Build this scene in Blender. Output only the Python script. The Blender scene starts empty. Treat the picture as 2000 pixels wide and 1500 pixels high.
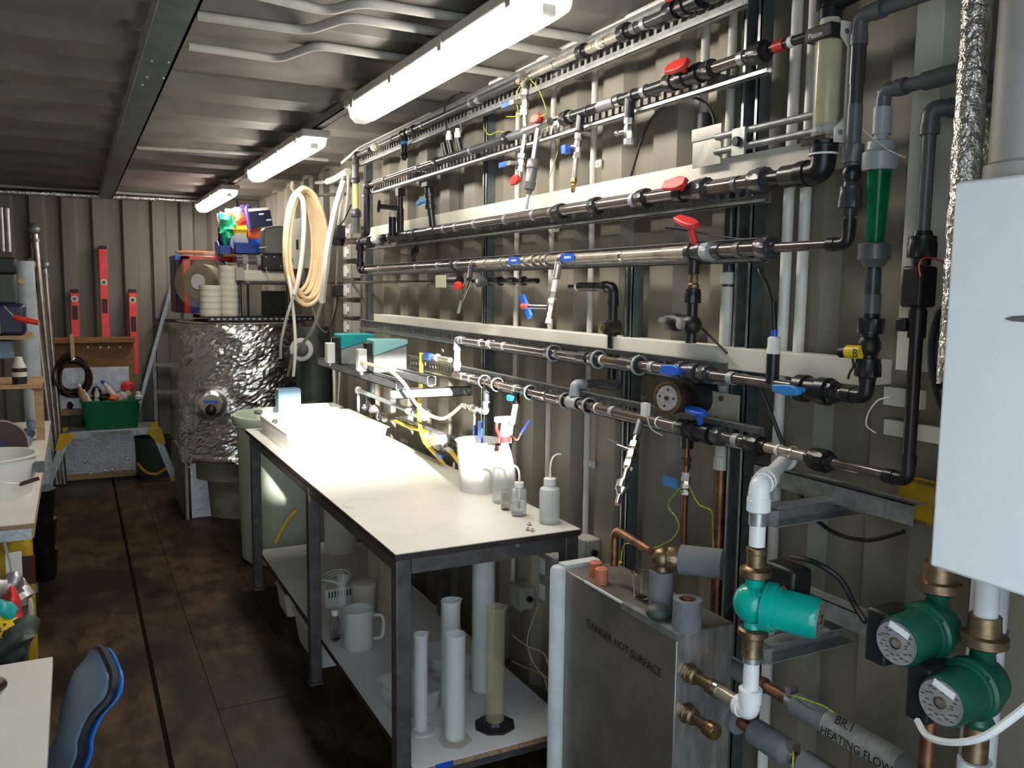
import bpy, bmesh, math, random
from mathutils import Vector, Matrix, noise
random.seed(11)
sc = bpy.context.scene
COL = sc.collection
PI = math.pi

# ---------------------------------------------------------------- camera
YAW, PIT, ROL, FPX = 0.475618, 0.109387, 0.011738, 1658.12
CAM = Vector((0.0, 0.0, 1.65))
_f = Vector((math.sin(YAW) * math.cos(PIT), math.cos(YAW) * math.cos(PIT), -math.sin(PIT)))
_r = _f.cross(Vector((0, 0, 1))).normalized()
_u = _r.cross(_f)
CR = _r * math.cos(ROL) + _u * math.sin(ROL)
CU = _u * math.cos(ROL) - _r * math.sin(ROL)
CF = _f
cd = bpy.data.cameras.new('camera')
cd.sensor_fit = 'HORIZONTAL'; cd.sensor_width = 36.0; cd.lens = 36.0 * FPX / 2000.0
cd.clip_start = 0.02; cd.clip_end = 200
cam = bpy.data.objects.new('camera', cd); COL.objects.link(cam)
mw = Matrix((CR, CU, -CF)).transposed().to_4x4(); mw.translation = CAM
cam.matrix_world = mw
sc.camera = cam

# ---------------------------------------------------------------- light: overcast-blue sky + low sun through the open container door
SUN_A, SUN_E = 0.16, 0.25
wd = bpy.data.worlds.new('sky'); sc.world = wd; wd.use_nodes = True
bg = wd.node_tree.nodes['Background']
bg.inputs['Color'].default_value = (0.74, 0.87, 1.0, 1); bg.inputs['Strength'].default_value = 5.4
sl = bpy.data.lights.new('sun', 'SUN'); sl.energy = 24.0; sl.angle = math.radians(1.2); sl.color = (1.0, 0.95, 0.86)
so = bpy.data.objects.new('sun', sl); COL.objects.link(so); so.location = (-3, -8, 6)
so.rotation_euler = Vector((SUN_A, 1.0, -SUN_E)).to_track_quat('-Z', 'Y').to_euler()
pl = bpy.data.lights.new('doorway_portal', 'AREA'); pl.shape = 'RECTANGLE'; pl.size = 1.78; pl.size_y = 2.42; pl.cycles.is_portal = True
po = bpy.data.objects.new('doorway_portal', pl); COL.objects.link(po); po.location = (0.04, -0.36, 1.21)
po.rotation_euler = Vector((0, 1, 0)).to_track_quat('-Z', 'Y').to_euler()
LAMP_W = 36.0
sc.view_settings.view_transform = 'Standard'; sc.view_settings.look = 'None'
sc.view_settings.exposure = 0.0; sc.view_settings.gamma = 1.0; sc.view_settings.use_curve_mapping = False
sc.cycles.max_bounces = 8; sc.cycles.diffuse_bounces = 4; sc.cycles.glossy_bounces = 4
sc.cycles.transmission_bounces = 8; sc.cycles.transparent_max_bounces = 16
sc.cycles.sample_clamp_indirect = 4.0; sc.cycles.caustics_reflective = False; sc.cycles.caustics_refractive = False
sc.cycles.use_denoising = True

# ---------------------------------------------------------------- measuring helpers (photo point -> point on a real plane)
def ray(px, py):
    return CR * ((px - 1000) / FPX) - CU * ((py - 750) / FPX) + CF
def W(px, py, **k):
    (a, v), = k.items(); i = 'xyz'.index(a); d = ray(px, py)
    return CAM + d * ((v - CAM[i]) / d[i])
def yat(px, x, z):
    a = CR * FPX - CF * (px - 1000)
    return CAM.y - (a.x * (x - CAM.x) + a.z * (z - CAM.z)) / a.y
def zat(py, x, y):
    a = -CU * FPX - CF * (py - 750)
    return CAM.z - (a.x * (x - CAM.x) + a.y * (y - CAM.y)) / a.z
V = Vector
X, Y, Z = V((1, 0, 0)), V((0, 1, 0)), V((0, 0, 1))

# ---------------------------------------------------------------- materials
MATS = {}
def mat(name, col, rough=0.5, metal=0.0, var=0.12, scale=14.0, bump=0.0, bscale=60.0, trans=0.0, ior=1.45, emit=0.0, alpha=1.0, col2=None, stretch=None, spec=0.5, coat=0.0, sss=0.0):
    m = bpy.data.materials.new(name); m.use_nodes = True
    nt = m.node_tree; b = nt.nodes['Principled BSDF']
    b.inputs['Roughness'].default_value = rough; b.inputs['Metallic'].default_value = metal
    b.inputs['Transmission Weight'].default_value = trans; b.inputs['IOR'].default_value = ior
    b.inputs['Alpha'].default_value = alpha; b.inputs['Specular IOR Level'].default_value = spec
    b.inputs['Coat Weight'].default_value = coat
    c = (col[0], col[1], col[2], 1)
    b.inputs['Base Color'].default_value = c
    tc = nt.nodes.new('ShaderNodeTexCoord'); vec = tc.outputs['Object']
    if stretch:
        mp = nt.nodes.new('ShaderNodeMapping'); mp.inputs['Scale'].default_value = stretch
        nt.links.new(vec, mp.inputs['Vector']); vec = mp.outputs['Vector']
    if var > 0 or col2:
        n = nt.nodes.new('ShaderNodeTexNoise'); n.inputs['Scale'].default_value = scale
        n.inputs['Detail'].default_value = 6; n.inputs['Roughness'].default_value = 0.62
        nt.links.new(vec, n.inputs['Vector'])
        rp = nt.nodes.new('ShaderNodeValToRGB')
        lo = col2 if col2 else tuple(x * (1 - var) for x in col)
        hi = col if col2 else tuple(min(1, x * (1 + var)) for x in col)
        rp.color_ramp.elements[0].position = 0.36; rp.color_ramp.elements[1].position = 0.64
        rp.color_ramp.elements[0].color = (*lo, 1); rp.color_ramp.elements[1].color = (*hi, 1)
        nt.links.new(n.outputs['Fac'], rp.inputs['Fac']); nt.links.new(rp.outputs['Color'], b.inputs['Base Color'])
    if bump > 0:
        n2 = nt.nodes.new('ShaderNodeTexNoise'); n2.inputs['Scale'].default_value = bscale; n2.inputs['Detail'].default_value = 4
        nt.links.new(vec, n2.inputs['Vector'])
        bp = nt.nodes.new('ShaderNodeBump'); bp.inputs['Strength'].default_value = bump; bp.inputs['Distance'].default_value = 0.01
        nt.links.new(n2.outputs['Fac'], bp.inputs['Height']); nt.links.new(bp.outputs['Normal'], b.inputs['Normal'])
    if emit > 0:
        b.inputs['Emission Color'].default_value = c; b.inputs['Emission Strength'].default_value = emit
    MATS[name] = m
    return m

mat('wall_paint', (0.265, 0.238, 0.190), 0.45, 0, col2=(0.175, 0.157, 0.124), scale=3.0, bump=0.06, bscale=30, stretch=(1, 1, 0.25))
mat('end_paint', (0.205, 0.19, 0.158), 0.55, 0, col2=(0.14, 0.13, 0.108), scale=3.0, bump=0.06, bscale=30, stretch=(1, 1, 0.25))
mat('ceiling_paint', (0.225, 0.212, 0.19), 0.55, 0, col2=(0.15, 0.142, 0.127), scale=4.0, bump=0.08, bscale=20)
mat('beam_paint', (0.13, 0.17, 0.15), 0.45, 0.2, col2=(0.08, 0.105, 0.095), scale=10)
mat('grey_steel', (0.30, 0.30, 0.30), 0.4, 0.5, var=0.2)
mat('floor_dark', (0.010, 0.007, 0.005), 0.95, 0, spec=0.05)
mat('galv', (0.50, 0.52, 0.52), 0.38, 0.75, col2=(0.33, 0.35, 0.355), scale=40)
mat('galv_dull', (0.36, 0.37, 0.36), 0.5, 0.6, col2=(0.22, 0.225, 0.22), scale=30)
mat('strut', (0.20, 0.235, 0.24), 0.42, 0.6, col2=(0.12, 0.145, 0.15), scale=25)
mat('chrome', (0.78, 0.75, 0.70), 0.22, 1.0, var=0.1)
mat('stainless', (0.56, 0.54, 0.50), 0.3, 0.9, var=0.15, scale=30)
mat('pvc', (0.045, 0.045, 0.05), 0.28, 0, var=0.2, scale=20)
mat('pvc_black', (0.014, 0.014, 0.016), 0.32, 0, var=0.2)
mat('pvc_mid', (0.10, 0.105, 0.11), 0.35, 0, var=0.15)
mat('pvc_light', (0.34, 0.36, 0.37), 0.35, 0, var=0.1)
mat('pipe_brown', (0.10, 0.078, 0.066), 0.2, 0.1, var=0.35, scale=9, coat=0.4)
mat('pipe_tan', (0.36, 0.31, 0.24), 0.24, 0.2, var=0.3, scale=12, coat=0.4)
mat('pvc_white', (0.80, 0.79, 0.74), 0.35, 0, var=0.05)
mat('pvc_pure', (0.86, 0.87, 0.86), 0.25, 0, var=0.03)
mat('trunking', (0.74, 0.71, 0.62), 0.45, 0, var=0.06, scale=6)
mat('conduit', (0.62, 0.60, 0.54), 0.45, 0, var=0.12, scale=8)
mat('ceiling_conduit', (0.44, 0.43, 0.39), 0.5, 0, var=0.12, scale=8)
mat('cream_box', (0.66, 0.66, 0.58), 0.45, 0, var=0.05)
mat('socket_grey', (0.36, 0.35, 0.31), 0.5, 0, var=0.1)
mat('brass', (0.52, 0.36, 0.14), 0.32, 0.95, col2=(0.30, 0.19, 0.08), scale=60)
mat('bronze', (0.30, 0.21, 0.12), 0.42, 0.85, col2=(0.15, 0.11, 0.07), scale=60)
mat('copper', (0.36, 0.17, 0.09), 0.42, 0.85, col2=(0.16, 0.075, 0.045), scale=30)
mat('red', (0.62, 0.035, 0.025), 0.38, 0, var=0.1)
mat('red_bright', (0.80, 0.05, 0.05), 0.38, 0, var=0.1)
mat('blue', (0.02, 0.10, 0.55), 0.35, 0, var=0.1)
mat('blue_light', (0.03, 0.25, 0.62), 0.4, 0, var=0.1)
mat('cyan', (0.03, 0.42, 0.68), 0.4, 0, var=0.1)
mat('yellow', (0.80, 0.56, 0.02), 0.4, 0, var=0.1)
mat('mustard', (0.52, 0.33, 0.02), 0.5, 0, var=0.2)
mat('teal', (0.0, 0.40, 0.33), 0.28, 0, var=0.06, coat=0.3)
mat('teal_box', (0.02, 0.42, 0.44), 0.35, 0, var=0.06)
mat('teal_pale', (0.34, 0.68, 0.68), 0.35, 0, var=0.06)
mat('pump_green', (0.005, 0.070, 0.042), 0.35, 0, var=0.15)
mat('green_bin', (0.0, 0.16, 0.06), 0.4, 0, var=0.1)
mat('green', (0.03, 0.50, 0.28), 0.4, 0, var=0.1)
mat('black', (0.012, 0.012, 0.013), 0.45, 0, var=0.2)
mat('black_gloss', (0.008, 0.009, 0.010), 0.14, 0, var=0.2)
mat('foam', (0.17, 0.175, 0.185), 0.85, 0, var=0.1, bump=0.15, bscale=120)
mat('foil', (0.90, 0.88, 0.86), 0.30, 1.0, var=0.08, bump=1.0, bscale=14)
mat('foil_duct', (0.82, 0.80, 0.77), 0.2, 1.0, var=0.08, bump=1.0, bscale=60)
mat('foil_board', (0.50, 0.49, 0.51), 0.42, 0.85, var=0.15, bump=0.25, bscale=40)
mat('boiler_white', (0.88, 0.92, 0.93), 0.38, 0, var=0.015)
mat('duct_grey', (0.36, 0.34, 0.315), 0.5, 0.1, var=0.05)
mat('laminate', (0.80, 0.78, 0.72), 0.34, 0, var=0.05, scale=5)
mat('laminate_grey', (0.74, 0.75, 0.76), 0.4, 0, var=0.06, scale=5)
mat('brown_edge', (0.045, 0.032, 0.03), 0.5, 0, var=0.2)
mat('bench_steel', (0.17, 0.165, 0.165), 0.42, 0.55, col2=(0.10, 0.095, 0.095), scale=25)
mat('chipboard', (0.45, 0.31, 0.19), 0.8, 0, col2=(0.24, 0.15, 0.08), scale=120)
mat('wood', (0.33, 0.16, 0.055), 0.6, 0, col2=(0.22, 0.10, 0.035), scale=6, stretch=(1, 1, 8))
mat('wood_pale', (0.46, 0.30, 0.16), 0.65, 0, var=0.2, stretch=(1, 1, 8))
mat('poly_white', (0.84, 0.84, 0.80), 0.45, 0, var=0.02)
mat('poly_green', (0.60, 0.68, 0.55), 0.5, 0, var=0.04)
mat('poly_clear', (0.90, 0.93, 0.92), 0.3, 0, var=0.0, alpha=0.17)
mat('poly_frost', (0.90, 0.93, 0.91), 0.45, 0, var=0.02, alpha=0.42)
mat('glass', (0.96, 0.97, 0.96), 0.03, 0, var=0, trans=1.0, ior=1.2)
mat('amber_clear', (0.60, 0.50, 0.34), 0.08, 0, var=0, alpha=0.2)
mat('water', (0.90, 0.94, 0.95), 0.02, 0, var=0, trans=1.0, ior=1.15)
mat('yellow_liquid', (0.46, 0.36, 0.03), 0.12, 0, var=0.15, scale=20, alpha=0.9)
mat('bright_liquid', (0.75, 0.70, 0.10), 0.1, 0, var=0, alpha=0.9)
mat('green_glass', (0.0, 0.22, 0.09), 0.1, 0, var=0.3, scale=30, trans=0.45, ior=1.3)
mat('tank_steel', (0.34, 0.31, 0.27), 0.40, 0.7, col2=(0.21, 0.195, 0.17), scale=5)
mat('tank_end', (0.82, 0.82, 0.82), 0.34, 0.9, col2=(0.48, 0.48, 0.48), scale=9, stretch=(6, 1, 1))
mat('lagging_white', (0.58, 0.60, 0.62), 0.6, 0, var=0.08)
mat('terracotta', (0.55, 0.17, 0.09), 0.6, 0, var=0.1)
mat('hose_cream', (0.80, 0.62, 0.38), 0.4, 0, var=0.08)
mat('hose_grey', (0.36, 0.34, 0.31), 0.4, 0, var=0.1)
mat('hose_white', (0.74, 0.71, 0.64), 0.4, 0, var=0.05)
mat('hose_yellow', (0.80, 0.60, 0.06), 0.35, 0, var=0.1)
mat('earth_wire', (0.36, 0.44, 0.05), 0.45, 0, var=0.5, scale=160)
mat('chair_blue', (0.15, 0.24, 0.34), 0.42, 0, var=0.05)
mat('chair_edge', (0.008, 0.012, 0.02), 0.45, 0, var=0.1)
mat('chair_back', (0.02, 0.14, 0.55), 0.4, 0, var=0.05)
mat('box_blue', (0.27, 0.42, 0.58), 0.6, 0, var=0.05)
mat('drum_dark', (0.055, 0.068, 0.06), 0.5, 0, var=0.2)
mat('tank_pale', (0.36, 0.34, 0.27), 0.6, 0, col2=(0.20, 0.18, 0.13), scale=6)
mat('purple', (0.11, 0.06, 0.30), 0.5, 0, var=0.1)
mat('navy', (0.015, 0.018, 0.06), 0.4, 0, var=0.1)
mat('pink', (0.85, 0.22, 0.42), 0.5, 0, var=0.1)
mat('orange', (0.72, 0.12, 0.03), 0.5, 0, var=0.1)
mat('grey_plastic', (0.16, 0.155, 0.155), 0.4, 0, var=0.1)
mat('cable_brown', (0.06, 0.018, 0.014), 0.45, 0, var=0.2)
mat('reel_brown', (0.035, 0.012, 0.009), 0.42, 0, var=0.2)
mat('reel_rim', (0.40, 0.27, 0.21), 0.4, 0, var=0.1)
mat('post_blue', (0.50, 0.57, 0.62), 0.4, 0, var=0.15, scale=8)
mat('sheen_pipe', (0.42, 0.38, 0.34), 0.3, 0.9, var=0.2)
mat('sieve_cream', (0.66, 0.63, 0.53), 0.5, 0, var=0.05)
mat('print_dark', (0.02, 0.018, 0.016), 0.6, 0, var=0)
mat('print_white', (0.85, 0.85, 0.85), 0.5, 0, var=0)
mat('paper', (0.74, 0.72, 0.62), 0.6, 0, var=0.05)
mat('paper_green', (0.55, 0.58, 0.36), 0.6, 0, var=0.05)
mat('dial', (0.32, 0.30, 0.29), 0.4, 0, var=0.2, scale=60)
mat('plate_cream', (0.42, 0.38, 0.30), 0.5, 0, var=0.1)
mat('sun_block_pale', (0.82, 0.82, 0.80), 0.8, 0, var=0.2)
mat('ground_grey', (0.62, 0.61, 0.59), 0.9, 0, var=0.2)

mat('label_foil', (0.46, 0.44, 0.41), 0.45, 0.4, var=0.2, scale=40)
mat('pump_plate', (0.24, 0.23, 0.22), 0.45, 0, var=0.25, scale=60)
def lamp_mat(name, col, strength):
    m = bpy.data.materials.new(name); m.use_nodes = True
    b = m.node_tree.nodes['Principled BSDF']
    b.inputs['Base Color'].default_value = (0.9, 0.9, 0.9, 1)
    b.inputs['Emission Color'].default_value = (*col, 1); b.inputs['Emission Strength'].default_value = strength
    MATS[name] = m
lamp_mat('diffuser', (1.0, 0.93, 0.83), LAMP_W)

def floor_mat():
    m = bpy.data.materials.new('ply_floor'); m.use_nodes = True; nt = m.node_tree; b = nt.nodes['Principled BSDF']
    tc = nt.nodes.new('ShaderNodeTexCoord')
    mp = nt.nodes.new('ShaderNodeMapping'); mp.inputs['Scale'].default_value = (3.0, 1.2, 1)
    g0 = nt.nodes.new('ShaderNodeNewGeometry'); nt.links.new(g0.outputs['Position'], mp.inputs['Vector'])
    n = nt.nodes.new('ShaderNodeTexNoise'); n.inputs['Scale'].default_value = 3.4; n.inputs['Detail'].default_value = 12; n.inputs['Roughness'].default_value = 0.7
    nt.links.new(mp.outputs['Vector'], n.inputs['Vector'])
    r = nt.nodes.new('ShaderNodeValToRGB')
    e = r.color_ramp.elements; e[0].position = 0.33; e[0].color = (0.010, 0.007, 0.005, 1); e[1].position = 0.70; e[1].color = (0.125, 0.080, 0.038, 1)
    nt.links.new(n.outputs['Fac'], r.inputs['Fac'])
    geo = nt.nodes.new('ShaderNodeNewGeometry')
    n2 = nt.nodes.new('ShaderNodeTexNoise'); n2.inputs['Scale'].default_value = 1.1; n2.inputs['Detail'].default_value = 7; n2.inputs['Roughness'].default_value = 0.6
    nt.links.new(geo.outputs['Position'], n2.inputs['Vector'])
    st = nt.nodes.new('ShaderNodeValToRGB'); st.color_ramp.elements[0].position = 0.42; st.color_ramp.elements[1].position = 0.56
    st.color_ramp.elements[0].color = (0.22, 0.20, 0.18, 1); st.color_ramp.elements[1].color = (1, 1, 1, 1)
    nt.links.new(n2.outputs['Fac'], st.inputs['Fac'])
    mx = nt.nodes.new('ShaderNodeMix'); mx.data_type = 'RGBA'; mx.blend_type = 'MULTIPLY'; mx.inputs[0].default_value = 1.0
    nt.links.new(r.outputs['Color'], mx.inputs[6]); nt.links.new(st.outputs['Color'], mx.inputs[7]); nt.links.new(mx.outputs[2], b.inputs['Base Color'])
    r2 = nt.nodes.new('ShaderNodeMapRange'); r2.inputs['From Min'].default_value = 0.35; r2.inputs['From Max'].default_value = 0.65
    r2.inputs['To Min'].default_value = 0.42; r2.inputs['To Max'].default_value = 0.75; b.inputs['Specular IOR Level'].default_value = 0.22
    nt.links.new(n2.outputs['Fac'], r2.inputs['Value']); nt.links.new(r2.outputs['Result'], b.inputs['Roughness'])
    bp = nt.nodes.new('ShaderNodeBump'); bp.inputs['Strength'].default_value = 0.2; bp.inputs['Distance'].default_value = 0.005
    nt.links.new(n.outputs['Fac'], bp.inputs['Height']); nt.links.new(bp.outputs['Normal'], b.inputs['Normal'])
    MATS['ply_floor'] = m
floor_mat()

# ---------------------------------------------------------------- mesh builder
def frame(axis):
    a = V(axis).normalized()
    t = Z if abs(a.z) < 0.9 else X
    u = t.cross(a).normalized()
    return u, a.cross(u), a
def fillet(pts, rad, seg=5):
    pts = [V(p) for p in pts]
    out = [pts[0]]
    for i in range(1, len(pts) - 1):
        a, b, c = pts[i - 1], pts[i], pts[i + 1]
        d1, d2 = (a - b), (c - b)
        r = min(rad, d1.length * 0.45, d2.length * 0.45)
        p, q = b + d1.normalized() * r, b + d2.normalized() * r
        for k in range(seg + 1):
            t = k / seg
            out.append(p * (1 - t) ** 2 + b * 2 * t * (1 - t) + q * t * t)
    out.append(pts[-1])
    return out
def spline(pts, n=8):
    pts = [V(p) for p in pts]; P = [pts[0] * 2 - pts[1]] + pts + [pts[-1] * 2 - pts[-2]]; out = []
    for i in range(1, len(P) - 2):
        a, b, c, d = P[i - 1], P[i], P[i + 1], P[i + 2]
        for k in range(n):
            t = k / n
            out.append(0.5 * ((2 * b) + (c - a) * t + (2 * a - 5 * b + 4 * c - d) * t * t + (3 * b - a - 3 * c + d) * t ** 3))
    out.append(pts[-1])
    return out
RS = 1.0   # scale of all round sections (pipe and fitting diameters)
class MB:
    def __init__(s, flat=False): s.v = []; s.f = []; s.flat = flat
    def box(s, x0, x1, y0, y1, z0, z1, m=None):
        n = len(s.v)
        for z in (z0, z1):
            for x, y in ((x0, y0), (x1, y0), (x1, y1), (x0, y1)):
                p = V((x, y, z)); s.v.append(m @ p if m else p)
        for q in ((3, 2, 1, 0), (4, 5, 6, 7), (0, 1, 5, 4), (1, 2, 6, 5), (2, 3, 7, 6), (3, 0, 4, 7)): s.f.append([n + i for i in q])
        return s
    def bar(s, p, q, w, h, up=Z):
        p, q = V(p), V(q); a = (q - p); L = a.length; a.normalize()
        u = V(up).cross(a)
        if u.length < 1e-4: u = X.cross(a)
        u.normalize(); w2 = a.cross(u)
        m = Matrix((u, a, w2)).transposed().to_4x4(); m.translation = p
        return s.box(-w / 2, w / 2, 0, L, -h / 2, h / 2, m)
    def lathe(s, p, axis, prof, n=16, closed=True, fl=()):
        u, w, a = frame(axis); p = V(p); base = len(s.v)
        for j, (r, h) in enumerate(prof):
            for k in range(n):
                t = 2 * PI * k / n
                if j in fl: r = prof[j][0] * (0.93 if k % 2 else 1.0)
                s.v.append(p + a * h + (u * math.cos(t) + w * math.sin(t)) * max(r * RS, 1e-5))
        for i in range(len(prof) - 1):
            for k in range(n):
                k2 = (k + 1) % n
                s.f.append([base + i * n + k, base + i * n + k2, base + (i + 1) * n + k2, base + (i + 1) * n + k])
        if closed:
            s.f.append([base + k for k in range(n)][::-1]); s.f.append([base + (len(prof) - 1) * n + k for k in range(n)])
        return s
    def cyl(s, p, q, r, r1=None, n=14):
        p, q = V(p), V(q)
        return s.lathe(p, q - p, [(r, 0), (r if r1 is None else r1, (q - p).length)], n)
    def tube(s, pts, r, n=8, closed=False):
        pts = [V(p) for p in pts]; base = len(s.v); N = len(pts)
        def tan(i):
            if closed: return (pts[(i + 1) % N] - pts[i - 1]).normalized()
            return (pts[min(i + 1, N - 1)] - pts[max(i - 1, 0)]).normalized()
        u = frame(tan(0))[0]
        for i in range(N):
            a = tan(i); u = (u - a * u.dot(a)); u = u.normalized() if u.length > 1e-6 else frame(a)[0]
            w = a.cross(u); rr = (r[i] if isinstance(r, (list, tuple)) else r) * RS
            for k in range(n):
                t = 2 * PI * k / n; s.v.append(pts[i] + (u * math.cos(t) + w * math.sin(t)) * rr)
        for i in range(N if closed else N - 1):
            j = (i + 1) % N
            for k in range(n):
                k2 = (k + 1) % n
                s.f.append([base + i * n + k, base + i * n + k2, base + j * n + k2, base + j * n + k])
        if not closed:
            s.f.append([base + k for k in range(n)][::-1]); s.f.append([base + (N - 1) * n + k for k in range(n)])
        return s
    def prism(s, poly, d, m=None):
        n = len(s.v); k = len(poly)
        for zz in (0, d):
            for a, b in poly:
                p = V((a, b, zz)); s.v.append(m @ p if m else p)
        s.f.append([n + i for i in range(k)][::-1]); s.f.append([n + k + i for i in range(k)])
        for i in range(k): s.f.append([n + i, n + (i + 1) % k, n + k + (i + 1) % k, n + k + i])
        return s
    def ball(s, c, r, n=12, sc3=(1, 1, 1)):
        c = V(c); r = r * RS; base = len(s.v); m = n // 2
        for i in range(m + 1):
            ph = PI * i / m
            for k in range(n):
                t = 2 * PI * k / n
                s.v.append(c + V((r * sc3[0] * math.sin(ph) * math.cos(t), r * sc3[1] * math.sin(ph) * math.sin(t), -r * sc3[2] * math.cos(ph))))
        for i in range(m):
            for k in range(n):
                k2 = (k + 1) % n
                s.f.append([base + i * n + k, base + i * n + k2, base + (i + 1) * n + k2, base + (i + 1) * n + k])
        return s
    def grid(s, fn, nu, nv):
        base = len(s.v)
        for i in range(nu + 1):
            for j in range(nv + 1): s.v.append(V(fn(i / nu, j / nv)))
        for i in range(nu):
            for j in range(nv):
                a = base + i * (nv + 1) + j; s.f.append([a, a + nv + 1, a + nv + 2, a + 1])
        return s
    def mesh(s, name, m, off=V((0, 0, 0)), angle=38):
        me = bpy.data.meshes.new(name)
        me.from_pydata([tuple(p - off) for p in s.v], [], s.f)
        bm = bmesh.new(); bm.from_mesh(me); bmesh.ops.recalc_face_normals(bm, faces=bm.faces[:]) ; bm.to_mesh(me); bm.free()
        me.materials.append(MATS[m]); me.shade_smooth(); me.set_sharp_from_angle(angle=math.radians(angle))
        if s.flat: me.shade_flat()
        return me
    def build(s, name, m, parent=None, bev=0, solid=0, label=None):
        if parent is None:
            xs = [p.x for p in s.v]; ys = [p.y for p in s.v]; zs = [p.z for p in s.v]
            off = V(((min(xs) + max(xs)) / 2, (min(ys) + max(ys)) / 2, min(zs)))
        else:
            off = V((0, 0, 0)); p = parent
            while p is not None: off = off + p.location; p = p.parent
            if parent.type == 'MESH' or True: pass
        o = bpy.data.objects.new(name, s.mesh(name, m, off)); COL.objects.link(o)
        if parent is None: o.location = off
        else: o.parent = parent
        if solid:
            md = o.modifiers.new('thickness', 'SOLIDIFY'); md.thickness = solid; md.offset = 0
        if bev:
            md = o.modifiers.new('bevel', 'BEVEL'); md.width = bev; md.segments = 2; md.limit_method = 'ANGLE'; md.angle_limit = math.radians(40)
        if label: o['label'] = label
        return o
def tag(o, label, cat, group=None, kind=None):
    o['label'] = label; o['category'] = cat
    if group: o['group'] = group
    if kind: o['kind'] = kind
    return o
def thing(name, label, cat, loc, group=None):
    o = bpy.data.objects.new(name, None); COL.objects.link(o); o.location = V(loc); o.empty_display_size = 0.05
    return tag(o, label, cat, group)
def struct(o, label=None, cat=None):
    o['kind'] = 'structure'
    if label: o['label'] = label
    if cat: o['category'] = cat
    return o
def dup(root, loc, label=None):
    r = root.copy(); COL.objects.link(r); r.location = V(loc)
    if label: r['label'] = label
    for ch in list(root.children):
        c = ch.copy(); COL.objects.link(c); c.parent = r
        for g in ch.children:
            d = g.copy(); COL.objects.link(d); d.parent = c
    return r
def text(parent, body, size, m, origin, xdir, ydir, name='lettering', thick=0.0006, align='LEFT', shear=0.0):
    cu = bpy.data.curves.new(name, 'FONT'); cu.body = body; cu.size = size; cu.extrude = thick; cu.align_x = align; cu.shear = shear
    o = bpy.data.objects.new(name + '_src', cu); COL.objects.link(o)
    bpy.context.view_layer.update()
    me = bpy.data.meshes.new_from_object(o.evaluated_get(bpy.context.evaluated_depsgraph_get()))
    bpy.data.objects.remove(o); bpy.data.curves.remove(cu)
    xd, yd = V(xdir).normalized(), V(ydir).normalized(); zd = xd.cross(yd).normalized()
    off = V((0, 0, 0)); p = parent
    while p is not None: off = off + p.location; p = p.parent
    mm = Matrix((xd, yd, zd)).transposed().to_4x4(); mm.translation = V(origin) - off
    me.transform(mm); me.materials.clear(); me.materials.append(MATS[m]); me.name = name
    t = bpy.data.objects.new(name, me); COL.objects.link(t); t.parent = parent
    return t
# ================================================================ the container shell
XW, XO, YE, YR, XL, ZC = 1.56, 1.596, 8.25, -0.35, -0.85, 2.50
def corr(t0, t1, pitch, phase, depth, flat=0.40):
    """profile points (t, d) of a trapezoid corrugated sheet, d = 0 proud .. depth recessed"""
    out = []; k = math.floor((t0 - phase) / pitch) - 1; sl = (1 - 2 * flat) / 2
    while phase + k * pitch < t1 + pitch:
        b = phase + k * pitch
        for q, d in ((0, 0), (flat, 0), (flat + sl, depth), (2 * flat + sl, depth)):
            t = b + q * pitch
            if t0 <= t <= t1: out.append((t, d))
        k += 1
    return [(t0, out[0][1])] + out + [(t1, out[-1][1])]
# floor boards
fl = MB().box(XL, XO, YR, YE, -0.06, -0.006).build('floor', 'floor_dark'); struct(fl, 'dark worn plywood floor of the container', 'floor')
xs = [XL, -0.30, 0.237, 0.44, 0.80, 1.12, XW]
for i in range(len(xs) - 1):
    off = (0.0, 1.1, 3.4, 2.7, 0.9, 3.2)[i]; y = YR
    while y < YE:
        y2 = min(YE, y + (4.8 if y > YR else 1.0 + off)); g = 0.0014
        if y2 - y > 0.05:
            MB().box(xs[i] + (.009 if i == 2 else g), xs[i + 1] - (.009 if i == 1 else g), y + g, y2 - g, -0.006, -0.0005 - 0.0012 * ((i * 7 + int(y * 3)) % 3)).build('floor_board', 'ply_floor', fl)
        y = y2
# right wall
pr = corr(YR, YE, 0.278, yat(819, XW, 2.1) - 0.278 * 0.40, XO - XW)
m = MB(True)
for t, d in pr: m.v += [V((XW + d, t, 0)), V((XW + d, t, ZC))]
for i in range(len(pr) - 1): m.f.append([2 * i, 2 * i + 2, 2 * i + 3, 2 * i + 1])
o = m.build('wall_right', 'wall_paint', solid=0.004); struct(o, 'corrugated steel container wall behind the pipework', 'wall')
MB().box(XW - 0.012, XO + 0.01, YR, YE, ZC - 0.05, ZC + 0.0).build('top_rail', 'wall_paint', o)
MB().box(XW - 0.012, XO + 0.01, YR, YE, 0.0, 0.09).build('bottom_rail', 'wall_paint', o)
# end wall
pr = corr(XL, 1.10, 0.236, W(125, 520, y=YE).x, 0.042) + [(1.14, 0.0), (1.36, 0.0), (1.38, 0.045), (XO, 0.045)]
m = MB(True)
for t, d in pr: m.v += [V((t, YE + d - 0.04, 0)), V((t, YE + d - 0.04, ZC))]
for i in range(len(pr) - 1): m.f.append([2 * i, 2 * i + 2, 2 * i + 3, 2 * i + 1])
o = m.build('wall_end', 'end_paint', solid=0.004); struct(o, 'corrugated steel end wall of the container', 'wall')
# left wall
pr = corr(YR, YE, 0.278, 0.1, 0.036)
m = MB(True)
for t, d in pr: m.v += [V((XL - d, t, 0)), V((XL - d, t, ZC))]
for i in range(len(pr) - 1): m.f.append([2 * i, 2 * i + 2, 2 * i + 3, 2 * i + 1])
o = m.build('wall_left', 'wall_paint', solid=0.004); struct(o, 'corrugated steel left wall of the container', 'wall')
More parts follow.
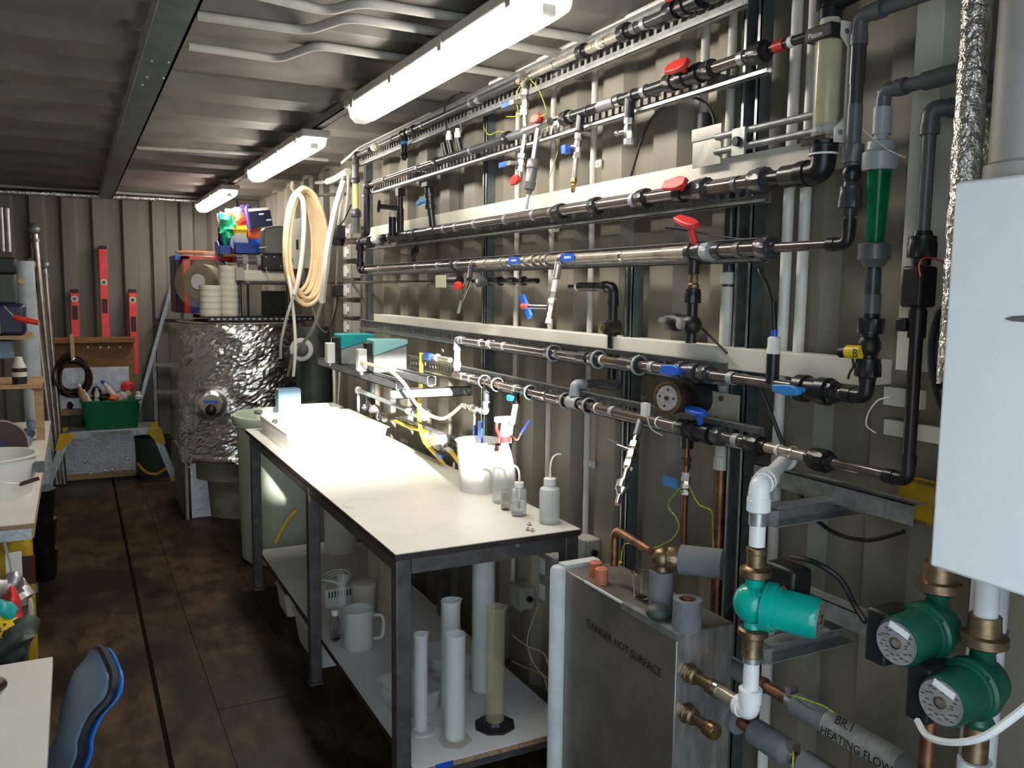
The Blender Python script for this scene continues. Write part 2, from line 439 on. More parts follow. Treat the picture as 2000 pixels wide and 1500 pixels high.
# ceiling, ribs running across
pr = corr(YR, YE, 0.54, 3.24, 0.05, 0.37)
m = MB(True)
for t, d in pr: m.v += [V((XL - 0.04, t, ZC - 0.05 + d)), V((XO, t, ZC - 0.05 + d))]
for i in range(len(pr) - 1): m.f.append([2 * i, 2 * i + 2, 2 * i + 3, 2 * i + 1])
o = m.build('ceiling', 'ceiling_paint', solid=0.004); struct(o, 'grey corrugated steel container roof seen from below', 'ceiling')
# beam along the ceiling: an inverted channel
b0, b1 = W(311, 0, z=2.39), W(397, 0, z=2.39)
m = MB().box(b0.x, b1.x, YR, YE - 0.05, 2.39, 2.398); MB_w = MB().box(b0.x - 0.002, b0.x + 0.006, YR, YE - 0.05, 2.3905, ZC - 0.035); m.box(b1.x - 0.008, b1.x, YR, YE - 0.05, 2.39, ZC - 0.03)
o = m.build('trim_1', 'beam_paint'); struct(o, 'dark green steel beam running along the ceiling', 'beam'); MB_w.build('web', 'ceiling_conduit', o)  # left web in a paler material, its lit look put into the colour
for px, py in ((295, 118), (328, 121), (286, 150), (318, 152), (277, 165)):
    p = W(px, py, z=2.39); MB().cyl(p - Z * 0.004, p + Z * 0.001, 0.006, n=8).build('bolt', 'galv', o)
# rear wall with the open doorway the daylight comes through
m = MB().box(0.93, XO, YR - 0.05, YR, 0, ZC); m.box(XL - 0.04, 0.93, YR - 0.05, YR, 2.35, ZC)
o = m.build('wall_rear', 'wall_paint'); struct(o, 'closed steel door leaf and header at the open container end', 'wall')
o = MB().box(-9, 9, -9, YR - 0.05, -0.25, -0.15).build('ground_outside', 'ground_grey'); struct(o, 'bare grey yard ground outside the container', 'ground')
o = MB().box(-7, 6, -3.1, -3.0, -0.15, 2.45).build('wall_sun_block', 'sun_block_pale'); struct(o, 'pale wall added unseen outside the door to cut the low sun', 'wall')  # added out of view; its top edge trims the sun beam
o = MB().box(-2.1, -0.36, -3.6, -3.1, -0.15, 3.7).build('tall_sun_block', 'sun_block_pale'); struct(o, 'pale shed added unseen behind the camera to keep sun off the aisle', 'blocker')  # added out of view to block sun from the far aisle
# foil-faced strip along the head of the end wall
p, q = W(0, 374, y=8.10), W(405, 393, y=8.10)
m = MB().tube([V((XL + 0.02, 8.12, p.z)), V((q.x, 8.12, q.z))], 0.024, 10)
tag(m.build('foil_pipe', 'foil_duct'), 'crinkled foil wrapped pipe along the top of the end wall', 'pipe')
p, q = W(0, 362, y=8.05), W(395, 386, y=8.05)
m = MB().tube([V((XL + 0.02, 8.06, p.z)), V((q.x, 8.06, q.z))], 0.011, 8)
tag(m.build('grey_conduit', 'ceiling_conduit'), 'thin grey conduit above the foil pipe on the end wall', 'conduit')
# ceiling lamp rail
r0 = W(402, 392, z=2.40); r1 = W(700, 196, z=2.40); rx = (r0.x + r1.x) / 2
m = MB().box(rx - 0.02, rx + 0.02, 1.2, 8.1, 2.395, 2.40); m.box(rx - 0.02, rx - 0.016, 1.2, 8.1, 2.395, 2.432); m.box(rx + 0.016, rx + 0.02, 1.2, 8.1, 2.395, 2.432)
rail = thing('lamp_rail', 'galvanised channel rail carrying the three ceiling lamps', 'rail', (rx, 4.6, 2.395)); m.build('channel', 'galv_dull', rail)
for y in (1.5, 2.6, 3.7, 4.8, 5.9, 7.0, 8.0):
    MB().cyl((rx, y, 2.43), (rx, y, 2.452), 0.005, n=8).build('hanger_rod', 'galv_dull', rail)
    MB().box(rx - 0.03, rx + 0.03, y - 0.02, y + 0.02, 2.446, 2.4505).build('hanger_plate', 'galv_dull', rail)

# ---------------------------------------------------------------- fluorescent lamps
def lamp(y0, y1, lx, zb, label):
    t = thing('ceiling_lamp', label, 'lamp', (lx, (y0 + y1) / 2, zb), 'fluorescent battens in one row')
    hw = 0.062
    def sec(y, k, top=False):
        return [V((lx + a * k, y, zb + b)) for a, b in ((-hw, 0.052), (-hw * 0.86, 0.018), (-hw * 0.45, 0.0), (hw * 0.45, 0.0), (hw * 0.86, 0.018), (hw, 0.052))]
    m = MB(); e = 0.085; secs = [sec(y0 + e, 1.0), sec(y0 + e + 0.01, 1.0), sec(y1 - e - 0.01, 1.0), sec(y1 - e, 1.0)]
    for s_ in secs: m.v += s_
    for i in range(3):
        for k in range(5): m.f.append([i * 6 + k, i * 6 + k + 1, i * 6 + 7 + k, i * 6 + 6 + k])
    m.f.append(list(range(6))); m.f.append(list(range(18, 24)))
    d = m.build('diffuser', 'diffuser', t)
    for ya, yb in ((y0, y0 + e), (y1, y1 - e)):
        m = MB(); m.v += sec(ya, 0.72) + sec(ya + (yb - ya) * 0.35, 0.94) + sec(yb, 1.0)
        for i in range(2):
            for k in range(5): m.f.append([i * 6 + k, i * 6 + k + 1, i * 6 + 7 + k, i * 6 + 6 + k])
        m.f.append(list(range(6)))
        m.build('end_lens', 'poly_frost', t)
    h = MB().box(lx - 0.066, lx + 0.066, y0 - 0.006, y1 + 0.006, zb + 0.052, zb + 0.086).build('housing', 'conduit', t, bev=0.006)
    n = 4
    for k in range(n):
        yy = y0 + 0.12 + (y1 - y0 - 0.24) * k / (n - 1)
        for s in (-1, 1): MB().box(lx + s * 0.067 - 0.004, lx + s * 0.067 + 0.004, yy - 0.014, yy + 0.014, zb + 0.035, zb + 0.07).build('clip', 'stainless', t)
    for yy in (y0 + 0.05, y1 - 0.05): MB().box(lx - 0.018, lx + 0.018, yy - 0.012, yy + 0.012, zb + 0.006, zb + 0.03).build('tube_holder', 'pvc_white', t)
    for yy in (y0 + 0.25, y1 - 0.25): MB().bar((lx, yy, zb + 0.086), (rx, yy, 2.395), 0.03, 0.004).build('bracket', 'galv_dull', t)
    return t
LZ = 2.30
lx = 1.035
lamp(1.80, 3.35, lx, LZ, 'brightly lit fluorescent ceiling lamp, largest and nearest of the three')
lamp(4.03, 5.53, lx, LZ, 'lit fluorescent ceiling lamp in the middle of the row of three')
lamp(6.48, 8.00, lx, LZ, 'lit fluorescent ceiling lamp farthest back, above the coloured bins')

# ---------------------------------------------------------------- bent conduits under the roof
def ceil_conduit(pts, label, r=0.011, drop=True):
    q = [W(a, b, z=2.434) for a, b in pts]
    if drop: q = q[:-1] + [V((1.53, q[-1].y, 2.434)), V((1.53, q[-1].y, 2.365))]
    P = fillet(q, 0.05)
    m = MB().tube(P, r, 10)
    tag(m.build('ceiling_conduit', 'ceiling_conduit'), label, 'conduit', 'bent conduits under the roof')
ceil_conduit([(385, 30), (600, 60), (680, 33), (905, 70), (1010, 92)], 'bent grey conduit under the roof, starting beside the beam, middle of three', 0.014)
ceil_conduit([(368, 90), (545, 115), (618, 88), (835, 121), (950, 140)], 'bent grey conduit under the roof, farthest back of three', 0.014)
ceil_conduit([(420, -30), (640, 22), (705, 3), (905, 36), (1090, 66)], 'bent grey conduit under the roof, nearest of three', 0.014)
ceil_conduit([(268, 288), (520, 301), (640, 312)], 'straight pale conduit crossing the roof beside the middle lamp', 0.012, False)
# ================================================================ the steel bench
BZ = 0.875
def at_z(px, py, z): return W(px, py, z=z)
c_fl, c_fr, c_bl = W(773, 1085, z=BZ), W(1130, 1031, z=BZ), W(480, 838, z=BZ)
bx0 = (c_fl.x + c_bl.x) / 2; bx1 = c_fr.x; by0 = (c_fl.y + c_fr.y) / 2; by1 = c_bl.y
bench = thing('steel_bench', 'long steel framed bench with pale laminate top and lower shelf', 'bench', ((bx0 + bx1) / 2, (by0 + by1) / 2, 0))
top = MB().box(bx0, bx1, by0, by1, BZ - 0.003, BZ).build('worktop', 'laminate', bench)
MB().box(bx0, bx1, by0, by1, BZ - 0.022, BZ - 0.003).build('worktop_edge', 'brown_edge', bench)
lw = 0.048
LY = [by0 + 0.004, W(590, 1340, z=0).y - 0.02, by1 - 0.15]
for y in LY:
    for x in (bx0 + 0.004, bx1 - lw - 0.004):
        l = MB().box(x, x + lw, y, y + lw, 0.012, BZ - 0.022).build('leg', 'bench_steel', bench, bev=0.003)
        MB().box(x - 0.004, x + lw + 0.004, y - 0.004, y + lw + 0.004, 0.0, 0.012).build('foot', 'bench_steel', l)
for x in (bx0 + 0.006, bx1 - 0.046): MB().box(x, x + 0.04, by0 + lw, by1 - 0.15, BZ - 0.062, BZ - 0.022).build('side_rail', 'bench_steel', bench)
er = MB().box(bx0 + lw + 0.004, bx1 - lw - 0.004, by0 + 0.004, by0 + 0.044, BZ - 0.068, BZ - 0.022).build('end_rail', 'bench_steel', bench)
p = W(1010, 1065, y=by0 + 0.003)
MB().cyl(p + Y * 0.002, p - Y * 0.006, 0.007, n=8).build('bolt', 'galv', er)
MB().box(bx0 + lw, bx1 - lw, by1 - 0.145, by1 - 0.105, BZ - 0.068, BZ - 0.022).build('end_rail', 'bench_steel', bench)
SZ = 0.20
sx0, sx1, sy0, sy1 = bx0 + 0.05, bx1 - 0.02, by0 - 0.02, by1 - 0.06
sh = MB().box(sx0, sx1, sy0, sy1, SZ - 0.003, SZ).build('lower_shelf', 'laminate_grey', bench)
MB().box(sx0, sx1, sy0, sy1, SZ - 0.020, SZ - 0.003).build('shelf_core', 'chipboard', sh)
MB().box(sx0 - 0.002, sx0, sy0, sy1, SZ - 0.020, SZ).build('shelf_edging', 'brown_edge', sh)
MB().box(bx0 + lw, bx1 - lw, by0 + 0.006, by0 + 0.042, SZ - 0.060, SZ - 0.020).build('shelf_rail', 'bench_steel', bench)
MB().box(bx1 - 0.043, bx1 - 0.010, by0 + lw, LY[2], SZ - 0.058, SZ - 0.021).build('shelf_rail', 'bench_steel', bench)
MB().box(sx0 + 0.07, sx0 + 0.13, sy0 - 0.0015, sy0, SZ - 0.02, SZ - 0.001).build('tape', 'blue', sh)
# round stain on the worktop: a thin ring
c = V((bx0 + .095, W(700, 985, z=BZ).y, BZ))
ring = [V((c.x + 0.075 * math.cos(t), c.y + 0.075 * math.sin(t), BZ + 0.0006)) for t in [2 * PI * k / 40 for k in range(3, 26)]]
m = MB()
m.tube(ring, 0.0012, 4); m.build('ring_mark', 'paper', top)

# ---- white tray on the bench
def tray(name, label, P, h, m_, wall=0.006):
    """P = 4 base corners (near-left, near-right, far-right, far-left)"""
    c = sum(P, V()) / 4; t = thing(name, label, 'tray', c)
    def ins(k, z): return [V((c.x + (p.x - c.x) * k, c.y + (p.y - c.y) * k, c.z + z)) for p in P]
    m = MB(); rings = [ins(0.93, 0), ins(0.985, h * 0.94), ins(1.02, h * 0.94), ins(1.02, h), ins(0.96, h), ins(0.905, 0.006)]
    for r in rings: m.v += r
    for i in range(5):
        for k in range(4): m.f.append([i * 4 + k, i * 4 + (k + 1) % 4, i * 4 + 4 + (k + 1) % 4, i * 4 + 4 + k])
    m.f.append([3, 2, 1, 0]); m.f.append([20, 21, 22, 23])
    m.build('tray_body', m_, t, bev=0.003)
    return t, ins
A, B_, C_, D = W(562, 882, z=BZ), W(755, 878, z=BZ), W(683, 838, z=BZ), W(508, 836, z=BZ)
nl = W(560, 880, z=BZ); nr = W(756, 876, z=BZ)
P = [nl, V((bx1 - 0.06, nl.y, BZ)), V((bx1 - 0.06, by1 - 0.02, BZ)), V((nl.x, by1 - 0.02, BZ))]
tr, ins = tray('plastic_tray', 'shallow white plastic tray at the far end of the bench', P, 0.085, 'poly_white')
for (px, py) in ((536, 826), (757, 842)):
    pass
g1 = ins(1.0, 0.07)[3]
b = MB(); b.ball(V((nl.x - 0.005, by1 - 0.05, BZ + 0.098)), 0.017, 10, (1.5, 1, 0.8)); tag(b.build('brush_head', 'grey_plastic'), 'small dark grey knob lying on the tray corner', 'knob')
b = MB(); b.ball(V((nl.x + 0.02, nl.y + 0.36, BZ + 0.088)), 0.014, 10, (1.2, 1, 1)); tag(b.build('grey_stopper', 'pvc_mid'), 'small grey stopper on the left rim of the white tray', 'stopper')

# ---- things on the worktop
def bucket(name, label, base, r0, r1, h, m_, grip=False):
    t = thing(name, label, 'bucket', base)
    MB().lathe(base, Z, [(r0 * 0.97, 0), (r0, 0.006), (r1, h - 0.008), (r1 * 1.06, h - 0.006), (r1 * 1.06, h), (r1 * 0.97, h), (r0 * 0.96, 0.008), (0.001, 0.008)], 32).build('bucket_body', m_, t)
    return t
p = W(933, 965, z=BZ)
pw = 0.088
b = bucket('white_bucket', 'white plastic bucket on the bench beside the spray bottle', p + V((0.03, 0.06, 0)), 0.072, 0.086, 0.20, 'poly_white')
bc = p + V((0.03, 0.06, 0))
MB().box(bc.x + 0.030, bc.x + 0.050, bc.y - 0.079, bc.y - 0.072, BZ + 0.165, BZ + 0.198).build('rim_label', 'cable_brown', b)
# trigger spray bottle
p = W(987, 985, z=BZ) + V((0.01, 0.03, 0))
t = thing('spray_bottle', 'trigger spray bottle with a red and white head, standing beside the bucket', 'spray bottle', p)
MB().lathe(p, Z, [(0.040, 0), (0.044, 0.006), (0.044, 0.07), (0.038, 0.13), (0.024, 0.19), (0.015, 0.215), (0.015, 0.228)], 24).build('bottle', 'poly_frost', t)
MB().lathe(p + Z * 0.226, Z, [(0.022, 0), (0.022, 0.018), (0.019, 0.021)], 20).build('collar', 'red_bright', t)
MB().lathe(p + Z * 0.246, Z, [(0.019, 0), (0.017, 0.03), (0.014, 0.045), (0.012, 0.058)], 16).build('spray_neck', 'poly_white', t)
hp = p + Z * 0.298
MB().box(hp.x - 0.040, hp.x + 0.022, hp.y - 0.010, hp.y + 0.012, hp.z, hp.z + 0.022).build('spray_head', 'poly_white', t, bev=0.004)
MB().tube(spline([hp + V((-0.030, 0, 0.012)), hp + V((-0.034, 0, -0.02)), hp + V((-0.022, 0, -0.05)), hp + V((-0.025, 0, -0.075))], 5), 0.006, 8).build('trigger', 'red_bright', t)
# wash bottles
def wash(name, label, p, r, h, spout, m_, fill):
    t = thing(name, label, 'wash bottle', p)
    b = MB().lathe(p, Z, [(r * 0.94, 0), (r, 0.006), (r, h * 0.80), (r * 0.93, h * 0.88), (r * 0.55, h * 0.95), (r * 0.5, h), (r * 0.44, h), (r * 0.49, h * 0.93), (r * 0.90, h * 0.86), (r * 0.95, h * 0.79), (r * 0.95, 0.008), (0.001, 0.008)], 28).build('bottle', m_, t)
    MB().lathe(p, Z, [(r * 0.93, 0.010), (r * 0.935, h * fill), (0.001, h * fill)], 24).build('liquid', 'water', b)
    c = MB().lathe(p + Z * (h - 0.004), Z, [(r * 0.60, 0), (r * 0.60, h * 0.16), (r * 0.54, h * 0.17), (0.001, h * 0.17)], 24).build('cap', 'poly_white', t)
    q = p + Z * (h * 1.16)
    L = r * 1.9
    MB().tube(spline([q - Z * h * 0.9, q - Z * 0.01, q + Z * L * 0.55 + spout * 0.001, q + Z * L * 0.98 + spout * 0.010, q + Z * L * 1.12 + spout * 0.028, q + Z * L * 1.10 + spout * 0.042], 5), [0.0045] * 8 + [0.0035] * 18, 8).build('spout', 'poly_white', t)
    return t
wash('wash_bottle', 'small half full wash bottle with bent white spout in front of the spray bottle', W(1016, 1010, z=BZ) + V((0.005, 0.02, 0)), 0.027, 0.105, V((-1, 0.2, 0)), 'poly_clear', 0.48)
wash('wash_bottle', 'larger frosted wash bottle with bent spout at the bench corner', W(1079, 1026, z=BZ) + V((0.005, 0.03, 0)), 0.035, 0.135, V((1, 0.1, 0)), 'poly_frost', 0.4)
p = W(988, 995, z=BZ)
m = MB().lathe(p, Z, [(0.016, 0), (0.018, 0.004), (0.021, 0.066), (0.0225, 0.068), (0.020, 0.068), (0.0165, 0.006), (0.001, 0.006)], 24)
tag(m.build('plastic_cup', 'glass'), 'tiny clear measuring cup beside the small wash bottle', 'cup')
for i, (px, py) in enumerate(((1034, 1026), (1040, 1038), (1031, 1036))):
    p = W(px, py, z=BZ)
    m = MB().lathe(p, Z, [(0.007, 0), (0.008, 0.004), (0.004, 0.008), (0.003, 0.010)], 12)
    tag(m.build('glass_stopper', 'glass'), 'tiny clear droplet-shaped stopper lying in front of the frosted wash bottle', 'stopper', 'clear stoppers on the bench corner')

# ---- things on the lower shelf
def cylinder(label, p, r, h, m_, foot, foot_m, spout=True, n=28, hexa=6, name='measuring_cylinder'):
    t = thing(name, label, 'measuring cylinder', p)
    b = MB(); wl = 0.003
    base = len(b.v)
    b.lathe(p + Z * 0.012, Z, [(r, 0), (r, h - 0.012 - r * 0.5), (r * 1.05, h - 0.014), (r * 1.0, h - 0.012), (r - wl, h - 0.014 - r * 0.5), (r - wl, 0.006), (0.001, 0.006)], n)
    if spout:
        for i in range(base, len(b.v)):
            q = b.v[i] - p
            if q.z > h - r * 0.45 and math.hypot(q.x, q.y) > r * 0.5:
                a = math.atan2(q.y, q.x + 1e-9); d = abs(((a - spout + PI) % (2 * PI)) - PI)
                if d < 0.5: b.v[i] = p + V((q.x * (1 + 0.32 * (1 - d / 0.5)), q.y * (1 + 0.32 * (1 - d / 0.5)), q.z))
    b.build('cylinder_body', m_, t)
    if foot: MB().lathe(p, Z, [(foot, 0), (foot, 0.006), (r * 1.25, 0.012), (r * 1.05, 0.022)], hexa).build('foot', foot_m, t)
    return t
def SP(px, py): return W(px, py, z=SZ)
cylinder('narrow tall white measuring cylinder on the lower shelf behind the bench leg', SP(828, 1436) + V((0.0, 0.03, 0)), 0.0235, 0.335, 'poly_frost', 0.047, 'poly_frost', spout=0.2, hexa=28)
cylinder('wide frosted measuring cylinder with stained yellow foot, front of the lower shelf', SP(893, 1452) + V((0.0, 0.02, 0)), 0.033, 0.36, 'poly_frost', 0.056, 'amber_clear', spout=False)
cylinder('cream measuring cylinder with a pouring lip standing behind the frosted one', SP(884, 1395) + V((0.0, 0.02, 0)), 0.033, 0.40, 'poly_frost', 0.055, 'poly_frost', spout=0.1)
cylinder('tall pale blue-grey cylinder reaching the underside of the bench top', SP(940, 1360) + V((0.02, 0.03, 0)), 0.041, 0.60, 'poly_frost', 0.0, 'poly_frost', spout=False, name='standpipe_cylinder')
cylinder('brownish clear measuring cylinder on a black octagonal foot', SP(974, 1425) + V((0.0, 0.03, 0)), 0.032, 0.415, 'amber_clear', 0.070, 'black', spout=-0.3, hexa=8)
def beaker(label, p, r, h, m_, spout=None, name='beaker', rim=True):
    t = thing(name, label, 'beaker', p)
    b = MB().lathe(p, Z, [(r * 0.93, 0), (r, 0.01), (r * 1.02, h - 0.004), (r * 1.07, h), (r * 1.0, h), (r * 0.97, 0.012), (0.001, 0.010)], 32)
    if spout is not None:
        for i, v in enumerate(b.v):
            q = v - p
            if q.z > h * 0.9:
                a = math.atan2(q.y, q.x + 1e-9); d = abs(((a - spout + PI) % (2 * PI)) - PI)
                if d < 0.4: b.v[i] = p + V((q.x * (1 + 0.25 * (1 - d / 0.4)), q.y * (1 + 0.25 * (1 - d / 0.4)), q.z))
    b.build('beaker_body', m_, t)
    return t
pj = SP(703, 1275) + V((0.01, 0.05, 0))
t = beaker('translucent plastic jug with a handle on the lower shelf', pj, 0.058, 0.165, 'poly_frost', spout=2.6, name='plastic_jug')
MB().tube(spline([pj + V((0.055, -0.03, 0.14)), pj + V((0.085, -0.045, 0.135)), pj + V((0.090, -0.048, 0.09)), pj + V((0.082, -0.044, 0.05)), pj + V((0.055, -0.03, 0.04))], 5), 0.007, 8).build('handle', 'poly_frost', t)
cylinder('slim frosted measuring cylinder behind the plastic jug', SP(676, 1250) + V((0, 0.06, 0)), 0.020, 0.26, 'poly_clear', 0.04, 'poly_clear', spout=False)
p = SP(655, 1250)
t = thing('glass_bottle', 'small clear glass bottle with white cap on the lower shelf', 'bottle', p)
MB().lathe(p, Z, [(0.020, 0), (0.022, 0.005), (0.022, 0.075), (0.012, 0.105), (0.0115, 0.115), (0.0095, 0.115), (0.010, 0.10), (0.020, 0.073), (0.020, 0.006), (0.001, 0.006)], 20).build('bottle', 'glass', t)
MB().lathe(p + Z * 0.108, Z, [(0.015, 0), (0.015, 0.020), (0.013, 0.023)], 18).build('cap', 'poly_white', t)
cylinder('big amber clear cylinder standing behind the near bench leg', SP(742, 1240) + V((0.09, 0.10, 0)), 0.062, 0.47, 'amber_clear', 0, 'amber_clear', spout=False, name='clear_cylinder')
cylinder('second amber clear cylinder, taller, behind the other amber one', SP(742, 1240) + V((0.11, 0.32, 0)), 0.058, 0.50, 'amber_clear', 0, 'amber_clear', spout=False, name='clear_cylinder')
# container with bits
def tub(label, c, sx, sy, h, m_, name='food_tub', cat='tub'):
    t = thing(name, label, cat, c); n = 6
    def rr(k, z, e=0.0):
        out = []
        for cx_, cy_, a0 in ((1, 1, 0), (-1, 1, 90), (-1, -1, 180), (1, -1, 270)):
            for j in range(n + 1):
                a = math.radians(a0 + 90 * j / n); r = 0.25 * min(sx, sy)
                out.append(V((c.x + (cx_ * (sx - r) + r * math.cos(a)) * k + e * math.cos(a), c.y + (cy_ * (sy - r) + r * math.sin(a)) * k + e * math.sin(a), c.z + z)))
        return out
    rings = [rr(0.86, 0), rr(0.98, h * 0.95), rr(1.0, h * 0.95, 0.006), rr(1.0, h, 0.006), rr(0.95, h), rr(0.84, 0.004)]
    m = MB(); N = len(rings[0])
    for r in rings: m.v += r
    for i in range(5):
        for k in range(N): m.f.append([i * N + k, i * N + (k + 1) % N, (i + 1) * N + (k + 1) % N, (i + 1) * N + k])
    m.f.append(list(range(N))[::-1]); m.f.append([5 * N + k for k in range(N)])
    m.build('tub_body', m_, t)
    return t
c = SP(790, 1400) + V((0.04, 0.06, 0))
tub('clear plastic food tub on the lower shelf behind the bench leg', c, 0.085, 0.10, 0.085, 'poly_clear')
tub('shallow translucent tub with a lid at the back of the lower shelf', SP(840, 1350) + V((0.12, 0.10, 0)), 0.10, 0.08, 0.10, 'poly_clear')
# round cream sieve pot, balance and white container
p = SP(705, 1220) + V((0.06, 0.14, 0))
t = thing('cream_pot', 'squat cream pot with a screw lid behind the plastic jug', 'pot', p)
MB().lathe(p, Z, [(0.05, 0), (0.055, 0.01), (0.055, 0.12)], 28).build('pot_body', 'sieve_cream', t)
MB().lathe(p + Z * 0.12, Z, [(0.060, 0), (0.060, 0.02), (0.05, 0.026), (0.001, 0.026)], 28).build('lid', 'sieve_cream', t)
p = SP(640, 1190) + V((0.06, 0.10, 0))
t = thing('vented_adaptor', 'white vented power box with a coiled cable on the lower shelf', 'power box', p)
MB().box(p.x - 0.07, p.x + 0.07, p.y - 0.10, p.y + 0.10, p.z, p.z + 0.09).build('case', 'poly_white', t, bev=0.006)
for k in range(8):
    MB().box(p.x - 0.055 + k * 0.014, p.x - 0.049 + k * 0.014, p.y - 0.1005, p.y - 0.099, p.z + 0.05, p.z + 0.08).build('vent_slot', 'black', t)
for k in range(3):
    pts = [p + V(((0.055 + 0.012 * k) * math.cos(a), (0.05 + 0.014 * k) * math.sin(a), 0.097 + 0.008 * k + 0.01 * math.sin(2 * a))) for a in [2 * PI * j / 24 for j in range(24)]]
    MB().tube(pts, 0.0035, 6, closed=True).build('cable_coil', 'pvc_pure', t)
MB().box(p.x + 0.03, p.x + 0.055, p.y - 0.05, p.y - 0.015, p.z + 0.09, p.z + 0.13).build('plug', 'pvc_pure', t, bev=0.004)
p = SP(640, 1090) + V((0.10, 0.10, 0))
m = MB().lathe(p, Z, [(0.082, 0), (0.088, 0.01), (0.094, 0.40), (0.088, 0.46), (0.088, 0.50), (0.080, 0.50), (0.082, 0.42), (0.080, 0.012), (0.001, 0.012)], 32)
tag(m.build('frosted_carboy', 'poly_white'), 'tall frosted cream container behind the middle bench legs', 'container')
# white storage boxes under the shelf
p = W(590, 1190, z=0.02)
tub('long white plastic box on the floor under the bench shelf', V((bx0 + 0.20, 3.72, 0.0)), 0.15, 0.22, 0.155, 'poly_white', 'storage_box', 'box')
tub('small white plastic box on the floor, by the far bench leg', V((bx0 + 0.17, 4.28, 0.0)), 0.10, 0.12, 0.12, 'poly_white', 'storage_box', 'box')
# ================================================================ pipe helpers
def seg(t, p, q, r, m, name='pipe', n=14): return MB().cyl(p, q, r, n=n).build(name, m, t)
def bend(t, pts, r, m, rad=0.03, name='pipe', n=12): return MB().tube(fillet(pts, rad), r, n).build(name, m, t)
def elbow(t, a, b, c, r, m, L=0.045, name='elbow'):
    b = V(b); da, dc = (V(a) - b).normalized(), (V(c) - b).normalized()
    MB().tube(fillet([b + da * L, b, b + dc * L], L * 0.9, 6), r, 14).build(name, m, t)
    mm = MB(); mm.cyl(b + da * L * 0.75, b + da * L * 1.25, r * 1.12); mm.cyl(b + dc * L * 0.75, b + dc * L * 1.25, r * 1.12); mm.build('socket', m, t)
def union(t, p, a, R, L, m, name='union', flip=1):
    a = V(a).normalized() * flip; R = R * (.88 if RS > .7 else 1.08)
    o = MB().lathe(V(p), a, [(R * .6, -L * .5), (R * .66, -L * .30), (R * .70, -L * .28), (R, -L * .26), (R, L * .16), (R * .93, L * .19), (R * .93, L * .34), (R * .66, L * .36), (R * .6, L * .5)], 28, fl=(3, 4)).build(name, m, t)
    return o
def ring(t, p, a, r, w, m, name='clip'):
    a = V(a).normalized()
    return MB().lathe(V(p) - a * w / 2, a, [(r * .99, 0), (r * 1.13, 0), (r * 1.13, w), (r * .99, w)], 16, closed=False).build(name, m, t)
def saddle(t, p, a, r, m='galv'):
    """pipe clip: band round the pipe with a foot reaching back to the tray"""
    o = ring(t, p, a, r * 1.05, 0.018, m)
    MB().box(p.x + r * 0.9, p.x + r + 0.026, p.y - 0.009, p.y + 0.009, p.z - r * 0.5, p.z + r * 0.5).build('clip_foot', m, o)
    return o
def lever(t, p, out, along, L, m, wd=0.022, th=0.014, stem=0.03, name='handle'):
    """valve lever: stem from p along out, then a tapered bar along `along`"""
    out, along = V(out).normalized(), V(along).normalized(); c = V(p) + out * stem
    mm = MB().cyl(p, c, wd * 0.42, n=10); side = out.cross(along)
    M4 = Matrix((along, side, out)).transposed().to_4x4(); M4.translation = c
    mm.prism([(-L * .38, -wd * .36), (-L * .1, -wd * .6), (L * .1, -wd * .6), (L * .62, -wd * .42), (L * .62, wd * .42), (L * .1, wd * .6), (-L * .1, wd * .6), (-L * .38, wd * .36)], th, M4)
    return mm.build(name, m, t, bev=0.003)
def valve(t, p, a, R, L, m, hm, out, along, hl=0.06, name='ball_valve', hw=0.022, stem=None):
    a = V(a).normalized(); p = V(p)
    o = MB().lathe(p, a, [(R * .62, -L * .5), (R, -L * .48), (R, -L * .22), (R * .82, -L * .2), (R * .86, 0), (R * .82, L * .2), (R, L * .22), (R, L * .48), (R * .62, L * .5)], 18).build(name, m, t)
    lever(o, p + V(out).normalized() * R * 0.6, out, along, hl, hm, wd=hw, stem=R * 0.75 if stem is None else stem)
    return o
def chrome_valve(t, p, a, r, L, m='chrome', lev=None, lev_m='blue', arm=None):
    """hex-ended metal ball valve; lev = lever direction"""
    a = V(a).normalized(); p = V(p)
    o = MB().lathe(p, a, [(r * 1.25, -L * .5), (r * 1.25, -L * .28), (r * .95, -L * .26), (r * 1.2, -L * .1), (r * 1.2, L * .1), (r * .95, L * .26), (r * 1.25, L * .28), (r * 1.25, L * .5)], 6).build('metal_valve', m, t)
    if lev is not None:
        d = V(lev).normalized(); MB().cyl(p, p + d * r * 2.4, r * .55, n=8).build('stem', 'stainless', o)
        if arm is not None:
            al = V(arm).normalized(); q = p + d * r * 2.4
            mm = MB(); mm.bar(q, q + al * 0.03, 0.014, 0.004, up=d); mm.build('lever', 'stainless', o)
            mm = MB(); mm.bar(q + al * 0.028, q + al * 0.085, 0.018, 0.008, up=d); mm.build('lever_grip', lev_m, o, bev=0.002)
    return o
class Run:
    def __init__(s, label, x, z, pl, prr, name='pipe_run'):
        s.x, s.z = x, z; s.yl, s.yr = yat(pl, x, z), yat(prr, x, z)
        s.t = thing(name, label, 'pipe', (x, (s.yl + s.yr) / 2, z - 0.04))
    def at(s, px): return V((s.x, yat(px, s.x, s.z), s.z))
    def p(s, a, b, r, m, name='pipe'): return seg(s.t, s.at(a), s.at(b), r, m, name)
    def u(s, px, R=0.034, L=0.06, m='pvc_black', flip=1): return union(s.t, s.at(px), Y, R, L, m, flip=flip)
    def c(s, px, r=0.018, m='galv'): return saddle(s.t, s.at(px), Y, r, m)
    def r(s, px, r=0.018, w=0.012, m='pvc_white', name='band'): return ring(s.t, s.at(px), Y, r, w, m, name)
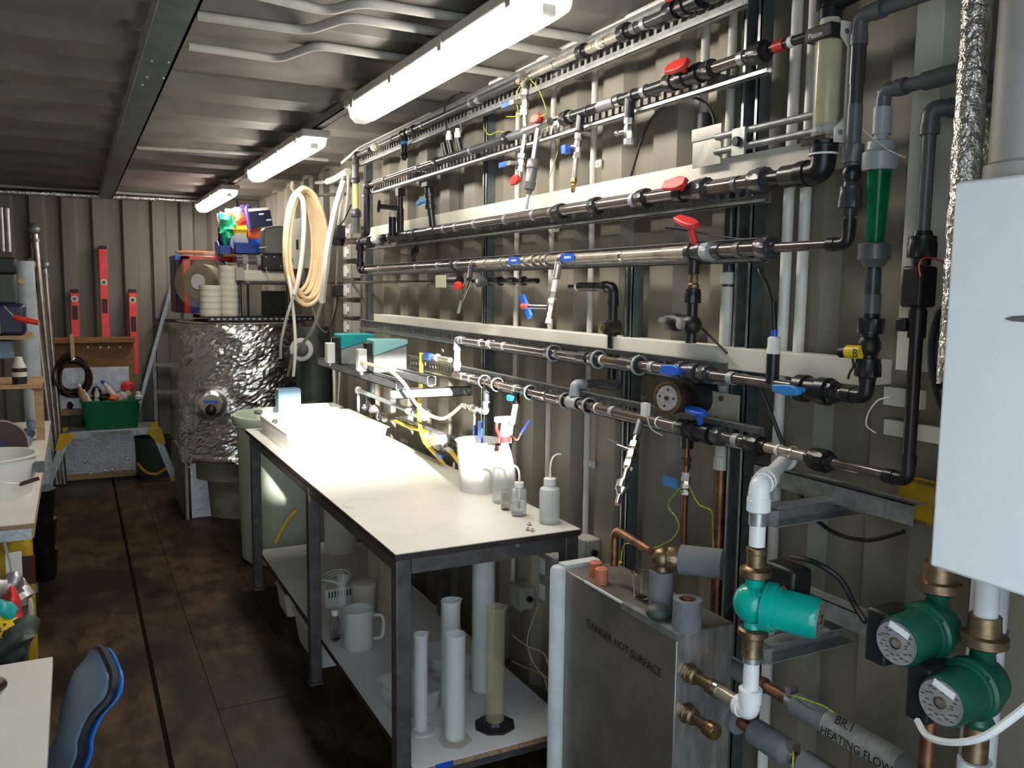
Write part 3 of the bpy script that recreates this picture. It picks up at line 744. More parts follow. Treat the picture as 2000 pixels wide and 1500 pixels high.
def cable_tray(label, x, zc, h, pl, prr, pitch=0.036):
    y0, y1 = yat(prr, x, zc), yat(pl, x, zc); y0, y1 = min(y0, y1), max(y0, y1)
    t = thing('pipe_tray', label, 'tray', (x, (y0 + y1) / 2, zc - h / 2), 'slotted trays carrying the pipe runs')
    m = MB(); m.box(x, x + 0.003, y0, y1, zc + h * .2, zc + h / 2); m.box(x, x + 0.003, y0, y1, zc - h / 2, zc - h * .2)
    n = int((y1 - y0) / pitch)
    for k in range(n + 1): m.box(x, x + 0.003, y0 + k * pitch, min(y1, y0 + k * pitch + 0.012), zc - h * .2, zc + h * .2)
    m.build('slotted_web', 'galv_dull', t)
    MB().box(x - 0.016, x, y0, y1, zc + h / 2 - 0.002, zc + h / 2).build('top_flange', 'galv', t)
    MB().box(x - 0.016, x, y0, y1, zc - h / 2, zc - h / 2 + 0.002).build('bottom_flange', 'galv', t)
    mm = MB().box(x - 0.016, x - 0.0145, y0, y1, zc - h / 2, zc - h / 2 + 0.010); mm.build('lip', 'galv', t)
    # stand-off brackets back to the wall struts
    k = y0 + 0.2
    while k < y1:
        MB().box(x + 0.003, XW - 0.0, k, k + 0.03, zc - 0.012, zc + 0.012).build('bracket', 'galv_dull', t); k += 0.7
    return t

# ================================================================ struts and conduits on the right wall
def strut(px, py, z0, z1, label, w=0.041):
    y = W(px, py, x=XW - 0.04).y
    t = thing('wall_strut', label, 'strut', (XW - 0.02, y, z0), 'galvanised struts up the right wall')
    m = MB(); x0 = XW - 0.041
    m.box(XW - 0.003, XW - 0.0005, y - w / 2, y + w / 2, z0, z1)
    m.build('web', 'strut', t)
    for s in (-1, 1):
        yy = y + s * w / 2
        MB().box(x0, XW - 0.003, min(yy, yy - s * 0.003), max(yy, yy - s * 0.003), z0, z1).build('flange', 'strut', t)
        MB().box(x0, x0 + 0.003, min(yy, yy - s * 0.011), max(yy, yy - s * 0.011), z0, z1).build('lip', 'galv', t)
strut(713, 330, 0.05, 2.42, 'galvanised strut up the wall nearest the yellow sight tube')
strut(947, 350, 0.05, 2.42, 'galvanised strut up the wall behind the middle of the bench')
strut(1228, 590, 0.62, 1.74, 'short galvanised strut below the clear pipe, right of the black elbow')
strut(1460, 300, 0.05, 2.42, 'wide galvanised strut up the wall left of the paired white conduits', w=0.062)
def conduit(px, py, z0, z1, label, r=0.0105, x=None, m='conduit', clamps=()):
    x = XW - r - 0.004 if x is None else x
    y = W(px, py, x=x).y
    t = thing('wall_conduit', label, 'conduit', (x, y, z0), 'conduits up the right wall')
    MB().cyl((x, y, z0), (x, y, z1), r, n=14).build('conduit_tube', m, t)
    for zc in clamps:
        o = ring(t, V((x, y, zc)), Z, r, 0.026, m, 'clamp')
        MB().box(x, x + r, y - r - 0.032, y - r * .8, zc - 0.013, zc + 0.013).build('clamp_ear', m, o, bev=0.004)
        MB().cyl((x - 0.003, y - r - 0.018, zc), (x + 0.001, y - r - 0.018, zc), 0.005, n=8).build('screw', 'galv', o)
    return t
zz = lambda px, py: W(px, py, x=XW - 0.015).z
conduit(1010, 430, zz(1000, 1160), 2.44, 'slim pale conduit up the wall, right of the strut behind the bench')
conduit(1078, 430, zz(1060, 1100), 2.44, 'slim pale conduit up the wall, behind the chrome sample valve', clamps=(zz(1075, 447),))
conduit(1160, 260, zz(1137, 1050), 2.44, 'slim pale conduit with saddle clamps running down to the socket by the bench', clamps=(zz(1157, 322), zz(1150, 905)))
conduit(1376, 150, zz(1376, 240), 2.44, 'short pale conduit ending in a black connector under the upper pipes', r=0.012)
conduit(1430, 110, 1.98, 2.46, 'pale conduit above the long white trunking, left of the wide strut', r=0.012)
conduit(1545, 300, 0.30, 2.46, 'white conduit, left one of the close pair by the flow meter', r=0.0135, m='pvc_white')
conduit(1578, 300, 1.40, 2.46, 'white conduit, right one of the close pair by the flow meter', r=0.0135, m='pvc_white')
p = W(1378, 245, x=XW - 0.03)
m = MB().cyl(p - Z * 0.035, p + Z * 0.03, 0.022, n=16); o = tag(m.build('black_connector', 'black'), 'black round connector above the metal junction plate', 'connector')
# stout vertical waste pipe behind
px_ = W(1421, 600, x=1.53)
t = thing('waste_pipe', 'cream and copper vertical pipe behind the clear pipe, left of the wide strut', 'pipe', (1.53, px_.y, 0.6))
za, zb = zat(545, 1.53, px_.y), zat(905, 1.53, px_.y)
seg(t, (1.53, px_.y, zb), (1.53, px_.y, zat(560, 1.53, px_.y)), 0.019, 'conduit'); seg(t, (1.53, px_.y, zat(560, 1.53, px_.y)), (1.53, px_.y, 2.0), 0.016, 'pvc')
union(t, V((1.53, px_.y, za)), Z, 0.026, 0.05, 'conduit')
union(t, V((1.53, px_.y, zb)), Z, 0.026, 0.06, 'conduit'); seg(t, (1.53, px_.y, zb), (1.53, px_.y, 0.62), 0.016, 'copper')

# ================================================================ white trunking
def trunking(x0, zt, zb, pl, prr, label, pt):
    y0, y1 = yat(prr, x0, zt), yat(pl, x0, zt)
    t = thing('white_trunking', label, 'trunking', (x0, (y0 + y1) / 2, zb))
    MB().box(x0 + 0.006, XW - 0.002, y0, y1, zb + 0.002, zt - 0.002).build('trough', 'trunking', t)
    MB().box(x0, x0 + 0.006, y0, y1, zb, zt).build('lid', 'trunking', t, bev=0.002)
TX = 1.475
ztop = (W(1100, 368, x=TX).z + W(854, 420, x=TX).z + W(1562, 280, x=TX).z) / 3
zbot = (W(1100, 402, x=TX).z + W(854, 446, x=TX).z) / 2
trunking(TX, ztop, zbot, 716, 1606, 'long cream cable trunking above the pipe run with the black unions', 0)
ztop = (W(730, 620, x=TX).z + W(1642, 681, x=TX).z) / 2; zbot = (W(729, 638, x=TX).z + W(1676, 740, x=TX).z) / 2
trunking(TX, ztop, zbot, 730, 1690, 'long cream cable trunking along the lower wall above the blue handled valves', 0)

# ================================================================ pipe runs
RS = 0.76
zP1 = W(1139, 101, x=1.42).z
R1 = Run('topmost dark pipe run under the roof with a red handled valve', 1.42, zP1, 697, 1480)
cable_tray('slotted steel tray carrying the topmost pipe run', 1.455, zP1 - 0.004, 0.10, 702, 1462)
R1.p(700, 722, .017, 'pipe_brown'); R1.u(733, .030, .075, 'sieve_cream'); R1.p(744, 790, .017, 'pipe_brown'); R1.u(768, .022, .03, 'pvc')
v = valve(R1.t, R1.at(790), Y, .026, .07, 'pvc_black', 'blue_light', -Z, Y, .05); seg(R1.t, R1.at(789), R1.at(789) - Z * 0.085, .020, 'pvc_black', 'tee_branch')
union(R1.t, R1.at(789) - Z * 0.10, Z, .026, .045, 'pvc_black', 'plug')
R1.c(800); R1.u(808, .030, .05); R1.p(795, 935, .0185, 'pvc'); R1.c(826); R1.c(921)
mm = R1.u(936, .026, .05, 'galv'); R1.p(935, 1012, .020, 'pvc'); R1.u(1008, .023, .03, 'pvc'); R1.p(1012, 1130, .0165, 'pipe_tan'); R1.c(1040, .0165, 'chrome'); R1.c(1082, .0165)
R1.u(1139, .036, .055); R1.p(1139, 1215, .0175, 'pipe_tan'); R1.p(1150, 1163, .020, 'pipe_tan'); R1.r(1172, .0175, .008); R1.r(1185, .0175, .010, 'chrome'); R1.u(1222, .038, .06); R1.p(1222, 1310, .0185, 'pvc'); R1.c(1260, .0185); R1.r(1240, .0185, .02, 'pvc_mid')
R1.u(1315, .040, .065); valve(R1.t, R1.at(1352), Y, .036, .08, 'pvc_black', 'red', V((-1, 0, .5)), Y, .085, hw=.03, stem=.016); R1.p(1315, 1480, .0185, 'pvc'); R1.u(1400, .040, .07)
# white conduit above the run
t = thing('white_conduit', 'white conduit running along the wall top above the topmost pipe', 'conduit', (1.47, 2.2, 2.45))
yA, yB = yat(960, 1.48, 2.447), yat(1335, 1.48, 2.447)
seg(t, (1.48, yA, 2.447), (1.48, yB - 0.4, 2.447), .017, 'pvc_white', 'tube')
t = thing('white_conduit', 'far white conduit along the wall top leading to the bundled hoses', 'conduit', (1.46, 5.0, 2.42))
bend(t, [V((1.46, yat(840, 1.46, 2.435), 2.435)), V((1.46, yat(700, 1.46, 2.435), 2.435)), W(668, 318, x=1.46)], .012, 'pvc_white', .08, 'tube')

zP2 = W(1250, 182, x=1.42).z
R2 = Run('second dark pipe run from the top with two red handles and hanging brass valves', 1.42, zP2, 718, 1600)
cable_tray('slotted steel tray carrying the second pipe run from the top', 1.455, zP2 - 0.010, 0.066, 712, 1508)
R2.u(722, .030, .05); R2.p(722, 850, .0165, 'pipe_brown'); R2.c(752); R2.c(818); R2.u(853, .032, .06); R2.c(868); R2.p(850, 920, .022, 'pvc'); R2.c(922, .020); R2.p(920, 985, .019, 'pvc'); R2.u(992, .036, .05); R2.p(990, 1032, .020, 'pvc_mid')
for px, top, c in ((884, 256, 1), (901, 251, 1), (873, 262, 0)):
    b = R2.at(px); tp = V((b.x - 0.012, b.y + 0.01, zat(top + 12, b.x, b.y)))
    seg(R2.t, b, tp - Z * 0.01, .016, 'pvc_black', 'probe_socket')
    if c:
        MB().lathe(tp - Z * 0.012, Z, [(.017, 0), (.018, .004), (.018, .022), (.013, .026), (.013, .036), (.006, .038)], 16).build('probe_cap', 'pvc_white', R2.t)
b = R2.at(872); MB().tube(spline([b + Z * 0.08, b + Z * 0.16, b + V((0.0, .02, .22)), b + V((0, -.06, .25)), b + V((0, -.14, .245))], 5), .005, 8).build('probe_cable', 'black', R2.t)
b = R2.at(901); seg(R2.t, b + Z * 0.085, b + V((0, .012, .125)), .004, 'stainless', 'probe_tip')
# union of the brass tree
R2.u(1107, .036, .06, 'pvc_black'); R2.p(1100, 1310, .020, 'pvc_black'); R2.r(1118, .020, .014, 'pvc_mid'); R2.r(1150, .020, .010, 'pvc'); R2.c(1261, .020)
mm = R2.r(1187, .0204, .085, 'grey_plastic', 'paper_label'); g = MB(); [g.box(1.42 - .0175, 1.42 - .0171, R2.at(1187).y - .032 + k * .011, R2.at(1187).y - .026 + k * .011, zP2 - .002, zP2 + .008) for k in range(6)]; g.build('label_print', 'print_white', R2.t); R2.r(1210, .021, .02, 'chrome', 'band'); R2.r(1238, .021, .012, 'pvc')
R2.u(1312, .038, .05); R2.p(1310, 1395, .026, 'pvc'); valve(R2.t, R2.at(1350), Y, .034, .08, 'pvc_black', 'red', V((-1, 0, .55)), Y, .085, hw=.03, stem=.016); R2.u(1386, .036, .05); R2.p(1395, 1480, .0195, 'pipe_brown'); R2.c(1452, .0195); R2.u(1484, .038, .065)
R2.p(1480, 1600, .014, 'pvc_black'); R2.r(1523, .0145, .03, 'red'); R2.r(1547, .0145, .012, 'pvc_pure')
def hang(run, px, top_mats, label=None):
    pass
# hanging valve with brass hose tail
b = R2.at(1135); d = V((-0.10, 0, -1)).normalized()
seg(R2.t, b, b + d * 0.055, .018, 'pvc_black', 'tee_branch'); chrome_valve(R2.t, b + d * 0.10, d, .0125, .075, lev=V((-.3, 1, 0)), lev_m='blue')
q = b + d * 0.10; MB().box(q.x - .03, q.x - .01, q.y + .025, q.y + .05, q.z - .02, q.z + .005).build('lever_grip', 'blue', R2.t)
seg(R2.t, b + d * 0.13, b + d * 0.20, .011, 'stainless'); MB().lathe(b + d * 0.20, d, [(.012, 0), (.014, .004), (.014, .014), (.009, .018), (.011, .024), (.008, .03), (.010, .036), (.006, .044)], 10).build('hose_tail', 'brass', R2.t)
b = R2.at(1230); seg(R2.t, b, b - Z * 0.06, .019, 'pvc_black', 'tee_branch'); chrome_valve(R2.t, b - Z * 0.095, Z, .015, .075, lev=V((-.2, 1, 0)))
MB().ball(b + V((-.01, .045, -.095)), .011, 10).build('tap_knob', 'chrome', R2.t)
# brass tree between the two top runs
b1 = R1.at(1032); b2 = R2.at(1040)
t = thing('valve_tree', 'tarnished metal valve tree linking the two top pipe runs, blue lever and red knobs', 'valve', (1.40, b1.y, zP2 - 0.2))
top_ = V((1.40, b1.y, zP1)); bot = V((1.40, b2.y + 0.01, zP2 - 0.005))
seg(t, top_, bot, .0115, 'stainless'); chrome_valve(t, top_ * .52 + bot * .48, Z, .0165, .085, 'stainless', V((-1, .2, 0)), 'blue', Y)
union(t, top_ - Z * .01, Z, .02, .05, 'chrome'); MB().ball(bot, .024, 12).build('cross_fitting', 'stainless', t); seg(t, bot, V((1.40, R2.at(1085).y, zP2)), .018, 'stainless')
dd = V((-.16, .0, -1)).normalized()
p1 = V((1.40, R2.at(1038).y, zP2)); p2 = V((1.40, R2.at(1063).y, zP2))
seg(t, p1, p1 + dd * .16, .0115, 'chrome'); chrome_valve(t, p1 + dd * .115, dd, .0155, .06, 'chrome', V((-1, .3, 0)), 'blue', Y)
seg(t, p2, p2 + dd * .12, .0125, 'chrome'); MB().lathe(p2 + dd * .115, dd, [(.022, 0), (.028, .006), (.028, .030), (.024, .032), (.024, .075), (.027, .078), (.024, .10), (.015, .105), (.012, .115)], 16).build('grey_body', 'pvc_mid', t)
seg(t, p2 + dd * .22, p2 + dd * .28, .0075, 'pvc_light', 'outlet'); 
lever(t, p1 + dd * .175 + V((.0, -.012, 0)), V((-1, -.2, 0)), Y + Z * -.2, .05, 'red', wd=.028, stem=.012)
lever(t, p2 + V((0, -.03, .012)), V((-1, 0, .1)), Y, .055, 'red', wd=.026, stem=.018)
# earth bonding wires
def wire(pts, label, m='earth_wire', r=0.0022, name='earth_wire', cat='wire', group=None):
    return tag(MB().tube(spline(pts, 6), r, 6).build(name, m), label, cat, group)
x_ = 1.375
wire([W(a, b, x=x_) for a, b in ((1030, 152), (1012, 175), (1009, 200), (1012, 225), (990, 228))], 'green and yellow earth wire looping left off the valve tree')
wire([W(a, b, x=x_) for a, b in ((1036, 155), (1052, 175), (1064, 205), (1066, 222), (1052, 228), (1036, 232))], 'green and yellow earth wire arching right between the two top pipes')
wire([W(a, b, x=1.5) for a, b in ((1092, 262), (1088, 300), (1077, 335), (1066, 370))], 'dull green wire hanging down behind the red knob')
wire([W(a, b, x=1.44) for a, b in ((944, 248), (955, 263), (972, 257), (985, 258))], 'short green and yellow earth wire beside the strut')

RS = 0.86
zP3 = W(1250, 389, x=1.43).z
R3 = Run('long dark pipe run just below the upper white trunking with black unions', 1.43, zP3, 700, 1606)
cable_tray('slotted steel tray carrying the pipe run below the upper trunking', 1.462, zP3 - 0.012, 0.072, 705, 1505)
R3.p(702, 722, .022, 'pvc_black'); R3.u(734, .030, .08, 'pvc_pure'); R3.u(748, .028, .05); R3.u(764, .032, .05); R3.p(760, 800, .023, 'pvc_black'); R3.u(811, .030, .05); R3.p(800, 860, .020, 'pvc'); R3.r(846, .022, .06, 'pvc', 'tee'); R3.p(860, 1100, .019, 'pipe_brown')
for px in (870, 893, 930, 990, 1045): R3.c(px, .019)
for px, R in ((1095, .034), (1164, .036), (1259, .037)): R3.u(px, R, .055)
R3.p(1100, 1490, .020, 'pipe_brown'); R3.c(1240, .02, 'pvc_light'); R3.r(1080, .02, .02, 'pvc_mid'); valve(R3.t, R3.at(1345), Y, .030, .09, 'pvc_black', 'red', V((-1, 0, .5)), Y, .090, hw=.03, stem=.016); R3.u(1374, .040, .06, 'pvc'); R3.r(1440, .0205, .016, 'pvc_mid'); R3.u(1487, .040, .07, 'pvc'); R3.p(1490, 1590, .021, 'pvc_black'); R3.r(1548, .026, .05, 'pvc', 'socket')
# three valves standing on the run
b = R3.at(782)
mm = MB().cyl(b, b + Z * .13, .020, n=14); mm.build('valve_stack', 'pvc_black', R3.t); seg(R3.t, b + V((-.03, .03, 0)), b + V((-.03, .03, .09)), .022, 'pvc_black', 'probe_socket')
MB().lathe(b + V((-.03, .03, .09)), Z, [(.023, 0), (.023, .022), (.018, .024)], 14).build('probe_collar', 'sieve_cream', R3.t)
seg(R3.t, b + Z * .13, b + Z * .20, .015, 'pvc_black', 'valve_neck'); MB().box(b.x - .018, b.x + .018, b.y - .02, b.y + .02, b.z + .19, b.z + .225).build('valve_cap', 'black', R3.t)
seg(R3.t, b + V((0, 0, .13)), b + V((-.09, .05, .14)), .014, 'pvc_black', 'knob_stem'); MB().lathe(b + V((-.085, .047, .14)), V((-.9, .5, .1)), [(.01, 0), (.034, .004), (.036, .010), (.012, .018)], 16).build('knob', 'black', R3.t)
b = R3.at(846); seg(R3.t, b, b + V((-.005, .02, .12)), .018, 'pvc_black', 'tee_branch'); valve(R3.t, b + V((-.006, .022, .13)), V((-.02, .1, 1)), .027, .07, 'pvc_black', 'blue_light', V((-1, .4, -.1)), V((0, 1, -.15)), .065)
seg(R3.t, b + V((-.008, .026, .16)), b + V((-.010, .03, .205)), .022, 'pvc_black', 'tail'); MB().box(b.x - .032, b.x + .022, b.y - .005, b.y + .065, b.z + .19, b.z + .215).build('valve_cap', 'black', R3.t, bev=.004)
# bunch of black cable behind
t = thing('cable_bundle', 'tangled bundle of black cable hanging between two pipe runs', 'cable', W(805, 520, x=1.53))
for k in range(5):
    MB().tube(spline([W(808 + k * 4, 468, x=1.53), W(816 - k * 3, 490, x=1.51), W(800 + k * 3, 515, x=1.53)], 5), .005, 6).build('cable', 'black', t)

RS = 0.76
zP4 = W(1230, 499, x=1.43).z
R4 = Run('clear brownish pipe run with blue tags and one upright red handle', 1.43, zP4, 706, 1655)
cable_tray('slotted steel tray carrying the clear pipe run with the blue tags', 1.462, zP4 - 0.002, 0.058, 708, 1500)
R4.u(713, .032, .05); R4.p(712, 880, .019, 'pipe_brown')
for px in (742, 815, 858): R4.c(px, .019)
R4.u(886, .032, .05); R4.p(880, 935, .021, 'pipe_brown')
for px in (895, 926, 952, 982): R4.r(px, .022, .014, 'galv', 'clip')
R4.p(935, 1340, .0205, 'pipe_tan')
for px, R in ((1000, .026), (1028, .026), (1044, .028), (1058, .026), (1070, .027), (1100, .026)): R4.r(px, R * .9, .02, 'stainless', 'hose_clip')
for px in (1012, 1118):
    p = R4.at(px); MB().box(p.x - .0185, p.x - .0175, p.y - .042, p.y + .042, p.z - .010, p.z + .015).build('blue_tag', 'blue', R4.t, bev=0.0004)
    g = MB()
    for k in range(5): g.box(p.x - .0189, p.x - .0185, p.y - .02 + k * .009, p.y - .015 + k * .009, p.z + .0, p.z + .007)
    g.build('tag_mark', 'print_white', R4.t)
R4.r(1218, .0208, .012, 'chrome', 'clip'); R4.p(1300, 1345, .023, 'pipe_tan')
v = union(R4.t, R4.at(1383), Y, .038, .065, 'pvc_light'); valve(R4.t, R4.at(1362), Y, .034, .06, 'pvc', 'red_bright', V((-.4, 0, 1)), V((0, .8, .25)), .085, hw=.03, stem=.05)
R4.p(1383, 1500, .022, 'pipe_brown'); R4.c(1445, .022, 'pvc_mid'); R4.r(1405, .023, .02, 'pvc'); R4.u(1497, .042, .06, 'pvc'); R4.p(1500, 1640, .015, 'pipe_brown')
# sample leg
b = R4.at(1093); e = W(1070, 632, x=1.37); d = (e - b).normalized(); L = (e - b).length
seg(R4.t, b, b + d * .07, .017, 'stainless', 'tee_branch'); seg(R4.t, b + d * .06, b + d * L, .0125, 'pvc_white', 'sample_tube'); chrome_valve(R4.t, b + d * .16, d, .016, .09, 'chrome')
q = b + d * .165; seg(R4.t, q, q + V((-.03, .09, 0)), .010, 'chrome', 'stem')
g = q + V((-.03, .10, 0)); MB().lathe(g, V((-.2, 1, 0)), [(.012, 0), (.013, .03), (.010, .034)], 12).build('red_grip', 'red_bright', R4.t)
MB().bar(g + V((0, -.015, -.035)), g + V((0, .045, .035)), .022, .01, up=X).build('lever_grip', 'blue', R4.t)
# dangling clear valve with red knob
b = R4.at(920); q = W(905, 575, x=1.37)
seg(R4.t, b, W(917, 545, x=1.39), .013, 'pvc', 'tee_branch'); seg(R4.t, W(917, 545, x=1.39), W(900, 588, x=1.365), .013, 'glass', 'clear_body'); seg(R4.t, W(901, 585, x=1.365), W(895, 612, x=1.355), .008, 'poly_clear', 'outlet')
lever(R4.t, W(908, 560, x=1.385), V((-1, 0, .1)), Y, .06, 'red', wd=.028, stem=.02)
# bits hanging below the run
t = thing('pressure_switch', 'cream paper tag on a dark fitting below the clear pipe run', 'fitting', W(865, 550, x=1.40))
q = W(860, 549, x=1.42); MB().box(q.x, q.x + .004, q.y - .055, q.y + .055, q.z - .028, q.z + .026).build('paper_tag', 'paper_green', t); seg(t, W(880, 548, x=1.44), W(898, 548, x=1.44), .026, 'black', 'fitting_body')
yb = yat(720, 1.5, W(800, 549, x=1.5).z)
t2 = thing('copper_pipe', 'thin dark copper pipe running level below the clear pipe run', 'pipe', W(760, 549, x=1.5))
zc_ = W(740, 551, x=1.5).z; seg(t2, V((1.5, yat(612, 1.5, zc_), zc_)), V((1.5, yat(845, 1.5, zc_), zc_)), .010, 'pipe_brown')
t3 = thing('air_filter_line', 'row of dark ribbed fittings with a round dial below the clear pipe run', 'fitting', W(985, 548, x=1.46))
z3 = W(1000, 549, x=1.47).z
for px, R, L, mm_ in ((936, .030, .03, 'black'), (955, .024, .05, 'pvc'), (975, .028, .05, 'pvc_black'), (1000, .022, .07, 'pvc'), (1022, .026, .03, 'pvc_black')):
    union(t3, V((1.47, yat(px, 1.47, z3), z3)), Y, R, L, mm_)
seg(t3, V((1.47, yat(925, 1.47, z3), z3)), V((1.47, yat(1050, 1.47, z3), z3)), .013, 'pvc_black')
q = V((1.43, yat(938, 1.43, z3), z3)); MB().lathe(q, -X, [(.012, -.03), (.030, 0), (.032, .012), (.026, .014)], 18).build('dial_body', 'pvc_mid', t3); MB().lathe(q - X * .013, -X, [(.012, 0), (.012, .003)], 14).build('dial_face', 'paper_green', t3)
t4 = thing('black_elbow_pipe', 'black elbow pipe behind the lower wall, dropping to a round tee', 'pipe', W(1195, 620, x=1.48))
a_, b_, c_ = W(1112, 560, x=1.48), W(1198, 563, x=1.48), W(1196, 640, x=1.48)
b_.z = a_.z; c_.y = b_.y
seg(t4, a_, V((a_.x, yat(1140, 1.48, a_.z), a_.z)), .009, 'pvc_black'); seg(t4, V((a_.x, yat(1130, 1.48, a_.z), a_.z)), V((a_.x, yat(1165, 1.48, a_.z), a_.z)), .019, 'pvc_black', 'valve_body'); ring(t4, V((a_.x, yat(1130, 1.48, a_.z), a_.z)), Y, .017, .012, 'pvc_white', 'band')
seg(t4, V((a_.x, yat(1160, 1.48, a_.z), a_.z)), b_ + Y * .03, .017, 'pvc_black'); elbow(t4, a_, b_, c_, .021, 'pvc_black', .045); seg(t4, b_ - Z * .04, c_ - Z * .16, .019, 'pvc_black')
MB().lathe(c_ + V((.02, 0, 0)), -X, [(.032, 0), (.034, .03), (.026, .05), (.022, .052)], 20).build('tee_face', 'pvc_black', t4); MB().lathe(c_ - X * .03, -X, [(.014, 0), (.014, .008), (.008, .009), (.008, .004)], 14).build('brass_insert', 'brass', t4)
# black sensor body behind the run at right
t5 = thing('flow_sensor', 'black flow sensor body on a vertical branch below the upright red handle', 'sensor', W(1350, 640, x=1.44))
b = R4.at(1356); yb = b.y; zq = lambda py: zat(py, 1.43, yb)
seg(t5, V((1.43, yb, zP4 - .02)), V((1.43, yb, zq(535))), .020, 'pvc_black', 'neck'); MB().lathe(V((1.43, yb, zq(568))), Z, [(.014, 0), (.020, .006), (.020, .016), (.015, .02), (.017, .03), (.013, .044)], 8).build('brass_nut', 'bronze', t5)
union(t5, V((1.43, yb, zq(580))), Z, .032, .06, 'pvc_black'); seg(t5, V((1.43, yb, zq(570))), V((1.43, yb, zq(670))), .019, 'pvc_black'); MB().ball(V((1.43, yb, zq(635))), .036, 14).build('sensor_hub', 'black', t5)
MB().lathe(V((1.43, yb, zq(632))), Y, [(.028, 0), (.030, .02), (.028, .05), (.033, .055), (.033, .09), (.026, .10), (.022, .125)], 8).build('sensor_body', 'black', t5)
MB().lathe(V((1.40, yb, zq(633))), -X, [(.016, 0), (.017, .012), (.009, .014)], 14).build('sensor_port', 'dial', t5)
wire([W(a, b_, x=1.46) for a, b_ in ((1365, 636), (1395, 665), (1420, 690))], 'thin black cable trailing down from the flow sensor', 'black', .004, 'cable', 'cable')
wire([W(a, b_, x=1.5) for a, b_ in ((1300, 445), (1350, 452), (1410, 462), (1475, 470))], 'thin dark blue cable slung behind the upright red handle', 'navy', .0035, 'cable', 'cable')

zP5 = W(1183, 704, x=1.43).z
R5 = Run('dark pipe run just below the lower trunking with two blue handled valves', 1.43, zP5, 893, 1690)
cable_tray('slotted steel tray carrying the pipe run below the lower trunking', 1.462, zP5 + 0.004, 0.060, 705, 1420)
R5.p(893, 1340, .018, 'pipe_brown')
for px in (905, 940, 985): R5.c(px, .018)
R5.r(958, .020, .03, 'pvc_light', 'band'); R5.r(1088, .019, .018, 'chrome', 'band')
for px in (1075, 1162, 1242): R5.u(px, .034, .06, 'pvc'); R5.r(px + 7, .034, .008, 'pvc_light', 'collar')
R5.r(1140, .021, .05, 'pvc', 'socket'); R5.r(1222, .021, .05, 'pvc', 'socket'); R5.r(1178, .019, .008, 'pvc_white', 'band')
valve(R5.t, R5.at(1345), Y, .034, .08, 'pvc', 'blue', V((-1, 0, .1)), V((0, 1, -.02)), .075, hw=.026); R5.u(1378, .036, .05, 'pvc'); R5.p(1345, 1660, .017, 'pipe_brown'); R5.c(1275, .018, 'pvc_light'); R5.c(1430, .018, 'pvc_light')
b = R5.at(1508); seg(R5.t, b, b + Z * .075, .020, 'pvc_black', 'tee_branch'); MB().lathe(b + Z * .07, Z, [(.021, 0), (.021, .012), (.019, .014), (.019, .036), (.011, .040)], 16).build('probe_cap', 'pvc_white', R5.t); seg(R5.t, b + Z * .108, b + Z * .125, .010, 'blue', 'probe_band'); seg(R5.t, b + Z * .12, b + V((0, .008, .19)), .009, 'black', 'probe_body'); MB().tube(spline([b + V((0, .006, .18)), b + V((-.01, .02, .23)), b + V((-.012, .045, .26)), b + V((0, .05, .262))], 5), .005, 8).build('probe_cable', 'black', R5.t)
valve(R5.t, R5.at(1590), Y, .040, .09, 'pvc_black', 'blue_light', V((-1, .2, .0)), V((0, 1, 0)), .075, hw=.02); R5.u(1622, .038, .05, 'pvc_black')
zP6 = (W(1167, 803, x=1.43).z + W(1467, 859, x=1.43).z) / 2
R6 = Run('lowest dark pipe run with a grey swept elbow and blue handled valve', 1.43, zP6, 888, 1775)
cable_tray('slotted steel tray carrying the lowest pipe run', 1.462, zP6 + 0.006, 0.064, 800, 1490)
R6.p(888, 1300, .0185, 'pipe_brown')
for px in (905, 920, 1008): R6.c(px, .0185)
for px in (940, 965, 1030, 1100, 1145): R6.u(px, .033, .05, 'pvc_black'); R6.r(px + 6, .032, .008, 'pvc_light', 'collar')
R6.r(1066, .020, .018, 'chrome', 'band'); R6.r(1168, .0195, .008, 'pvc_white', 'band'); R6.c(1198, .0185, 'pvc_light'); R6.r(1288, .019, .006, 'pvc_white', 'cable_tie')
b = R6.at(1122); R6.r(1122, .025, .06, 'pvc_light', 'tee'); q = b + Z * .06; elbow(R6.t, b, q, q + X * .05, .021, 'pvc_light', .030); bend(R6.t, [q + X * .03, V((1.52, q.y, q.z)), V((1.52, q.y - .12, q.z)), V((1.52, q.y - .12, q.z + .08))], .017, 'pvc_mid', .04)
# drop with chrome tap over the bench
b = R6.at(1008); d = V((-.10, .05, -1)).normalized()
valve(R6.t, b - Z * .03, Z, .020, .05, 'pvc_black', 'cyan', V((-1, -.3, 0)), V((0, -1, 0)), .04, hw=.02); seg(R6.t, b - Z * .05, b + d * .15, .014, 'pvc_white'); chrome_valve(R6.t, b + d * .165, d, .017, .07, 'chrome'); MB().ball(b + d * .175 + V((-.02, .02, 0)), .02, 10).build('tap_body', 'chrome', R6.t)
q = b + d * .17; bend(R6.t, [q, q + V((0, -.06, -.015)), q + V((0, -.09, .02))], .006, 'chrome', .02, 'lever_arm'); MB().bar(q + V((0, -.085, .015)), q + V((0, -.145, .07)), .010, .006, up=X).build('lever_grip', 'blue', R6.t)
# clear elbow branch at left
b = R6.at(950); seg(R6.t, b, b - Z * .09, .016, 'pvc_mid', 'tee_branch'); q = b - Z * .12; elbow(R6.t, b, q, q + Y * .1, .017, 'pvc_light', .035); seg(R6.t, q + Y * .03, q + Y * .23, .013, 'stainless'); chrome_valve(R6.t, q + Y * .11, Y, .016, .07, 'stainless', -Z, 'blue', -Z); ring(R6.t, q + Y * .18, Y, .016, .02, 'chrome')
Q6 = q + Y * .23
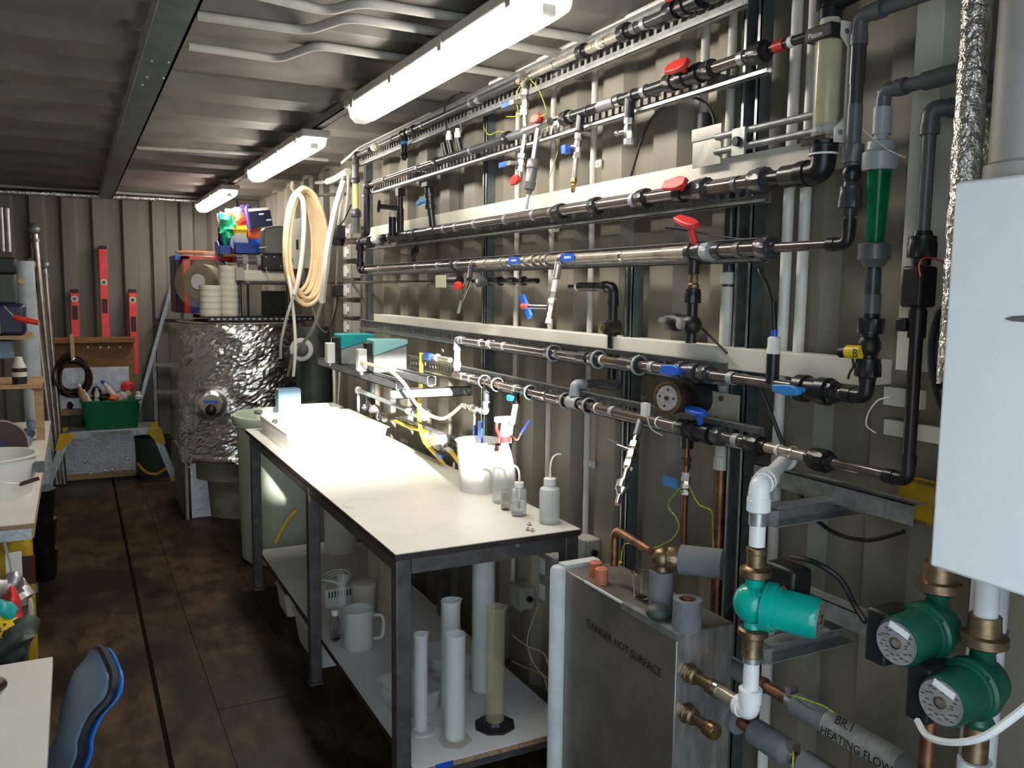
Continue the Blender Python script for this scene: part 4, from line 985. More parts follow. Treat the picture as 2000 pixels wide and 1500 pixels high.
# inclined chrome sample leg
b = R6.at(1253); e = W(1206, 985, x=1.26); d = (e - b).normalized(); L = (e - b).length
seg(R6.t, b, b + d * L * .22, .015, 'pvc_mid', 'tee_branch'); seg(R6.t, b + d * L * .2, b + d * L, .0105, 'chrome', 'sample_tube'); chrome_valve(R6.t, b + d * L * .45, d, .016, .085, 'chrome'); MB().lathe(b + d * L * .74, d, [(.012, 0), (.024, .006), (.024, .030), (.019, .034), (.010, .05), (.007, .075)], 14).build('sample_nozzle', 'chrome', R6.t); ring(R6.t, b + d * L * .86, d, .014, .005, 'yellow', 'ring')
q = b + d * L * .40; seg(R6.t, q, q + V((-.02, .05, .01)), .008, 'chrome', 'stem'); MB().bar(q + V((-.02, .045, .01)), q + V((-.02, .10, .012)), .016, .010, up=X).build('lever_grip', 'grey_plastic', R6.t)
valve(R6.t, R6.at(1372), Y, .036, .08, 'pvc_black', 'blue', V((-.3, 0, 1)), V((0, .95, .1)), .07, hw=.026); R6.u(1335, .034, .05, 'pvc'); R6.u(1405, .036, .05, 'pvc'); R6.p(1300, 1490, .019, 'pipe_brown'); R6.c(1440, .019, 'pvc_light'); R6.c(1325, .019, 'pvc_light'); R6.u(1475, .036, .07, 'pvc_black')
R6.p(1490, 1600, .016, 'pipe_brown'); R6.p(1498, 1575, .017, 'pipe_tan', 'sight_tube'); R6.r(1522, .017, .008, 'pvc_white'); R6.r(1548, .017, .008, 'chrome'); R6.u(1604, .038, .07, 'pvc_black'); R6.p(1600, 1760, .0165, 'pipe_brown')
# link between runs 5 and 6 at the left
a_ = R5.at(893); b_ = V((1.43, a_.y, zP6)); elbow(R5.t, R5.at(930), a_, b_, .020, 'pvc_light', .035); seg(R5.t, a_ - Z * .03, b_ + Z * .02, .018, 'pvc_light'); union(R5.t, b_ + Z * .045, Z, .026, .04, 'pvc_light')
# small tap left of the link
q = W(862, 700, x=1.41); t = thing('small_tap', 'small pale tap with knob left of the grey link pipe', 'tap', q)
seg(t, q + Y * .12, q - Y * .10, .016, 'stainless'); MB().ball(q + Y * .04, .024, 12).build('tap_body', 'pvc_white', t); MB().ball(q + V((0, -.02, .035)), .012, 10).build('tap_knob', 'chrome', t); MB().box(q.x - .02, q.x, q.y + .10, q.y + .16, q.z - .015, q.z + .015).build('tag', 'blue', t)
RS = 0.85
# pressure gauge with brass bezel
y_g = yat(1320, 1.44, zP5); q = W(1312, 778, x=1.40)
t = thing('pressure_gauge', 'round water meter with brass case and worn grey dial between the two lowest runs', 'gauge', q)
ax = V((-0.85, -0.25, 0.1)).normalized()
MB().lathe(q, ax, [(.032, -.07), (.040, -.05), (.044, -.04), (.046, 0), (.053, .004), (.053, .022), (.043, .024), (.041, .020)], 32).build('case', 'bronze', t); MB().lathe(q + ax * .0195, ax, [(.0395, 0), (.0395, .003)], 28).build('dial', 'dial', t); MB().lathe(q + ax * .0225, ax, [(.007, 0), (.007, .003)], 12).build('hub', 'print_dark', t)
u_, w_, _ = frame(ax)
for k in range(4):
    c_ = q + ax * .023 + (u_ * math.cos(k * 1.5) + w_ * math.sin(k * 1.5)) * .022; MB().lathe(c_, ax, [(.004, 0), (.004, .001)], 10).build('sub_dial', 'print_dark', t)
seg(t, q - ax * .06, q - ax * .10, .030, 'galv', 'collar'); MB().lathe(W(1362, 775, x=1.47), X, [(.05, -.03), (.055, 0), (.05, .04)], 20).build('rear_body', 'black', t)
MB().box(q.x - .075, q.x - .060, q.y + .012, q.y + .034, q.z - .045, q.z - .012).build('seal_tag', 'paper', t)
MB().tube(spline([V((q.x - .066, q.y + .02, q.z - .04)), V((q.x - .05, q.y + .02, q.z - .08)), V((q.x - .02, q.y + .01, q.z - .10))], 5), .0018, 6).build('seal_wire', 'hose_white', t)
t = thing('mounting_plate', 'cream mounting plate with bolt holes beside the water meter', 'plate', W(1404, 795, x=1.50))
pc = W(1404, 800, x=1.485); MB().box(1.485, 1.492, pc.y - .07, pc.y + .07, pc.z - .04, pc.z + .045).build('plate', 'plate_cream', t)
for dy, dz in ((.03, .03), (-.01, .03), (.005, -.025)): MB().cyl((1.486, pc.y + dy, pc.z + dz), (1.480, pc.y + dy, pc.z + dz), .008, n=10).build('bolt', 'bronze', t)
RS = 1.0
# junction plate above the upper trunking
q = W(1383, 284, x=1.46); t = thing('junction_plate', 'bent bright metal plate with a cable above the upper trunking', 'plate', q)
MB().box(1.455, 1.46, q.y - .055, q.y + .055, q.z - .052, q.z + .032).build('lower_plate', 'stainless', t); MB().box(1.452, 1.455, q.y - .057, q.y + .057, q.z + .015, q.z + .046).build('upper_plate', 'chrome', t)
MB().tube(spline([W(1396, 258, x=1.46), W(1392, 225, x=1.47), W(1372, 197, x=1.48), W(1340, 190, x=1.5), W(1300, 205, x=1.52), W(1262, 250, x=1.54), W(1232, 345, x=1.54)], 6), .004, 8).build('cable', 'black', t)
# twin bars behind the flow meter
t = thing('mounting_bars', 'pair of dull steel bars with a bolted clamp leading to the flow meter', 'bar', W(1500, 270, x=1.45))
for a, b_ in (((1400, 268), (1600, 233)), ((1398, 297), (1600, 262))):
    q0 = W(*a, x=1.45); q1 = V((1.45, yat(b_[0], 1.45, q0.z), q0.z)); seg(t, q0, q1, .0085, 'galv_dull', 'bar')
q = W(1438, 276, x=1.43); MB().box(1.435, 1.442, q.y - .022, q.y + .022, q.z - .032, q.z + .032).build('clamp_plate', 'galv', t); MB().cyl((1.437, q.y, q.z), (1.425, q.y, q.z), .012, n=6).build('bolt', 'black', t)
# ================================================================ vertical columns at the right end of the runs
# flow meter on run 3
yf = yat(1607, 1.43, zP3); zf = lambda py: zat(py, 1.43, yf)
fm = thing('flow_meter', 'tall clear flow meter tube with yellow-green liquid in a white bracket', 'flow meter', (1.43, yf, zP3))
elbow(R3.t, R3.at(1590), V((1.43, yf, zP3)), V((1.43, yf, zP3 + .1)), .026, 'pvc_black', .05)
seg(R3.t, V((1.43, yf, zP3 + .05)), V((1.43, yf, zf(283))), .030, 'pvc', 'socket'); ring(R3.t, V((1.43, yf, zf(302))), Z, .028, .004, 'pvc_pure', 'seal_ring')
z0, z1 = zf(270), zf(60)
MB().lathe(V((1.43, yf, z0)), Z, [(.030, 0), (.026, .02), (.0275, .05), (.0300, z1 - z0 - .03), (.027, z1 - z0), (.025, z1 - z0), (.0275, z1 - z0 - .03), (.0255, .05), (.024, .012)], 24).build('glass_tube', 'poly_clear', fm)
MB().lathe(V((1.43, yf, z0 + .03)), Z, [(.022, 0), (.0245, .02), (.027, (z1 - z0) * .80), (.001, (z1 - z0) * .80)], 20).build('liquid', 'yellow_liquid', fm)
MB().lathe(V((1.43, yf, z0 + .05)), Z, [(.004, 0), (.010, .03), (.010, .05), (.003, .06)], 12).build('float', 'stainless', fm)
bk = MB().box(1.396, 1.470, yf - .036, yf + .036, zf(82), zf(54)).build('top_block', 'black', fm, bev=.003)
MB().box(1.398, 1.464, yf - .032, yf + .036, zf(285), zf(268)).build('bottom_block', 'glass', fm, bev=.002)
zt_, zb_ = zf(52), zf(284); h_ = zt_ - zb_
M4 = Matrix((X, Z, -Y)).transposed().to_4x4(); M4.translation = V((1.445, yf - .038, zb_))
MB().prism([(-.030, 0), (.030, 0), (.034, .02), (.034, h_ - .02), (.030, h_), (-.026, h_), (-.026, h_ * .88), (-.004, h_ * .80), (-.004, h_ * .22), (-.030, h_ * .12)], .005, M4).build('bracket_plate', 'pvc_white', fm)
for dx, dz in ((-.018, .02), (.022, .02), (-.014, h_ - .02), (.022, h_ - .02)): MB().cyl((1.445 + dx, yf - .042, zb_ + dz), (1.445 + dx, yf - .046, zb_ + dz), .0055, n=10).build('screw', 'galv_dull', fm)
text(bk, 'Platon', .015, 'print_white', (1.3955, yf + .026, zf(76)), -Y, Z, 'lettering', .0003)
seg(fm, V((1.43, yf, z1 - .005)), V((1.43, yf, zf(36))), .021, 'sieve_cream', 'upper_sleeve'); seg(fm, V((1.43, yf, zf(38))), V((1.43, yf, zf(-40))), .024, 'pvc_black', 'upper_socket')
union(fm, V((1.43, yf, zf(5))), Z, .034, .05, 'pvc_black'); seg(fm, V((1.43, yf - .02, zf(8))), V((1.43, yf - .16, zf(-6))), .018, 'pvc_black', 'branch')
# column 2: rises from run 4
RS = 0.64
y2 = yat(1656, 1.43, zP4); z2 = lambda py: zat(py, 1.43, y2); P2 = lambda py: V((1.43, y2, z2(py)))
c2 = thing('riser_column', 'dark grey riser with two big nuts joining the clear pipe run, left of the green strainer', 'pipe', (1.43, y2, zP4))
elbow(c2, R4.at(1600), V((1.43, y2, zP4)), P2(430), .021, 'pvc_black', .04); seg(c2, V((1.43, y2, zP4 + .04)), P2(395), .017, 'pvc')
union(c2, P2(388), Z, .034, .07, 'pvc'); MB().ball(P2(340), .030, 14, (1, 1, 1.3)).build('valve_body', 'pvc_black', c2); union(c2, P2(298), Z, .032, .06, 'pvc_mid', flip=-1)
seg(c2, P2(290), P2(205), .024, 'pvc_mid', 'sleeve'); seg(c2, P2(210), P2(165), .022, 'pvc'); seg(c2, P2(165), P2(60), .0245, 'pvc', 'sleeve')
tp = V((1.43, y2, z2(32))); elbow(c2, P2(60), tp, tp - Y * .2, .025, 'pvc_mid', .045); seg(c2, tp - Y * .04, tp - Y * .42, .022, 'pvc_mid')
# column S: strainer between run 5 and the elbow above
yS = yat(1692, 1.43, zP5); zS = lambda py: zat(py, 1.43, yS); PS = lambda py: V((1.43, yS, zS(py)))
cs = thing('strainer_column', 'green see-through strainer cone between large grey nuts in a dark vertical pipe', 'strainer', (1.43, yS, zP5))
elbow(cs, R5.at(1640), V((1.43, yS, zP5)), PS(700), .024, 'pvc_black', .045); R5.p(1622, 1675, .018, 'pvc_black')
seg(cs, PS(760), PS(520), .022, 'pvc_black'); union(cs, PS(720), Z, .038, .06, 'pvc_black'); MB().ball(PS(675), .036, 14, (1, 1, 1.2)).build('valve_body', 'black', cs); union(cs, PS(635), Z, .040, .05, 'pvc_black', flip=-1)
seg(cs, PS(612), PS(575), .028, 'pvc_mid', 'sleeve'); seg(cs, PS(575), PS(525), .025, 'pvc', 'sleeve'); MB().lathe(PS(522), Z, [(.028, 0), (.040, .012), (.050, .016), (.050, .045), (.046, .048)], 20).build('lower_nut', 'pvc_mid', cs)
a_, b_ = zS(488), zS(328)
MB().lathe(V((1.43, yS, a_)), Z, [(.024, 0), (.0255, .006), (.037, b_ - a_), (.034, b_ - a_), (.022, .006)], 26).build('strainer_cone', 'green_glass', cs)
MB().lathe(V((1.43, yS, a_ + .01)), Z, [(.014, 0), (.020, b_ - a_ - .03)], 18).build('mesh_basket', 'pump_green', cs)
MB().lathe(PS(333), Z, [(.048, 0), (.053, .006), (.053, .034), (.042, .040), (.040, .055), (.030, .058)], 22).build('upper_nut', 'pvc_light', cs); seg(cs, PS(285), PS(262), .023, 'pvc_light', 'neck'); seg(cs, PS(263), PS(210), .0285, 'pvc_light', 'sleeve')
tp = V((1.43, yS, zS(178))); seg(cs, PS(212), tp, .021, 'pvc_mid'); elbow(cs, PS(210), tp, tp - Y * .2, .023, 'pvc_mid', .04); q = tp - Y * .09; seg(cs, tp - Y * .03, q, .021, 'pvc_mid'); seg(cs, q, q - Y * .10 + Z * .004, .027, 'pvc_mid', 'coupling'); union(cs, q - Y * .13, Y, .042, .06, 'pvc_mid'); seg(cs, q - Y * .15, q - Y * .34, .022, 'pvc_mid')
wire([W(1685, 252, x=1.40), W(1705, 270, x=1.40), W(1735, 292, x=1.40), W(1768, 308, x=1.40)], 'thin white tie wire across the top of the green strainer', 'hose_white', .0014, 'tie_wire', 'wire')
RS = 0.9
# yellow marked tag by the strainer valve
q = W(1664, 687, x=1.40); t = thing('marked_tag', 'yellow tag marked B on a short black sleeve left of the black valve', 'tag', q)
seg(t, W(1642, 688, x=1.41), W(1662, 687, x=1.41), .013, 'black', 'sleeve'); seg(t, W(1656, 687, x=1.41), W(1684, 688, x=1.41), .0155, 'yellow', 'tag_body'); p = W(1664, 697, x=1.392)
text(t, 'B', .024, 'print_dark', p, -Y, Z, 'lettering', .0003); MB().tube(spline([W(1665, 700, x=1.41), W(1667, 715, x=1.41), W(1660, 728, x=1.41), W(1656, 740, x=1.41)], 4), .003, 6).build('sleeve_cable', 'black', t)
# column 3: drops to run 6
RS = 0.62
y3 = yat(1772, 1.43, zP6); z3_ = lambda py: zat(py, 1.43, y3); P3 = lambda py: V((1.43, y3, z3_(py)))
c3 = thing('drop_column', 'long black drop pipe with big unions ending in an elbow at the lowest run', 'pipe', (1.43, y3, zP6))
elbow(c3, R6.at(1700), V((1.43, y3, zP6)), P3(800), .022, 'pvc_black', .04); seg(c3, V((1.43, y3, zP6 + .03)), P3(655), .0205, 'pvc_black'); seg(c3, P3(660), P3(605), .027, 'pvc_black', 'sleeve'); seg(c3, P3(610), P3(560), .0225, 'black'); MB().box(1.405, 1.455, y3 - .020, y3 + .024, z3_(600), z3_(520)).build('solenoid_body', 'black', c3, bev=.006)
MB().box(1.41, 1.45, y3 + .012, y3 + .034, z3_(648), z3_(622)).build('solenoid_plug', 'black', c3, bev=.003)
union(c3, P3(485), Z, .040, .065, 'pvc_black'); seg(c3, P3(500), P3(225), .0205, 'pvc_mid'); tp = V((1.43, y3, z3_(212))); elbow(c3, P3(240), tp, tp + V((.05, -.05, 0)), .026, 'pvc_mid', .038); seg(c3, tp + V((.02, -.02, 0)), tp + V((.09, -.10, 0)), .022, 'pvc_mid')
wire([W(1798, 540, x=1.37), W(1796, 515, x=1.38), W(1810, 503, x=1.38), W(1838, 510, x=1.40), W(1850, 520, x=1.42)], 'thin red wire looping from the black drop pipe', 'red', .0022, 'red_wire', 'wire')
RS = 1.0
# vertical white trunking behind
yT0, yT1 = W(1837, 130, x=1.50).y, W(1785, 130, x=1.50).y
t = thing('white_trunking', 'wide cream upright trunking behind the grey pipes at right', 'trunking', (1.5, (yT0 + yT1) / 2, 1.4)); zb_ = W(1745, 722, x=1.5).z
MB().box(1.506, XW - .002, yT0, yT1, zb_, 2.47).build('trough', 'trunking', t); MB().box(1.50, 1.506, yT0 - .001, yT1 + .001, zb_, 2.47).build('lid', 'trunking', t, bev=.002)
# foil sleeve duct
pf = W(1903, 100, x=1.36); t = thing('foil_duct', 'crinkled foil wrapped upright pipe beside the white boiler', 'duct', (1.36, pf.y, 1.2))
random.seed(5)
def crinkle(c, z0, z1, r, n=26, nz=46, amp=.0018):
    m = MB(); 
    for i in range(nz + 1):
        for k in range(n):
            a = 2 * PI * k / n; rr = r + random.uniform(-amp, amp); m.v.append(V((c[0] + rr * math.cos(a), c[1] + rr * math.sin(a), z0 + (z1 - z0) * i / nz + random.uniform(-.004, .004))))
    for i in range(nz):
        for k in range(n): m.f.append([i * n + k, i * n + (k + 1) % n, (i + 1) * n + (k + 1) % n, (i + 1) * n + k])
    m.f.append([k for k in range(n)][::-1]); m.f.append([nz * n + k for k in range(n)])
    return m
crinkle((1.36, pf.y), 1.50, 2.47, .0235).build('foil_wrap', 'foil_duct', t)
# flue above the boiler
zbt_ = W(1865, 355, x=1.15).z + .0005
t = thing('flue_pipe', 'thick grey flue pipe rising from the top of the boiler', 'flue', (1.222, .762, 1.82)); seg(t, (1.222, .762, zbt_), (1.222, .762, 2.472), .056, 'duct_grey', n=32)
MB().lathe(V((1.222, .762, zbt_)), Z, [(.062, 0), (.062, .02), (.057, .024)], 32, closed=False).build('flue_collar', 'duct_grey', t)
crk = thing('foil_patch', 'scrap of crinkled foil lagging between flue and upright pipe', 'lagging', W(1910, 290, x=1.45)); q = W(1912, 285, x=1.45); crinkle((1.45, q.y), q.z - .05, q.z + .045, .018, 18, 12).build('foil_wrap', 'foil_duct', crk)
# boiler
BX = 1.15; yb1 = W(1865, 355, x=BX).y; zbt, zbb = W(1865, 355, x=BX).z, W(1812, 1105, x=BX).z
bo = thing('wall_boiler', 'plain white wall hung boiler casing at the right edge', 'boiler', (1.33, yb1 - .23, zbb))
MB().box(BX, 1.52, yb1 - .46, yb1, zbb, zbt).build('casing', 'boiler_white', bo, bev=.005)
q = W(1985, 622, x=BX - .001); M4 = Matrix((-Y, Z, -X)).transposed().to_4x4(); M4.translation = V((BX, q.y, q.z))
MB().prism([(-.017, -.001), (-.006, .003), (.02, .005), (.06, .006), (.06, -.006), (.02, -.005), (-.006, -.004)], .0012, M4).build('dark_badge', 'grey_plastic', bo)
for dy, r_, m_ in ((-.06, .014, 'bronze'), (-.16, .02, 'pvc_mid'), (-.26, .014, 'copper')): seg(bo, V((1.33, yb1 + dy, zbb + .01)), V((1.33, yb1 + dy, zbb - .05)), r_, m_, 'stub_pipe')
# ================================================================ pumps
def motor_pump(label, fc, ax, r, L, m, face_m, vdir=Z, box=None, text_band=True, col=None, name='circulation_pump'):
    """fc = centre of the motor end face, ax = direction the face looks"""
    ax = V(ax).normalized(); back = fc - ax * (L + r * .9); t = thing(name, label, 'pump', V((back.x, back.y, back.z - r * 1.3)))
    MB().lathe(fc, -ax, [(r * .90, 0), (r * .97, .006), (r, L * .12), (r, L * .72), (r * 1.10, L * .74), (r * 1.10, L * .80), (r * 1.22, L * .84), (r * 1.22, L), (r * 1.05, L + .004)], 32).build('motor', m, t)
    fo = MB().lathe(fc + ax * .001, -ax, [(r * .86, -.001), (r * .86, .004)], 32).build('name_plate', face_m, t); MB().lathe(fc, ax, [(r * .24, 0), (r * .24, .004), (r * .18, .005), (r * .18, .002)], 16).build('vent_screw', 'bronze', t)
    u, w, _ = frame(ax)
    mm = MB()
    for k in range(26):
        a = 2 * PI * k / 26 + .1; rr = r * (.45 + .35 * ((k * 7) % 5) / 5); c = fc + ax * .0022 + (u * math.cos(a) + w * math.sin(a)) * rr
        mm.bar(c - u * .003, c + u * .003, .0015, .0006, up=ax)
    mm.build('plate_print', 'print_dark', fo)
    for k in range(4):
        a = PI / 4 + k * PI / 2; c = fc - ax * L * .9 + (u * math.cos(a) + w * math.sin(a)) * r * 1.08; MB().cyl(c + ax * .010, c - ax * .02, r * .10, n=8).build('flange_bolt', m, t)
    vc = fc - ax * (L + r * .55)
    MB().ball(vc, r * 1.05, 18, (1, 1, 1.0)).build('volute', m, t)
    MB().lathe(vc - vdir * r * 1.75, vdir, [(r * .50, 0), (r * .62, r * .2), (r * .45, r * .5), (r * .62, r * 1.75), (r * .45, r * 3.0), (r * .62, r * 3.3), (r * .50, r * 3.5)], 20).build('flow_body', m, t)
    return t, vc
# teal pump column: white pipe - bronze nuts - pump - white pipe to the tank
xq = 1.23; pc = W(1483, 960, x=xq); yq = pc.y; zq = lambda py: zat(py, xq, yq); PQ = lambda py: V((xq, yq, zq(py)))
axp = V((.50, -.86, -.04)).normalized(); rT = .042
t, vc = motor_pump('bright teal circulation pump on white plastic pipe above the steel tank', V((xq, yq, zq(1178))) + axp * (.108 + rT * .55), axp, rT, .108, 'teal', 'dial')
dv = V((xq, yq, zq(1178))) - vc
# terminal box of the pump
q = V((xq, yq, zq(1165))) + V((.075, .005, .0)); MB().box(q.x - .02, q.x + .035, q.y - .055, q.y + .03, q.z - .065, q.z + .06).build('terminal_box', 'black', t, bev=.008); MB().lathe(V((q.x - .0195, q.y - .03, q.z + .012)), -X, [(.010, 0), (.010, .004), (.006, .005)], 14).build('red_dial', 'red_bright', t)
MB().lathe(PQ(1127), Z, [(.026, 0), (.033, .004), (.033, .018), (.024, .020), (.020, .024), (.019, .05), (.021, .052), (.021, .062), (.016, .064)], 16).build('upper_nut', 'bronze', t)
MB().lathe(PQ(1225), -Z, [(.026, 0), (.031, .004), (.031, .016), (.022, .020), (.020, .05), (.022, .054), (.022, .062), (.017, .064)], 16).build('lower_nut', 'bronze', t)
w = thing('white_plastic_pipe', 'white plastic pipe rising from the teal pump to a double elbow at the wall', 'pipe', PQ(1070)); seg(w, PQ(1066), PQ(985), .0165, 'pvc_pure'); MB().lathe(PQ(1000), Z, [(.020, 0), (.0245, .003), (.0245, .026), (.022, .028), (.0225, .04)], 20).build('socket', 'pvc_pure', w)
tp = V((xq, yq, zq(950))); e2 = V((1.525, yat(1548, 1.525, tp.z + .01), tp.z + .012)); dd2 = (e2 - tp).normalized(); elbow(w, PQ(985), tp, e2, .0215, 'pvc_pure', .030); seg(w, tp + dd2 * .03, e2, .0165, 'pvc_pure'); MB().lathe(tp + dd2 * .05, dd2, [(.0245, 0), (.0245, .03), (.02, .032)], 20).build('socket', 'pvc_pure', w); MB().lathe(e2 - dd2 * .09, dd2, [(.0205, 0), (.0255, .003), (.0255, .03), (.021, .034)], 20).build('socket', 'pvc_white', w)
w2 = thing('white_plastic_pipe', 'white plastic pipe dropping from the teal pump to an elbow at the tank outlet', 'pipe', PQ(1390)); seg(w2, PQ(1288), PQ(1375), .0165, 'pvc_pure'); MB().lathe(PQ(1372), Z, [(.020, 0), (.0245, .003), (.0245, .030), (.02, .032)], 20).build('socket', 'pvc_pure', w2)
bt = V((xq, yq, zq(1388))); elbow(w2, PQ(1330), bt, bt + Y * .1, .0215, 'pvc_pure', .026)
# brackets for the pump column
def arm(pa, label):
    c = PQ(pa); t = thing('strut_arm', label, 'bracket', c, 'strut arms holding the teal pump'); x0, x1 = xq + .035, 1.519
    m = MB(); z0, z1 = c.z - .021, c.z + .021; ya, yb = c.y - .015, c.y + .026
    m.box(x0, x1, yb - .0025, yb, z0, z1); m.build('back_web', 'galv_dull', t); MB().box(x0, x1, ya, yb, z1 - .0025, z1).build('top_flange', 'galv', t); MB().box(x0, x1, ya, yb, z0, z0 + .0025).build('bottom_flange', 'galv', t)
    ring(t, c, Z, .0168, .028, 'galv', 'pipe_clamp'); MB().box(xq + .017, x0 + .004, c.y - .018, c.y + .014, c.z - .016, c.z + .016).build('clamp_block', 'galv', t)
arm(1012, 'galvanised strut arm clamping the white pipe above the teal pump'); arm(1280, 'galvanised strut arm clamping the white pipe below the teal pump')
for (pya, yoff, label) in ((955, .17, 'dull steel strut bracket behind the white double elbow'), (1195, .17, 'dull steel strut bracket on the wall behind the teal pump')):
    c = PQ(pya) + Y * .0; p0 = W(1400, pya - 20, x=1.46); z_ = c.z - .01
    m = MB(); y0, y1 = yq - .20, yq + .24; m.box(1.44, 1.48, y0, y1, z_ - .002, z_); m.box(1.44, 1.442, y0, y1, z_ - .04, z_); m.box(1.44, 1.48, y0, y1, z_ - .042, z_ - .040)
    tag(m.build('cross_strut', 'galv_dull'), label, 'bracket')
# cables of the teal pump
wire([V((xq + .10, yq, zq(1100))), W(1590, 1098, x=1.32), W(1640, 1130, x=1.34), W(1668, 1180, x=1.34), W(1690, 1215, x=1.32)], 'thick black power cable arching from the teal pump to the green pump', 'black', .0055, 'power_cable', 'cable')
wire([W(1480, 745, x=1.45), W(1530, 870, x=1.47), W(1570, 980, x=1.48), W(1620, 1035, x=1.48), W(1690, 1055, x=1.46), W(1765, 1038, x=1.44)], 'long black cable drooping behind the white double elbow', 'black', .005, 'power_cable', 'cable')
# two dark green pumps
for i, (fx, fy, lab) in enumerate(((1751, 1256, 'dark green circulation pump, the upper one left under the boiler'), (1838, 1372, 'dark green circulation pump, the lower one with the white cable'))):
    fc = W(fx, fy, x=1.16); t, vc = motor_pump(lab, fc, V((-1, -.08, -.05)), .041, .085, 'pump_green', 'pump_plate')
    ax = V((-1, -.08, -.05)).normalized()
    MB().box(fc.x + .012, fc.x + .085, fc.y + .030, fc.y + .072, fc.z - .058, fc.z + .035).build('terminal_box', 'black', t, bev=.006)
    c_ = fc + V((-.004, -.006, .024)); MB().bar(c_ + V((0, .018, .006)), c_ + V((0, -.018, -.004)), .0015, .011, up=Z).build('white_sticker', 'pvc_pure', t)
    MB().lathe(vc + Z * .062, Z, [(.030, 0), (.036, .004), (.036, .018), (.026, .020), (.024, .05)], 16).build('union_nut', 'bronze', t); seg(t, vc + Z * .10, V((vc.x, vc.y, zbb - (.002 if i == 0 else .01))), .018, 'bronze' if i == 0 else 'lagging_white', 'riser'); seg(t, vc - Z * .06, vc - Z * .14, .019, 'bronze', 'lower_tail'); seg(t, vc - Z * .13, V((vc.x, vc.y, .35)), .014 if i == 0 else .026, 'copper' if i == 0 else 'lagging_white', 'lower_pipe')
fc = W(1838, 1372, x=1.16)
wire([W(1792, 1408, x=1.16), W(1812, 1438, x=1.13), W(1860, 1450, x=1.11), W(1920, 1440, x=1.10), W(1980, 1400, x=1.10), W(2040, 1350, x=1.10)], 'white power cable curving out of the lower green pump', 'pvc_pure', .0055, 'power_cable', 'cable')
# lagged pipe behind the pumps
pz = W(1930, 1200, x=1.40); t = thing('lagged_pipe', 'pale grey lagged upright pipe behind the green pumps', 'pipe', (1.40, pz.y, .2)); seg(t, (1.40, pz.y, .2), (1.40, pz.y, zbb - .01), .030, 'lagging_white'); ring(t, V((1.40, pz.y, W(1930, 1240, x=1.40).z)), Z, .030, .02, 'pvc_mid', 'tape_band')
# cream boards with wiring behind column 3, wall cable coil
t = thing('wall_board', 'cream board fixed to the wall behind the black drop pipe', 'board', W(1790, 830, x=1.54)); 
for (a, b_, c_, d_) in ((1730, 755, 1800, 800), (1730, 818, 1840, 868)):
    p, q = W(a, b_, x=1.54), W(c_, d_, x=1.54); MB().box(1.535, 1.552, q.y, p.y, q.z, p.z).build('panel', 'trunking', t)
t = thing('cable_loop', 'loop of dark cable hanging between the drop pipe and boiler', 'cable', W(1835, 680, x=1.42)); MB().tube(spline([W(a, b_, x=1.42) for a, b_ in ((1850, 590), (1828, 620), (1818, 680), (1822, 740), (1836, 790), (1850, 800))], 5), .006, 8).build('cable', 'black', t); MB().tube(spline([W(a, b_, x=1.43) for a, b_ in ((1852, 600), (1836, 640), (1830, 700), (1840, 760))], 5), .006, 8).build('cable', 'black', t)
wire([W(a, b_, x=1.42) for a, b_ in ((1738, 776), (1715, 782), (1697, 805), (1692, 830), (1710, 846))], 'thin white wire looping beside the black elbow', 'hose_white', .0015, 'thin_wire', 'wire')
t = thing('mustard_box', 'dark mustard yellow box on the wall behind the boiler', 'box', W(1790, 985, x=1.53)); p, q = W(1752, 935, x=1.5), W(1830, 1035, x=1.5); MB().box(1.50, XW - .003, q.y, p.y, q.z, p.z).build('case', 'mustard', t, bev=.006); MB().box(1.497, 1.50, q.y + .01, p.y - .01, q.z + .01, p.z - .01).build('cover', 'mustard', t, bev=.002)

# ================================================================ hot water tank
TX0 = 1.20; a_ = W(1322, 1240, x=TX0); b_ = W(1103, 1112, x=TX0); TZ = (a_.z + b_.z) / 2; ty0, ty1 = a_.y, b_.y; TX1 = W(1432, 1235, y=ty0).x
tk = thing('steel_tank', 'tall narrow steel hot water tank with handwritten warning', 'tank', ((TX0 + TX1) / 2, (ty0 + ty1) / 2, 0))
MB().box(TX0, TX1, ty0, ty1, .06, TZ).build('body', 'tank_steel', tk, bev=.004); MB().box(TX0 + .003, TX1 - .003, ty0 - .002, ty0 + .0, .06, TZ - .004).build('end_panel', 'tank_end', tk)
for y in (ty0 + .05, ty1 - .09):
    for x in (TX0 + .01, TX1 - .05): MB().box(x, x + .04, y, y + .04, 0, .06).build('foot', 'black', tk)
MB().box(TX0 - .0015, TX0 + .02, ty0 - .003, ty0 + .22, TZ - .016, TZ + .001).build('seam_tape', 'galv_dull', tk); MB().box(TX0 - .001, TX0 + .004, ty0 + .22, ty0 + .40, TZ - .004, TZ + .0015).build('seam_tape', 'laminate_grey', tk)
p = W(1145, 1222, x=TX0 - .001); q = W(1268, 1308, x=TX0 - .001)
text(tk, 'DANGER HOT SURFACE', .0305, 'print_dark', p, q - p, Z - (q - p).normalized() * (q - p).normalized().z, 'warning_lettering', .0004)
MB().lathe(V((TX0 - .006, ty1 + .02, .0)), Z, [(.026, 0), (.026, TZ - .005), (.020, TZ + .004)], 18).build('lagging', 'lagging_white', tk); MB().box(TX0, TX1 - .05, ty1 + .0, ty1 + .035, TZ - .02, TZ + .012).build('lagging_top', 'lagging_white', tk)
Tt = lambda px, py: W(px, py, z=TZ)
